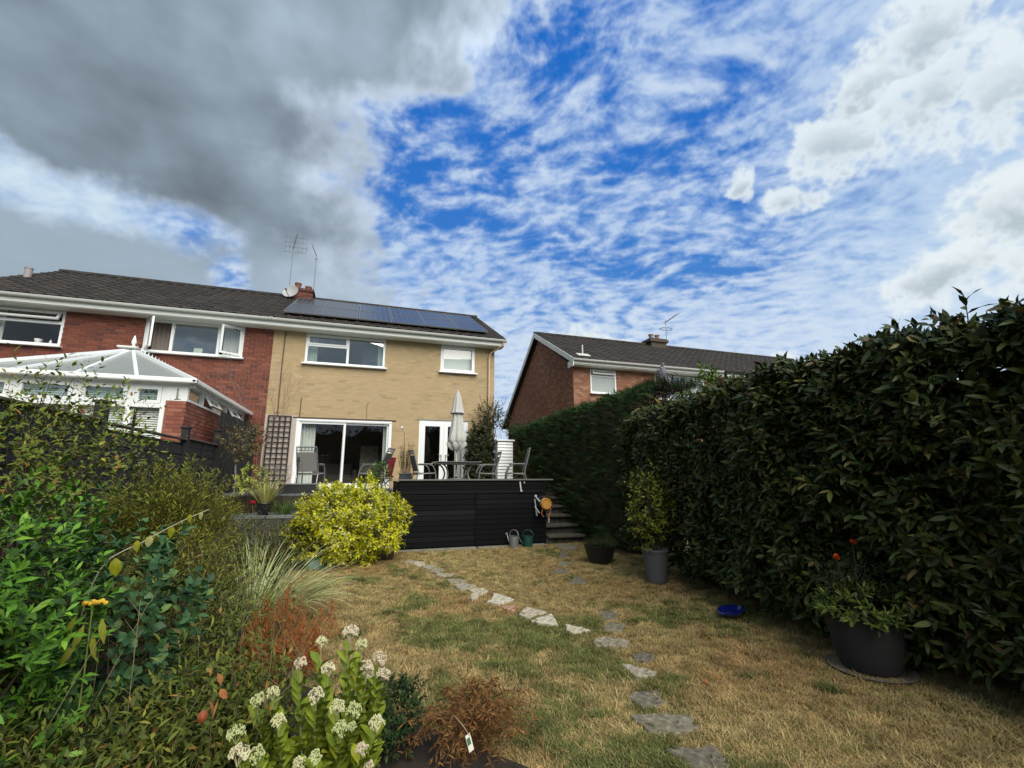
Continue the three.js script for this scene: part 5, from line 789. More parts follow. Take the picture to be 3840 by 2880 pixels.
// ---------- laurel hedge ----------
{
  const r = rng(301), root = thing('laurel_hedge', 'tall glossy dark green laurel hedge along the lawn', 'hedge', [4.6, 0, -3]), list = [];
  const face = z => (z > -3.6 ? 3.98 : lerp(3.98, 4.95, clamp((-3.6 - z) / 4.4))), TOP = 2.54;
  const W = [5, 4, 3, 1.2, 0.5, 0.35], pal = [[0.034, 0.054, 0.014], [0.048, 0.072, 0.018], [0.058, 0.084, 0.022], [0.1, 0.13, 0.028], [0.2, 0.17, 0.055], [0.15, 0.095, 0.045]];
  for (let i = 0; i < 13000; i++) {
    const z = r() < 0.56 ? 0.0 - r() * 3.6 : -3.4 - r() * 4.3, onTop = r() < 0.36; let p, d; const bulge = fbm(z * 0.9 + 4, i * 0 + 2, 2) * 0.12;
    if (onTop) { const u = Math.pow(r(), 1.4) * 1.5; p = V(face(z) + 0.04 + u, TOP + fbm(z * 1.4, u * 1.4, 3) * 0.1 - Math.exp(-u * 9) * 0.12 - r() * 0.2, z); d = V(-0.2 + (r() - 0.5) * 0.9, 0.9, (r() - 0.5) * 0.9); }
    else { const y = 0.1 + Math.pow(r(), 0.85) * (TOP - 0.05), depth = Math.pow(r(), 1.6) * 0.42; p = V(face(z) + depth + bulge + fbm(z * 1.7, y * 1.7, 3) * 0.22 + (y < 0.35 ? (0.35 - y) * 0.7 : 0), y, z); d = V(-0.95, 0.1 + (r() - 0.4) * 0.8, (r() - 0.5) * 1.1); }
    p.sub(root.position); sprig(list, p, d.normalize(), 5 + (r() * 3 | 0), 0.1, 0.62 + r() * 0.32, r, W, 1.0, 0.9);
  }
  // clear shoots above the clipped top
  for (const [x, y, z, n] of [[4.15, 2.62, -1.95, 6], [4.12, 2.58, -2.4, 5]]) { const o = V(x, y, z).sub(root.position), d = V((r() - 0.5) * 0.3, 1, (r() - 0.5) * 0.3).normalize(); sprig(list, o, d, n, 0.14, 1.0, r, [0, 0, 2, 3, 0, 0], 0.7, 0.5); mesh('shoot', tube([o.clone().addScaledVector(d, -0.3), o.clone().addScaledVector(d, 0.15)], 0.006, 0.003, 5, 2), stemMat([0.12, 0.14, 0.05]), root); }
  leaves(root, [LEAF.laurel, LEAF.laurelWide, LEAF.laurelSmall, LEAF.laurelLong], list, pal, { rough: 0.5, spec: 0.5, nParts: 300, seed: 9 });
  const core = new THREE.BoxGeometry(1.0, 2.26, 7.2, 6, 12, 40), p = core.attributes.position; for (let i = 0; i < p.count; i++) { const z = p.getZ(i) - 2.6, y = p.getY(i), x = p.getX(i); p.setXYZ(i, face(z) + 0.95 + x + fbm(z * 2, y * 2, 3) * 0.16 - 4.6, y * (1 - sstep(-4, -6.2, z) * 0.15) + 1.13 - sstep(-4, -6.2, z) * 0.16 + fbm(z * 2 + 9, x * 3, 2) * 0.1, z + 3); } core.computeVertexNormals();
  mesh('inner_branches', core, mat([0.11, 0.085, 0.05], 0.95, { map: T.stone }), root);
  const st = []; for (let i = 0; i < 26; i++) { const z = 1.2 - i * 0.35, x = face(z) + 0.38 + r() * 0.2; st.push(tube([V(x, 0, z), V(x + (r() - 0.5) * 0.2, 0.5, z + (r() - 0.5) * 0.2), V(x + (r() - 0.5) * 0.3, 1.2, z + (r() - 0.5) * 0.4)], 0.022, 0.012, 6).translate(-4.6, 0, 3)); } mesh('trunks', merge(st), stemMat([0.06, 0.045, 0.03]), root);
}
// ---------- conifer hedge ----------
{
  const r = rng(311), root = thing('conifer_hedge', 'clipped feathery conifer hedge running back towards the houses', 'hedge', [5.6, 0, -11]), list = [];
  const spray = (() => { const g = [], rr = rng(4); for (let i = 0; i < 9; i++) { const t = i / 9, y = t * 0.11; for (const s of [-1, 1]) { const l = leafGeo(0.055 * (1.1 - t * 0.8), 0.012, { seg: 1, curl: 0.15, fold: 0.1 }); l.rotateZ(-s * (0.75 + rr() * 0.25)); l.rotateY((rr() - 0.5) * 0.5); l.translate(0, y, 0); g.push(l); } } g.push(leafGeo(0.14, 0.012, { seg: 2, curl: 0.2, fold: 0 })); return merge(g); })();
  const pal = [[0.022, 0.055, 0.02], [0.03, 0.075, 0.024], [0.045, 0.1, 0.03], [0.065, 0.055, 0.024], [0.1, 0.13, 0.03]], W = [5, 5, 2.5, 1.6, 0.6];
  const TOP = z => 3.12 - sstep(-10, -15, z) * 0.12 + sstep(-9, -7.6, z) * 0.06, face = z => 4.98 + sstep(-9, -15, z) * 0.1;
  for (let i = 0; i < 17000; i++) {
    const z = -7.0 - r() * 8.4; let p, d;
    if (r() < 0.3) { const u = r() * 1.2; p = V(face(z) + u, TOP(z) + fbm(z * 1.6, u * 2, 3) * 0.12 - Math.exp(-u * 8) * 0.16 - r() * 0.1, z); d = V(-0.25 + (r() - 0.5) * 0.8, 0.9, (r() - 0.5) * 0.8); }
    else if (r() < 0.14) { const y = 0.2 + r() * 2.95, x = r() * 1.2; p = V(face(-7.3) + x, y, -7.25 - r() * 0.5 + fbm(x * 2, y * 2, 2) * 0.15); d = V((r() - 0.5) * 0.8, 0.3 + r() * 0.4, 0.9); }
    else { const y = 0.12 + r() * 3.0; p = V(face(z) + Math.pow(r(), 1.5) * 0.3 + fbm(z * 1.5, y * 1.5, 4) * 0.2, y, z); d = V(-0.9, 0.25 + (r() - 0.5) * 0.9, (r() - 0.5) * 1.2); }
    list.push({ m: aim(p.sub(root.position), d, 0.9 + r() * 0.7, r, 1.2, V(-0.6, 0.6, 0)), c: pickTone(W, r) });
  }
  leaves(root, spray, list, pal, { rough: 0.7, nParts: 0, seed: 19 });
  const core = new THREE.BoxGeometry(1.0, 2.9, 7.0, 5, 14, 36), p = core.attributes.position; for (let i = 0; i < p.count; i++) { const y = p.getY(i), z = p.getZ(i) - 11.5; p.setXYZ(i, p.getX(i) + face(z) + 0.72 - 5.6 + fbm(z * 2, y * 2, 3) * 0.16, y + 1.52, z + 11); } core.computeVertexNormals(); mesh('inner_branches', core, mat([0.11, 0.085, 0.05], 0.95, { map: T.stone }), root);
}
// ---------- golden mock orange bush ----------
bush({ name: 'golden_bush', label: 'rounded bush of bright yellow leaves in front of the black deck', base: [0, 0, -8.75], c: [0, 0.68, 0], rad: [0.86, 0.68, 0.72], sprigs: 2000, per: 7, len: 0.05, leaf: LEAF.fat, size: 1.05, shell: 0.7, up: 0.35, cap: 0.95, lump: 0.3, spread: 1.1, seed: 41, palette: [[0.82, 0.79, 0.02], [0.74, 0.74, 0.03], [0.82, 0.81, 0.4], [0.46, 0.55, 0.04], [0.2, 0.3, 0.03]], weights: [5, 4, 3, 1.6, 1], rough: 0.5, trans: 0.35, nParts: 200, stems: 20, foot: 0.3 });
// ---------- plants of the border ----------
bush({ name: 'glossy_shrub', label: 'fresh green shrub with whorled leaves at the near end of the fence', base: [-1.62, 0, -2.5], c: [-0.1, 0.82, 0], rad: [0.7, 0.74, 0.58], sprigs: 1500, per: 8, len: 0.055, leaf: [LEAF.finger, LEAF.fingerCurled, LEAF.fingerSmall], size: 0.95, shell: 0.55, up: 0.5, cap: 0.95, lump: 0.36, seed: 51, palette: [[0.117, 0.286, 0.033], [0.17, 0.393, 0.045], [0.075, 0.169, 0.033], [0.276, 0.517, 0.06], [0.043, 0.098, 0.03]], weights: [4, 4, 3, 2, 2], rough: 0.42, trans: 0.25, nParts: 220, stems: 26, foot: 0.3 });
bush({ name: 'blue_green_shrub', label: 'bluish green leafy shrub low beside the fresh green one', base: [-1.28, 0, -3.1], c: [0, 0.62, 0], rad: [0.5, 0.6, 0.45], sprigs: 330, per: 7, len: 0.08, leaf: LEAF.round, size: 1.25, shell: 0.55, up: 0.35, lump: 0.3, seed: 52, palette: [[0.066, 0.166, 0.072], [0.099, 0.208, 0.09], [0.044, 0.104, 0.05], [0.199, 0.333, 0.108]], weights: [4, 3, 3, 1], rough: 0.45, trans: 0.15, nParts: 40, stems: 14 });
bush({ name: 'arching_shrub', label: 'loose arching shrub rising above the black fence', base: [-2.35, 0.05, -4.3], c: [0.02, 1.5, 0], rad: [0.78, 0.62, 0.8], sprigs: 900, per: 8, len: 0.2, leaf: [LEAF.lance, LEAF.tiny, LEAF.ovate], size: 0.82, shell: 0.15, up: 0.35, lump: 0.55, cap: 0.9, seed: 53, palette: [[0.18, 0.241, 0.033], [0.257, 0.329, 0.046], [0.115, 0.164, 0.03], [0.385, 0.372, 0.058], [0.436, 0.219, 0.066]], weights: [4, 3, 3, 1.5, 0.5], rough: 0.5, trans: 0.25, nParts: 40, stems: 60, stemR: 0.007, foot: 0.35, arch: 0.15 });
{ // long shoots of the arching shrub
  const root = scene.children.find(o => o.name === 'arching_shrub'), r = rng(66), list = [], st = [];
  for (const [dx, dy, dz] of [[0.42, 2.12, 0.3], [0.28, 2.0, 0.2], [0.62, 1.95, 0.25], [0.78, 1.75, 0.2], [0.0, 2.0, 0.5], [0.55, 1.7, 0.6], [0.85, 1.98, 0.1], [0.15, 1.9, 0.4]]) { const e = V(dx, dy, dz), b = V(0.1, 0.4, 0), mid = b.clone().lerp(e, 0.6).add(V(-0.08, 0.2, 0)), c = new THREE.CatmullRomCurve3([b, mid, e]); st.push(tube([b, mid, e], 0.006, 0.002, 5, 10)); for (let t = 0.45; t < 1; t += 0.035) { const p = c.getPointAt(t), d = c.getTangentAt(t), s = r() < 0.5 ? -1 : 1; list.push({ m: aim(p, d.clone().multiplyScalar(0.5).add(V(s * 0.6 * (r() + 0.3), (r() - 0.5) * 0.5, (r() - 0.5) * 1.2)), 0.95, r, 0.7), c: (r() * 4) | 0 }); } }
  mesh('shoots', merge(st), stemMat([0.08, 0.06, 0.04]), root); leaves(root, [LEAF.ovate, LEAF.lance], list, [[0.09, 0.14, 0.03], [0.14, 0.2, 0.035], [0.065, 0.1, 0.025], [0.22, 0.24, 0.045]], { rough: 0.5, nParts: 60, mass: 'shoot_leaves' });
}
// fine leaved olive bushes: many rising stems clothed with narrow leaves
function fineBush(name, label, base, n, h, spread, lean, seed, palette, weights, geo, step, size, stem = [0.1, 0.085, 0.04]) {
  const r = rng(seed), root = thing(name, label, 'shrub', base), list = [], st = [];
  for (let i = 0; i < n; i++) { const a = r() * 6.283, q = Math.sqrt(r()), hh = h * (0.62 + 0.42 * r()) * (1 - q * q * 0.35), e = V(Math.cos(a) * spread * q + lean[0] * hh, hh, Math.sin(a) * spread * q * 0.8 + lean[1] * hh), b = V(Math.cos(a) * 0.14 * q, 0, Math.sin(a) * 0.14 * q), mid = b.clone().lerp(e, 0.5).add(V((r() - 0.5) * 0.06, h * 0.1, (r() - 0.5) * 0.06)), c = new THREE.CatmullRomCurve3([b, mid, e]); st.push(tube([b, mid, e], 0.0035, 0.0015, 4, 6)); const L = c.getLength(); for (let t = 0.25; t < 1.0; t += step / L) { const p = c.getPointAt(Math.min(1, t)), d = c.getTangentAt(Math.min(1, t)), aa = r() * 6.28; list.push({ m: aim(p, d.clone().multiplyScalar(0.8).add(V(Math.cos(aa) * 0.7, (r() - 0.3) * 0.3, Math.sin(aa) * 0.7)), size * (0.7 + r() * 0.6), r, 1.2), c: pickTone(weights, r) }); } }
  mesh('stems', merge(st), stemMat(stem), root); leaves(root, geo, list, palette, { rough: 0.6, trans: 0.2, seed }); return root;
}
const OLIVE = [[0.24, 0.26, 0.026], [0.33, 0.34, 0.035], [0.15, 0.18, 0.024], [0.4, 0.4, 0.06], [0.26, 0.18, 0.05]];
fineBush('olive_bush', 'broad fine leaved olive green bush against the black fence', [-1.95, 0.1, -5.9], 540, 1.62, 0.72, [0.08, 0], 61, OLIVE, [4, 4, 3, 1.4, 0.4], LEAF.narrow, 0.0135, 1.5);
fineBush('olive_bush', 'lower olive green bush between the broad one and the ribbon grass', [-1.35, 0.05, -4.7], 330, 1.08, 0.6, [0.05, 0], 62, OLIVE, [3, 3, 4, 1, 0.8], LEAF.narrow, 0.0145, 1.3);
fineBush('olive_bush', 'dark fine leaved bush with dead stems below the arching shrub', [-1.75, 0.05, -3.6], 200, 1.2, 0.6, [0.1, 0.02], 63, [[0.11, 0.13, 0.022], [0.16, 0.17, 0.03], [0.08, 0.09, 0.02], [0.24, 0.16, 0.06]], [3, 3, 4, 1.5], LEAF.narrow, 0.018, 1.2);
const UNDER = [[0.12, 0.155, 0.028], [0.18, 0.22, 0.04], [0.085, 0.115, 0.025], [0.3, 0.3, 0.06], [0.4, 0.22, 0.075], [0.16, 0.11, 0.045]];
const under = (label, base, rad, h, sprigs, leaf0, size, seed, weights = [4, 3, 4, 1, 0.6, 0.8], nParts = 12, leaf = [leaf0, LEAF.lanceSmall, LEAF.narrow, LEAF.tiny]) => bush({ name: 'border_perennial', label, category: 'plant', base, c: [0, h * 0.5, 0], rad: [rad, h * 0.55, rad], sprigs, per: 6, len: 0.09, leaf, size, shell: 0.1, up: 0.6, lump: 0.7, cap: 0.95, seed, palette: UNDER, weights, rough: 0.55, trans: 0.15, nParts, stems: 34, stemR: 0.005, foot: 0.3, group: null });
under('leafy perennial with browning tips just behind the pale sedum', [-0.55, 0.03, -2.75], 0.4, 0.6, 882, LEAF.tiny, 1.58, 71, [4, 3, 4, 1, 0.4, 0.6]);
under('dim leafy perennial under the fresh green shrub', [-1.05, 0.03, -2.35], 0.45, 0.55, 903, LEAF.tiny, 1.42, 72, [3, 2, 5, 0.6, 0.2, 0.48]);
under('lance leaved perennial behind the rusty flower plumes', [-0.62, 0.03, -3.65], 0.38, 0.72, 756, LEAF.lance, 0.78, 73, [4, 4, 3, 1.4, 0.35, 0.36]);
under('mid green perennial between the lower olive bush and the plumes', [-1.0, 0.03, -3.75], 0.42, 0.85, 774, LEAF.lance, 0.74, 74, [4, 3, 4, 1, 0.3, 0.48]);
under('low leafy plant filling the corner of the border', [-0.72, 0.03, -2.1], 0.4, 0.42, 594, LEAF.tiny, 1.44, 75, [3, 2, 5, 0.6, 0.3, 0.6]);
under('leafy clump by the terrace edge below the red flower', [-1.55, 0.15, -8.2], 0.55, 0.8, 774, LEAF.lance, 0.84, 76, [5, 4, 2, 1, 0.3, 0.4], 0);
under('dense dark leafy clump between the golden bush and terrace', [-0.85, 0.03, -8.9], 0.4, 0.62, 546, LEAF.tiny, 2.10, 77, [2, 1, 5, 0.3, 0.3, 0.6], 0);
bush({ name: 'small_dark_shrub', label: 'small dark leaved shrub between sedum and the dried brown plant', base: [0.22, 0.02, -2.9], c: [0, 0.18, 0], rad: [0.2, 0.18, 0.18], sprigs: 380, per: 8, len: 0.05, leaf: LEAF.tiny, size: 1.3, seed: 78, up: 0.4, lump: 0.35, palette: [[0.045, 0.085, 0.03], [0.065, 0.11, 0.04], [0.03, 0.055, 0.024]], weights: [3, 2, 3], rough: 0.45, nParts: 0, stems: 14 });
// straps and grasses
function strapPlant(name, label, category, base, n, L, W, seed, tones, weights, rise, droop, rough, nParts, footR = 0.1, lean = [0, 0], trans = 0.2) {
  const r = rng(seed), root = thing(name, label, category, base), bins = tones.map(() => []); let done = 0;
  for (let i = 0; i < n; i++) { const a = r() * 6.283, q = Math.sqrt(r()), b = V(Math.cos(a) * footR * q, 0, Math.sin(a) * footR * q), d = V(Math.cos(a) * (0.25 + q * 0.6) + lean[0] + (r() - 0.5) * 0.3, rise * (0.75 + r() * 0.5), Math.sin(a) * (0.25 + q * 0.6) + lean[1] + (r() - 0.5) * 0.3), g = bladeGeo(b, d, L * (0.6 + r() * 0.5), W * (0.7 + r() * 0.5), droop * (0.6 + r() * 0.9), 7, (r() - 0.5) * 2), k = pickTone(weights, r); if (done < nParts) { mesh('blade', g, leafMat(tones[k], { rough, trans }), root); done++; } else bins[k].push(g); }
  bins.forEach((b, k) => { if (b.length) { const m = mesh('blade_mass', merge(b), leafMat(tones[k], { rough, trans }), root); m.userData.kind = 'stuff'; } }); return root;
}
strapPlant('ribbon_grass', 'pale cream striped ribbon grass arching onto the lawn', 'ornamental grass', [-0.88, 0.03, -5.5], 620, 0.95, 0.012, 81, [[0.58, 0.62, 0.34], [0.42, 0.5, 0.18], [0.66, 0.67, 0.48], [0.28, 0.36, 0.1]], [4, 3, 3, 2], 0.9, 1.7, 0.6, 140, 0.28, [0.15, 0.1]);
strapPlant('ribbon_grass', 'shorter green ribbon grass between the pale one and the olive bush', 'ornamental grass', [-1.05, 0.03, -5.0], 160, 0.6, 0.009, 82, [[0.26, 0.33, 0.12], [0.4, 0.44, 0.24], [0.15, 0.2, 0.06]], [3, 2, 2], 1.0, 1.4, 0.6, 20, 0.2, [0.12, 0.1]);
strapPlant('strappy_perennial', 'dark strap leaved plant with bleached dead leaves beside the golden bush', 'plant', [-1.05, 0.03, -8.2], 110, 0.72, 0.028, 83, [[0.05, 0.07, 0.02], [0.09, 0.1, 0.03], [0.42, 0.34, 0.24], [0.12, 0.06, 0.04]], [4, 3, 1.3, 1], 1.3, 1.3, 0.5, 40, 0.2);
{ // rusty plumes
  const r = rng(91), root = thing('dried_astilbe', 'rust coloured dried flower plumes at the lawn edge', 'plant', [-0.36, 0.02, -3.45]), st = [], pl = [];
  for (let i = 0; i < 34; i++) { const a = r() * 6.28, q = Math.sqrt(r()), e = V(Math.cos(a) * 0.26 * q + 0.02, 0.42 + r() * 0.32 - q * 0.1, Math.sin(a) * 0.22 * q), b = V(Math.cos(a) * 0.08 * q, 0, Math.sin(a) * 0.08 * q); st.push(tube([b, b.clone().lerp(e, 0.6).add(V((r() - 0.5) * 0.06, 0.04, 0)), e], 0.003, 0.0014, 4, 5)); for (let k = 0; k < 70; k++) { const t = k / 70, p = e.clone().add(V(0, (t - 0.75) * 0.24, 0)), l = (1.05 - t) * 0.075, aa = r() * 6.28, o = V(Math.cos(aa) * l, l * 0.5 + r() * 0.02, Math.sin(aa) * l); pl.push(tube([p, p.clone().add(o)], 0.0011, 0.0018, 3, 1)); } }
  mesh('stems', merge(st), stemMat([0.16, 0.06, 0.025]), root); const m = mesh('plumes', merge(pl), mat([0.34, 0.105, 0.022], 0.95), root); m.userData.kind = 'stuff';
}
{ // sedum
  const r = rng(95), root = thing('sedum', 'pale flowered sedum with fleshy light green leaves at the lawn edge', 'plant', [-0.04, -0.03, -2.55]), list = [], st = [];
  const headGeo = s => { const rr = rng(s), g = [], ball = new THREE.IcosahedronGeometry(1, 0); for (let i = 0; i < 190; i++) { const a = rr() * 6.28, q = Math.sqrt(rr()), b = ball.clone(); const k = 0.0034 + rr() * 0.0022; b.scale(k, k * 1.2, k); b.translate(Math.cos(a) * q * 0.052, 0.024 * (1 - q * q) + (rr() - 0.5) * 0.012 + 0.012 * Math.sin(a * 3 + q * 4), Math.sin(a) * q * 0.046); g.push(b); } for (let i = 0; i < 7; i++) { const a = i * 0.9; g.push(tube([V(0, -0.045, 0), V(Math.cos(a) * 0.034, 0.004, Math.sin(a) * 0.03)], 0.0025, 0.0018, 4, 1)); } return merge(g); };
  const heads = [1, 2, 3, 4].map(headGeo), hm = [[0.6, 0.56, 0.36], [0.56, 0.56, 0.3], [0.6, 0.52, 0.37], [0.48, 0.52, 0.24]].map(c => mat(c, 0.75));
  const spots = [[0.07, 0.75, 0.02], [-0.06, 0.72, 0.02], [0.12, 0.7, 0.05], [-0.14, 0.66, 0.08], [-0.02, 0.63, 0.1], [0.15, 0.6, 0.06], [0.21, 0.62, 0.02], [0.23, 0.56, 0.06], [-0.24, 0.56, 0.1], [-0.3, 0.53, 0.08], [-0.06, 0.55, 0.16], [0.03, 0.5, 0.18], [0.05, 0.44, 0.24], [0.1, 0.47, 0.16], [-0.36, 0.44, 0.14], [-0.33, 0.4, 0.22], [-0.27, 0.38, 0.2], [-0.1, 0.36, 0.28], [-0.04, 0.38, 0.3], [0.14, 0.36, 0.26], [0.2, 0.42, 0.2], [-0.2, 0.48, 0.18]];
  for (const [x, y, z] of spots) {
    const e = V(x, y, z), b = V(x * 0.35, 0, z * 0.4 + 0.02), mid = b.clone().lerp(e, 0.5).add(V(x * 0.12, 0.02, 0)), c = new THREE.CatmullRomCurve3([b, mid, e]); st.push(tube([b, mid, e], 0.006, 0.004, 6, 6));
    const h = mesh('flower_head', heads[(r() * 4) | 0], hm[(r() * 4) | 0], root); h.position.copy(e).add(V(0, 0.03, 0)); h.rotation.set((r() - 0.5) * 0.5 + 0.1, r() * 6.28, (r() - 0.5) * 0.5); h.scale.setScalar(0.48 + r() * 0.26); h.scale.y *= 1.25;
    if (r() < 0.25) { const h2 = mesh('flower_head', heads[(r() * 4) | 0], hm[(r() * 4) | 0], root); h2.position.copy(e).add(V((r() - 0.5) * 0.1, -0.02, 0.03)); h2.rotation.set(0.4, r() * 6, (r() - 0.5)); h2.scale.setScalar(0.35 + r() * 0.15); }
    for (let t = 0.2; t < 0.94; t += 0.05) { const p = c.getPointAt(t), a = t * 60 + r(); for (const s of [0, 3.14]) list.push({ m: aim(p, V(Math.cos(a + s), 1.0 - t * 0.2, Math.sin(a + s)), 1.5 * (1.1 - t * 0.4), r, 0.35), c: pickTone([4, 3, 3, 1], r) }); }
  }
  mesh('stems', merge(st), stemMat([0.3, 0.36, 0.14]), root); leaves(root, LEAF.sedum, list, [[0.36, 0.47, 0.055], [0.45, 0.56, 0.075], [0.27, 0.37, 0.05], [0.56, 0.6, 0.06]], { rough: 0.5, trans: 0.2, nParts: 230 });
}
{ // dried brown plant with a label
  const r = rng(97), root = thing('dried_plant', 'collapsed dried brown plant lying over the lawn edge', 'plant', [0.66, 0.01, -2.72]), st = [], lv = [];
  for (let i = 0; i < 190; i++) { const a = r() * 6.283, q = Math.pow(r(), 0.6), hh = 0.06 + r() * 0.36 * (1 - q * 0.4), e = V(Math.cos(a) * 0.4 * q + 0.05, hh, Math.sin(a) * 0.26 * q), mid = e.clone().multiplyScalar(0.5).add(V((r() - 0.5) * 0.1, 0.09 + r() * 0.08, (r() - 0.5) * 0.1)); st.push(tube([V((r() - 0.5) * 0.1, 0, (r() - 0.5) * 0.1), mid, e], 0.0022, 0.001, 3, 5)); for (let k = 0; k < 22; k++) { const p = mid.clone().lerp(e, r() * 1.05), d = V((r() - 0.5), (r() - 0.5) * 0.8, (r() - 0.5)); lv.push({ m: aim(p, d, 0.5 + r() * 0.9, r, 1.5), c: (r() * 3) | 0 }); } }
  mesh('stems', merge(st), stemMat([0.26, 0.13, 0.055]), root); leaves(root, LEAF.narrow, lv, [[0.24, 0.11, 0.04], [0.32, 0.18, 0.07], [0.15, 0.07, 0.03]], { rough: 0.8 });
  const t = thing('plant_label', 'small white and green plant tag hanging in the dried plant', 'label', [0.62, 0.17, -2.5]); mesh('card', box(0.03, 0.075, 0.0015, 0, 0.03, 0, [-0.25, 0.4, 0.3]), mat([0.68, 0.7, 0.6], 0.5), t); mesh('print', merge([box(0.02, 0.03, 0.0008, -0.004, 0.037, 0.0018, [-0.25, 0.4, 0.3])]), mat([0.06, 0.13, 0.07], 0.6), t); mesh('string', tube([V(-0.004, 0.066, 0), V(-0.03, 0.1, -0.02), V(-0.07, 0.14, -0.05)], 0.0015, 0.0015, 4), mat([0.5, 0.4, 0.25], 0.8), t);
}
{ // lantern seed heads, yellow vine, yellow flower, pale seed spikes
  const lantern = (() => { const g = new THREE.SphereGeometry(0.03, 15, 10), p = g.attributes.position; for (let i = 0; i < p.count; i++) { const x = p.getX(i), y = p.getY(i), z = p.getZ(i), a = Math.atan2(z, x), k = (0.85 + 0.3 * Math.abs(Math.cos(a * 2.5))) * (y < 0 ? 1 + y * 9 : 1); p.setXYZ(i, x * k, y * 1.35, z * k); } g.computeVertexNormals(); return g; })();
  const r = rng(99), root = thing('lantern_plant', 'papery orange lantern seed heads hanging among the border leaves', 'plant', [-0.5, 0.02, -2.35]), lm = [[0.34, 0.085, 0.025], [0.5, 0.2, 0.06], [0.55, 0.32, 0.14]].map(c => phys(c, 0.7, { transmission: 0.25, thickness: 0 })), st = [];
  [[0.0, 0.56, 0.08, 0, 0.56], [-0.02, 0.37, 0.1, 1, 0.6], [0.0, 0.35, 0.14, 2, 0.55], [-0.1, 0.29, 0.14, 2, 0.75], [-0.06, 0.285, 0.15, 2, 0.6], [-0.08, 0.22, 0.2, 1, 0.8], [-0.16, 0.36, 0.04, 1, 0.6], [-0.35, 0.1, 0.15, 1, 0.9]].forEach(([x, y, z, k, s], i) => { const m = mesh('lantern', lantern, lm[k], root); m.position.set(x, y, z); m.scale.setScalar(s); m.rotation.set((r() - 0.5) * 0.6, r() * 6, (r() - 0.5) * 0.6); st.push(tube([V(x * 0.4, 0, z * 0.4), V(x + 0.03, y * 0.7, z - 0.02), V(x + 0.02, y + 0.1, z), V(x, y + 0.04 * s, z)], 0.0025, 0.0015, 4, 8)); });
  mesh('stems', merge(st), stemMat([0.14, 0.11, 0.04]), root);
  leaves(root, LEAF.broad, [[0.05, 0.65, 0.08], [0.03, 0.7, 0.06], [0.02, 0.62, 0.1]].map(([x, y, z]) => ({ m: aim(V(x, y, z), V(0.5, -0.6, 0.3), 0.45, r, 1), c: 0 })), [[0.5, 0.2, 0.08]], { rough: 0.7, trans: 0.2, nParts: 3 });
  const v = thing('bindweed_stem', 'thin pale vine stem with yellowing heart leaves across the border', 'plant', [-1.22, 0.3, -2.85]), c = [V(0, 0, 0), V(0.1, 0.78, 0), V(0.22, 0.86, -0.02), V(0.38, 0.96, -0.03), V(0.5, 1.02, -0.04)]; mesh('stem', tube(c, 0.005, 0.003, 6, 20), stemMat([0.42, 0.42, 0.28]), v);
  leaves(v, LEAF.broad, [[0.14, 0.8, 0.85], [0.22, 0.88, 0.55], [0.27, 0.9, 0.55], [0.36, 0.94, 0.55], [0.43, 1.0, 0.45], [0.48, 1.01, 0.4]].map(([x, y, s], i) => ({ m: aim(V(x, y, 0.0), V((r() - 0.5) * 0.5, -1, 0.25), s, r, 0.5, V(0, 0.1, 1)), c: i % 3 })), [[0.33, 0.34, 0.02], [0.4, 0.42, 0.05], [0.5, 0.5, 0.24]], { rough: 0.5, trans: 0.25, nParts: 6 });
  const f = thing('yellow_flower', 'single yellow flower head with pale leaves at the shrub edge', 'flower', [-1.02, 0.2, -2.55]); mesh('stem', tube([V(0, 0, 0), V(0.01, 0.4, 0), V(0, 0.74, 0)], 0.004, 0.003, 5), stemMat([0.2, 0.25, 0.06]), f); const petals = []; for (let i = 0; i < 26; i++) { const a = r() * 6.28, q = r(); petals.push(new THREE.IcosahedronGeometry(0.006 + r() * 0.005, 0).translate(Math.cos(a) * q * 0.045, 0.76 + r() * 0.012, Math.sin(a) * q * 0.02)); } mesh('bloom', merge(petals), mat([0.62, 0.4, 0.03], 0.6), f);
  leaves(f, LEAF.lance, [[-0.05, 0.72], [0.04, 0.7], [-0.02, 0.68], [0.02, 0.64], [-0.04, 0.62]].map(([x, y]) => ({ m: aim(V(x, y, 0), V(x * 6, -0.9, 0.3), 1.7, r, 0.5, V(0, 0, 1)), c: 0 })), [[0.34, 0.37, 0.06]], { rough: 0.5, trans: 0.2, nParts: 5 });
}
// dead leaves and petals lying on the lawn
{
  const r = rng(120); for (const [x, z, k] of [[0.99, -2.45, 0], [1.15, -3.3, 1], [1.1, -3.05, 1], [1.03, -2.8, 1], [0.88, -3.25, 2], [2.5, -3.0, 0], [3.2, -4.9, 1]]) { const m = mesh('fallen_petal', k === 0 ? LEAF.ovate : LEAF.tiny, leafMat([[0.42, 0.15, 0.05], [0.7, 0.68, 0.62], [0.6, 0.4, 0.38]][k], { rough: 0.7, trans: 0 })); m.position.set(x, groundY(x, z) + 0.03, z); m.rotation.set(-1.4, r() * 6, 0); tag(m, ['orange brown dead leaf lying on the lawn', 'tiny white petal lying on the lawn', 'small pink petal lying on the lawn'][k], k === 0 ? 'leaf' : 'petal', 'petals and leaves fallen on the lawn'); }
  const sd = thing('green_plant_saucer', 'green plastic saucer tipped on edge under the golden bush', 'saucer', [-0.5, 0.07, -8.3]); mesh('dish', (() => { const g = lathe([[0, 0], [0.1, 0], [0.118, 0.032], [0.112, 0.032], [0.096, 0.008], [0, 0.008]], 32); g.rotateX(1.05); return g; })(), mat([0.006, 0.06, 0.036], 0.4), sd); mesh('rim', (() => { const g = new THREE.TorusGeometry(0.116, 0.004, 6, 36).rotateX(Math.PI / 2).translate(0, 0.032, 0); g.rotateX(1.05); return g; })(), mat([0.01, 0.12, 0.065], 0.4), sd);
}
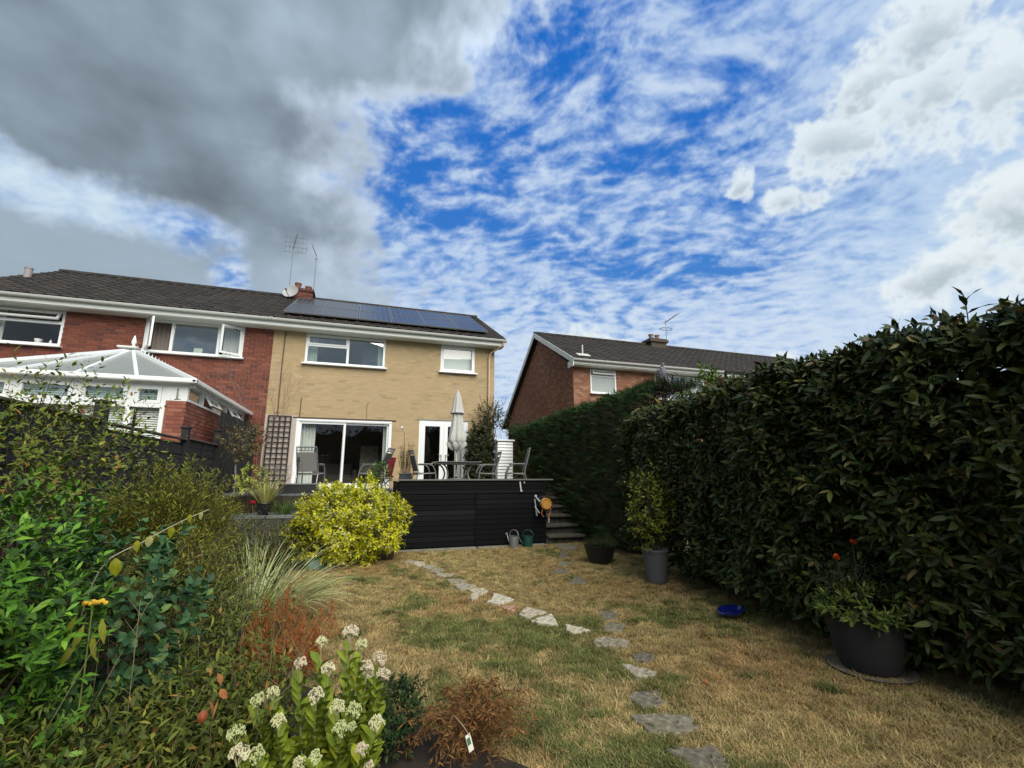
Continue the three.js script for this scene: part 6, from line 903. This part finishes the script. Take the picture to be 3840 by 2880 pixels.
// ---------- plants on the terrace and by the house ----------
{
  const r = rng(130), tree = thing('standard_tree', 'small lollipop tree on a bare grey stem by the black fence', 'tree', [-2.38, 1.05, -11.2]);
  mesh('trunk', tube([V(0, 0, 0), V(0.01, 0.3, 0), V(-0.02, 0.6, 0.01), V(-0.02, 0.85, 0)], 0.02, 0.014, 8), stemMat([0.3, 0.28, 0.25]), tree);
  const lb = []; for (let i = 0; i < 18; i++) { const a = r() * 6.28, q = 0.2 + r() * 0.3; lb.push(tube([V(-0.02, 0.75 + r() * 0.12, 0), V(Math.cos(a) * q * 0.5, 0.95 + r() * 0.15, Math.sin(a) * q * 0.5), V(Math.cos(a) * q, 1.0 + r() * 0.55, Math.sin(a) * q)], 0.007, 0.003, 4, 5)); } mesh('limbs', merge(lb), stemMat([0.2, 0.18, 0.15]), tree);
  bush({ root: tree, base: [-2.38, 1.05, -11.2], c: [0.1, 1.12, 0], rad: [0.5, 0.42, 0.42], sprigs: 260, per: 6, len: 0.08, leaf: LEAF.ovate, size: 0.95, shell: 0.2, up: 0.4, lump: 0.5, cap: 1, seed: 131, palette: [[0.143, 0.143, 0.058], [0.221, 0.182, 0.091], [0.091, 0.098, 0.046], [0.468, 0.39, 0.26], [0.286, 0.156, 0.104]], weights: [4, 3, 3, 1.2, 1], rough: 0.6, trans: 0.15, stems: 0 });
  // dead climber stems on the wall
  const cl = thing('bare_climber', 'leafless pinkish climber stems on the wall between the houses', 'climbing plant', [-2.75, 1.06, -14.85]), cs = [];
  const grow = (p, d, L, rad, depth) => { const e = p.clone().addScaledVector(d, L), mid = p.clone().lerp(e, 0.5).add(V((r() - 0.5) * 0.08, 0, (r() - 0.5) * 0.03)); e.z = clamp(e.z, -0.08, 0.12); cs.push(tube([p, mid, e], rad, rad * 0.6, 4, 4)); if (depth > 0) for (let k = 0; k < (depth > 2 ? 3 : 2); k++) grow(e, d.clone().add(V((r() - 0.5) * 1.1, 0.2, (r() - 0.5) * 0.2)).normalize(), L * (0.6 + r() * 0.25), rad * 0.65, depth - 1); };
  for (const x of [-0.12, 0.05, 0.18]) grow(V(x, 0, 0), V((r() - 0.5) * 0.2, 1, 0), 1.25, 0.011, 4); mesh('stems', merge(cs), stemMat([0.34, 0.2, 0.17]), cl);
}
bush({ name: 'variegated_shrub', label: 'yellow green variegated shrub beside the potted strappy plant', base: [-1.98, 0.74, -10.75], c: [0, 0.62, 0], rad: [0.32, 0.34, 0.28], sprigs: 170, per: 7, len: 0.05, leaf: LEAF.ovate, size: 0.9, seed: 141, lump: 0.3, palette: [[0.637, 0.694, 0.131], [0.413, 0.506, 0.094], [0.8, 0.8, 0.375], [0.188, 0.281, 0.056]], weights: [4, 3, 2, 2], rough: 0.5, trans: 0.2, stems: 12 });
bush({ name: 'lavender_shrub', label: 'grey purple shrub in front of the trellis foot', base: [-1.66, 0.74, -10.85], c: [0.05, 0.72, 0], rad: [0.36, 0.28, 0.25], sprigs: 210, per: 6, len: 0.06, leaf: LEAF.lance, size: 0.55, seed: 142, up: 0.7, lump: 0.4, palette: [[0.255, 0.24, 0.255], [0.33, 0.3, 0.315], [0.18, 0.18, 0.15], [0.3, 0.195, 0.12]], weights: [4, 3, 2, 2], rough: 0.8, stems: 20, foot: 0.2 });
{
  const p = thing('black_plant_pot', 'black plastic pot holding a straw coloured strappy plant on the terrace', 'plant pot', [-1.62, 0.744, -10.2]); mesh('pot', lathe([[0, 0], [0.1, 0], [0.13, 0.2], [0.14, 0.2], [0.14, 0.225], [0.125, 0.225], [0.12, 0.17], [0, 0.165]], 28), M.blackPlastic, p);
  strapPlant('potted_strap_plant', 'straw and yellow green strap leaves fanning from the black terrace pot', 'plant', [-1.62, 0.91, -10.2], 130, 0.62, 0.018, 151, [[0.5, 0.52, 0.12], [0.6, 0.54, 0.22], [0.32, 0.4, 0.09], [0.62, 0.56, 0.3]], [4, 3, 2, 2], 1.5, 0.8, 0.6, 40, 0.06);
  const f = thing('red_flower', 'single crimson pompom flower on a leaning stalk by the terrace', 'flower', [-1.72, 0.3, -9.6]); mesh('stem', tube([V(0.05, 0, 0), V(0.04, 0.4, 0), V(0.0, 0.66, 0)], 0.006, 0.004, 5), stemMat([0.2, 0.22, 0.12]), f); const g = []; const r = rng(152); for (let i = 0; i < 60; i++) { const l = leafGeo(0.06, 0.035, { seg: 2, curl: 0.3 }), a = r() * 6.28, q = r() * 1.5; l.rotateX(q); l.rotateY(a); l.translate(0, 0.68, 0); g.push(l); } mesh('bloom', merge(g), mat([0.6, 0.012, 0.05], 0.5), f);
}
strapPlant('brown_sedge', 'low bronze sedge at the foot of the lollipop tree', 'ornamental grass', [-2.2, 0.74, -10.6], 230, 0.34, 0.006, 161, [[0.2, 0.13, 0.04], [0.16, 0.15, 0.04], [0.26, 0.18, 0.07]], [3, 2, 2], 1.0, 1.6, 0.7, 0, 0.3);
strapPlant('green_sedge', 'fresh green fine grass spilling over the terrace edge', 'ornamental grass', [-1.28, 0.74, -10.2], 220, 0.5, 0.007, 162, [[0.12, 0.22, 0.05], [0.18, 0.3, 0.06], [0.08, 0.15, 0.04]], [3, 2, 2], 1.0, 1.9, 0.6, 0, 0.16, [0.1, 0.2]);
bush({ name: 'planter_plant', label: 'upright dark green plant in the patio trough beside the deck', category: 'plant', base: [0.62, 1.06, -12.0], c: [0, 0.38, 0], rad: [0.24, 0.32, 0.2], sprigs: 90, per: 7, len: 0.12, leaf: LEAF.lance, size: 1.3, seed: 171, up: 0.8, palette: [[0.105, 0.195, 0.045], [0.165, 0.27, 0.06], [0.06, 0.12, 0.03], [0.39, 0.45, 0.135]], weights: [4, 3, 3, 1], rough: 0.5, trans: 0.15, stems: 16, foot: 0.15 });
{
  const b = thing('trough_planter', 'black trough planter between the patio chairs and the deck', 'planter', [0.55, 0.72, -11.5]); mesh('trough', rbox(0.5, 0.34, 0.4, 0.015, 0, 0.17, 0), M.blackPlastic, b); mesh('rim', merge([rbox(0.54, 0.03, 0.05, 0.008, 0, 0.345, 0.2), rbox(0.54, 0.03, 0.05, 0.008, 0, 0.345, -0.2), rbox(0.05, 0.03, 0.36, 0.008, -0.25, 0.344, 0), rbox(0.05, 0.03, 0.36, 0.008, 0.25, 0.344, 0)]), mat([0.2, 0.21, 0.22], 0.5), b);
  const p = thing('square_planter', 'square dark planter on the deck corner by the cream wall', 'planter', [1.26, 1.1, -12.5]); mesh('box', merge([rbox(0.3, 0.42, 0.3, 0.012, 0, 0.21, 0)]), mat([0.03, 0.035, 0.038], 0.55), p); mesh('rim', merge([rbox(0.33, 0.03, 0.33, 0.008, 0, 0.43, 0)]), mat([0.12, 0.125, 0.13], 0.5), p);
  fineBush('dry_bamboo', 'thin yellow brown bamboo plant in the square deck planter', [1.26, 1.54, -12.5], 46, 0.9, 0.24, [0, 0], 181, [[0.14, 0.11, 0.035], [0.2, 0.14, 0.04], [0.1, 0.09, 0.03], [0.08, 0.1, 0.025]], [4, 3, 2, 2], LEAF.lance, 0.03, 0.75, [0.18, 0.13, 0.06]);
  // climber at the house corner
  bush({ name: 'climbing_shrub', label: 'dark tangled climber on the corner of the cream house', category: 'climbing plant', base: [3.85, 1.06, -14.6], c: [0, 1.0, 0], rad: [0.52, 1.1, 0.36], sprigs: 1150, per: 6, len: 0.1, leaf: LEAF.ovate, size: 1.5, seed: 191, shell: 0.3, lump: 0.4, up: 0.3, cap: 1, palette: [[0.046, 0.065, 0.029], [0.072, 0.091, 0.039], [0.029, 0.044, 0.023], [0.104, 0.078, 0.052]], weights: [4, 3, 4, 1.2], rough: 0.5, nParts: 0, stems: 30, foot: 0.25 });
  bush({ root: scene.children.find(o => o.name === 'climbing_shrub'), base: [3.85, 1.06, -14.6], c: [0.35, 2.35, 0.1], rad: [0.52, 0.48, 0.3], sprigs: 300, per: 6, len: 0.14, leaf: LEAF.ovate, size: 1.1, seed: 192, shell: 0.2, lump: 0.8, up: 0.3, cap: 1, palette: [[0.035, 0.05, 0.022], [0.055, 0.07, 0.03], [0.022, 0.034, 0.018], [0.08, 0.06, 0.04]], weights: [4, 3, 4, 1.2], rough: 0.5, nParts: 0, stems: 16, foot: 0.2, mass: 'upper_foliage' });
  bush({ name: 'gold_conifer', label: 'feathery olive gold conifer between the deck and the conifer hedge', base: [4.75, 1.06, -13.0], c: [0, 0.55, 0], rad: [0.32, 0.6, 0.3], sprigs: 420, per: 6, len: 0.06, leaf: LEAF.narrow, size: 1.5, seed: 193, up: 0.75, shell: 0.3, cap: 1, palette: [[0.1, 0.11, 0.02], [0.14, 0.14, 0.03], [0.06, 0.07, 0.02]], weights: [3, 2, 3], rough: 0.7, stems: 10 });
}
// ---------- pots along the hedge ----------
{
  const g = thing('grey_plant_pot', 'tall ribbed grey pot with a shrub in front of the hedge', 'plant pot', [4.12, 0, -5.85]);
  const prof = [[0, 0], [0.125, 0], [0.13, 0.015]]; for (let k = 0; k < 9; k++) { const y = 0.03 + k * 0.044; prof.push([0.132 + y * 0.1, y], [0.136 + y * 0.1, y + 0.02]); } prof.push([0.178, 0.43], [0.186, 0.44], [0.186, 0.465], [0.17, 0.465], [0.165, 0.4], [0, 0.39]);
  mesh('pot', lathe(prof, 40), mat([0.115, 0.12, 0.125], 0.75, { map: rep(T.grain, 3) }), g); mesh('compost', new THREE.CylinderGeometry(0.163, 0.163, 0.02, 28).translate(0, 0.395, 0), M.soil, g);
  bush({ name: 'potted_shrub', label: 'upright yellow green shrub growing in the tall grey pot', base: [4.12, 0.4, -5.85], c: [-0.04, 0.62, 0], rad: [0.3, 0.58, 0.28], sprigs: 250, per: 6, len: 0.07, leaf: LEAF.ovate, size: 1.1, seed: 201, shell: 0.3, lump: 0.4, up: 0.5, cap: 1, palette: [[0.195, 0.225, 0.03], [0.285, 0.3, 0.045], [0.12, 0.15, 0.03], [0.405, 0.39, 0.09]], weights: [4, 3, 3, 1], rough: 0.42, trans: 0.15, nParts: 60, stems: 14, foot: 0.06 });
  const t = thing('black_tub', 'wide black tub of rough grass on the lawn by the hedge', 'plant pot', [4.12, 0, -7.45]); mesh('tub', lathe([[0, 0], [0.17, 0], [0.2, 0.03], [0.27, 0.28], [0.285, 0.3], [0.27, 0.3], [0.25, 0.24], [0, 0.23]], 36), M.blackPlastic, t); mesh('compost', new THREE.CylinderGeometry(0.245, 0.245, 0.02, 28).translate(0, 0.235, 0), M.soil, t);
  strapPlant('tub_grass', 'rough dark grass growing out of the black tub', 'ornamental grass', [4.12, 0.24, -7.45], 420, 0.24, 0.007, 211, [[0.06, 0.085, 0.025], [0.09, 0.11, 0.03], [0.04, 0.06, 0.02], [0.13, 0.1, 0.04]], [4, 3, 3, 1], 1.1, 1.8, 0.7, 0, 0.22);
  const d = thing('dark_stone_pot', 'large rounded dark grey pot of marigolds against the laurel hedge', 'plant pot', [3.9, 0.025, -2.83]); mesh('pot', lathe([[0, 0], [0.18, 0], [0.202, 0.02], [0.23, 0.12], [0.252, 0.28], [0.258, 0.39], [0.254, 0.41], [0.235, 0.41], [0.23, 0.36], [0, 0.35]], 44), mat([0.026, 0.026, 0.028], 0.85, { map: rep(T.grain, 4), bumpMap: rep(T.grainBump, 4), bumpScale: 0.003 }), d); mesh('compost', new THREE.CylinderGeometry(0.229, 0.229, 0.02, 30).translate(0, 0.36, 0), M.soil, d);
  single('pot_saucer', lathe([[0, 0], [0.27, 0], [0.295, 0.02], [0.285, 0.023], [0.26, 0.008], [0, 0.008]], 40).translate(3.9, 0.014, -2.83), mat([0.22, 0.21, 0.18], 0.8, { map: T.stone }), 'pale saucer under the large dark grey pot', 'saucer');
  bush({ name: 'pot_foliage_plant', label: 'mixed leafy plants spilling over the large dark pot', category: 'plant', base: [3.9, 0.38, -2.83], c: [-0.02, 0.07, 0.02], rad: [0.3, 0.16, 0.3], sprigs: 150, per: 7, len: 0.05, leaf: LEAF.finger, size: 1.0, seed: 221, shell: 0.5, up: 0.4, cap: 0.7, palette: [[0.12, 0.18, 0.033], [0.195, 0.24, 0.045], [0.068, 0.112, 0.03], [0.24, 0.255, 0.135]], weights: [4, 3, 3, 1], rough: 0.5, trans: 0.1, nParts: 40, stems: 8 });
  bush({ name: 'marigold', label: 'dark feathery marigold plant with two orange flowers in the large pot', category: 'plant', base: [3.86, 0.39, -2.86], c: [0, 0.24, 0], rad: [0.24, 0.25, 0.22], sprigs: 170, per: 7, len: 0.06, leaf: LEAF.narrow, size: 1.1, seed: 222, shell: 0.2, up: 0.7, cap: 0.9, palette: [[0.03, 0.04, 0.025], [0.045, 0.055, 0.03], [0.06, 0.05, 0.05]], weights: [3, 2, 1], rough: 0.7, stems: 14 });
  const mg = scene.children.find(o => o.name === 'marigold'), r = rng(223); for (const [x, y, z] of [[-0.2, 0.46, 0.05], [0.04, 0.56, 0.02]]) { const q = []; for (let i = 0; i < 40; i++) { const l = leafGeo(0.034, 0.022, { seg: 2, curl: 0.4 }); l.rotateX(0.3 + r() * 1.2); l.rotateY(r() * 6.28); q.push(l); } const b = mesh('bloom', merge(q), mat([0.68, 0.11, 0.02], 0.55), mg); b.position.set(x, y, z); b.rotation.set(0.5, 0, 0.3); mesh('stem', tube([V(x * 0.3, 0.05, z * 0.3), V(x * 0.8, y * 0.6, z), V(x, y, z)], 0.004, 0.003, 5), stemMat([0.08, 0.09, 0.05]), mg); }
  const bl = thing('blue_dish', 'deep blue glazed oval dish lying on the lawn by the hedge', 'dish', [3.9, 0.03, -4.25], 0.5); mesh('bowl', (() => { const g = lathe([[0, 0], [0.1, 0], [0.145, 0.035], [0.16, 0.062], [0.152, 0.064], [0.135, 0.04], [0.09, 0.012], [0, 0.01]], 40); g.scale(1.25, 1, 0.8); return g; })(), phys([0.008, 0.018, 0.17], 0.15, { clearcoat: 1, clearcoatRoughness: 0.08 }), bl); mesh('lug', rbox(0.07, 0.02, 0.06, 0.009, -0.2, 0.058, -0.02), phys([0.008, 0.018, 0.17], 0.15, { clearcoat: 1, clearcoatRoughness: 0.08 }), bl);
}
// ---------- above the hedge: purple maple, shoots, pigeon ----------
bush({ name: 'purple_maple', label: 'dark purple leaved maple showing above the hedges', category: 'tree', base: [5.5, 0, -7.15], c: [0, 2.92, 0], rad: [0.5, 0.4, 0.4], sprigs: 240, per: 6, len: 0.08, leaf: LEAF.lance, size: 1.1, seed: 231, shell: 0.2, lump: 0.4, up: 0.5, cap: 1, palette: [[0.035, 0.012, 0.018], [0.05, 0.016, 0.02], [0.025, 0.012, 0.014]], weights: [3, 2, 2], rough: 0.6, stems: 12, stemR: 0.02 });
bush({ name: 'pale_sapling', label: 'bright green leafy shoot standing above the hedge', category: 'shrub', base: [5.5, 0, -6.05], c: [0, 3.02, 0], rad: [0.15, 0.3, 0.15], sprigs: 46, per: 6, len: 0.08, leaf: LEAF.ovate, size: 1.3, seed: 232, shell: 0.1, up: 0.7, cap: 1, palette: [[0.182, 0.308, 0.056], [0.252, 0.392, 0.084], [0.126, 0.224, 0.042]], weights: [3, 2, 2], rough: 0.45, trans: 0.25, stems: 5, stemR: 0.015 });
{
  const t = thing('pigeon', 'grey wood pigeon perched upright on the purple maple', 'bird', [5.42, 3.32, -7.15], 0.2);
  // an upright bird: body lofted along a leaning spine, head, beak, tail, folded wings, feet
  const ring = (c, rx, rz, n = 18) => Array.from({ length: n }, (_, i) => V(c.x + Math.cos(i / n * 6.283) * rx, c.y, c.z + Math.sin(i / n * 6.283) * rz));
  const loft = rings => { const P = [], I = [], n = rings[0].length; rings.forEach(q => q.forEach(v => P.push(v.x, v.y, v.z))); for (let i = 0; i < rings.length - 1; i++) for (let k = 0; k < n; k++) { const a = i * n + k, b = i * n + (k + 1) % n; I.push(a, a + n, b, b, a + n, b + n); } const g = new THREE.BufferGeometry(); g.setAttribute('position', new THREE.Float32BufferAttribute(P, 3)); g.setAttribute('uv', new THREE.Float32BufferAttribute(P.filter((_, i) => i % 3 !== 2), 2)); g.setIndex(I); g.computeVertexNormals(); return g; };
  const prof = [[-0.13, 0.005, -0.05, 0.02], [-0.1, 0.03, -0.03, 0.03], [-0.04, 0.058, -0.015, 0.055], [0.03, 0.078, 0.0, 0.078], [0.09, 0.076, 0.012, 0.078], [0.14, 0.056, 0.014, 0.06], [0.175, 0.034, 0.012, 0.038], [0.2, 0.03, 0.016, 0.034], [0.225, 0.033, 0.022, 0.038], [0.25, 0.029, 0.026, 0.034], [0.27, 0.014, 0.026, 0.018], [0.276, 0.002, 0.026, 0.003]];
  const bodyGeo = loft(prof.map(([y, rx, z, rz]) => ring(V(0, y, z), rx, rz))); mesh('body', bodyGeo, mat([0.2, 0.2, 0.23], 0.8, { map: rep(T.grain, 4) }), t);
  mesh('beak', new THREE.ConeGeometry(0.009, 0.032, 8).rotateX(Math.PI / 2 + 0.2).translate(0, 0.235, 0.07), mat([0.45, 0.25, 0.1], 0.5), t);
  for (const s of [-1, 1]) { mesh('wing', (() => { const g = new THREE.SphereGeometry(1, 14, 10); g.scale(0.02, 0.12, 0.055); g.rotateX(-0.12); g.rotateZ(s * -0.12); g.translate(s * 0.066, 0.03, -0.02); return g; })(), mat([0.16, 0.16, 0.185], 0.8), t); mesh('eye', new THREE.SphereGeometry(0.005, 8, 6).translate(s * 0.028, 0.24, 0.042), M.dark, t); mesh('leg', merge([rod(V(s * 0.025, -0.06, 0.01), V(s * 0.028, -0.125, 0.02), 0.005), rod(V(s * 0.028, -0.125, 0.02), V(s * 0.03, -0.13, 0.055), 0.004), rod(V(s * 0.028, -0.125, 0.02), V(s * 0.045, -0.13, 0.045), 0.004)]), mat([0.4, 0.12, 0.12], 0.6), t); mesh('neck_patch', new THREE.SphereGeometry(0.018, 10, 8).scale(0.4, 0.9, 1).translate(s * 0.034, 0.165, 0.012), mat([0.65, 0.66, 0.66], 0.8), t); }
  mesh('tail', rbox(0.07, 0.13, 0.014, 0.005, 0, -0.16, -0.065, [0.22, 0, 0]), mat([0.1, 0.1, 0.12], 0.8), t);
}

// ---------- tall hedge at the far end of the garden, behind the camera: the patio door mirrors it ----------
{
  const r = rng(401), root = thing('boundary_trees', 'dense dark evergreen screen closing the end of the garden', 'hedge', [0, 0, 10.5]), list = [];
  for (let i = 0; i < 5200; i++) { const x = (r() - 0.5) * 34, top = 5.2 + fbm(x * 0.5, 3, 3) * 1.6, y = 0.1 + r() * top; list.push({ m: aim(V(x, y, -0.3 - r() * 0.5 + fbm(x, y, 2) * 0.3), V((r() - 0.5), 0.4 + r() * 0.6, -0.9), 1, r, 1), c: (r() * 3) | 0 }); }
  leaves(root, leafGeo(0.34, 0.2, { seg: 2 }), list, [[0.022, 0.04, 0.014], [0.032, 0.055, 0.018], [0.016, 0.028, 0.012]], { rough: 0.6 });
  const g = new THREE.BoxGeometry(34, 1, 1.2, 60, 10, 1), p = g.attributes.position; for (let i = 0; i < p.count; i++) { const x = p.getX(i), top = 4.9 + fbm(x * 0.5, 3, 3) * 1.6; p.setY(i, (p.getY(i) + 0.5) * top); } g.translate(0, 0, 0.6); g.computeVertexNormals(); mesh('inner_branches', g, mat([0.08, 0.075, 0.045], 0.95), root);
}

// ---------- dry stalks standing in the border ----------
{
  const r = rng(420), root = thing('dry_stalks', 'thin straw coloured dead stalks leaning out of the border plants', 'plant', [-0.85, 0.03, -3.1]), st = [];
  for (let i = 0; i < 46; i++) { const b = V((r() - 0.5) * 1.1, 0, (r() - 0.5) * 1.6), h = 0.5 + r() * 0.55, e = b.clone().add(V((r() - 0.35) * 0.5, h, (r() - 0.5) * 0.3)), mid = b.clone().lerp(e, 0.5).add(V((r() - 0.5) * 0.08, 0.05, (r() - 0.5) * 0.08)); st.push(tube([b, mid, e], 0.0026, 0.0012, 4, 6)); if (r() < 0.6) for (let k = 0; k < 4; k++) { const p = mid.clone().lerp(e, r()); st.push(tube([p, p.clone().add(V((r() - 0.5) * 0.16, 0.05 + r() * 0.1, (r() - 0.5) * 0.16))], 0.0014, 0.0008, 3, 1)); } }
  mesh('stalks', merge(st), stemMat([0.34, 0.28, 0.15]), root);
}
renderer.render(scene, camera);
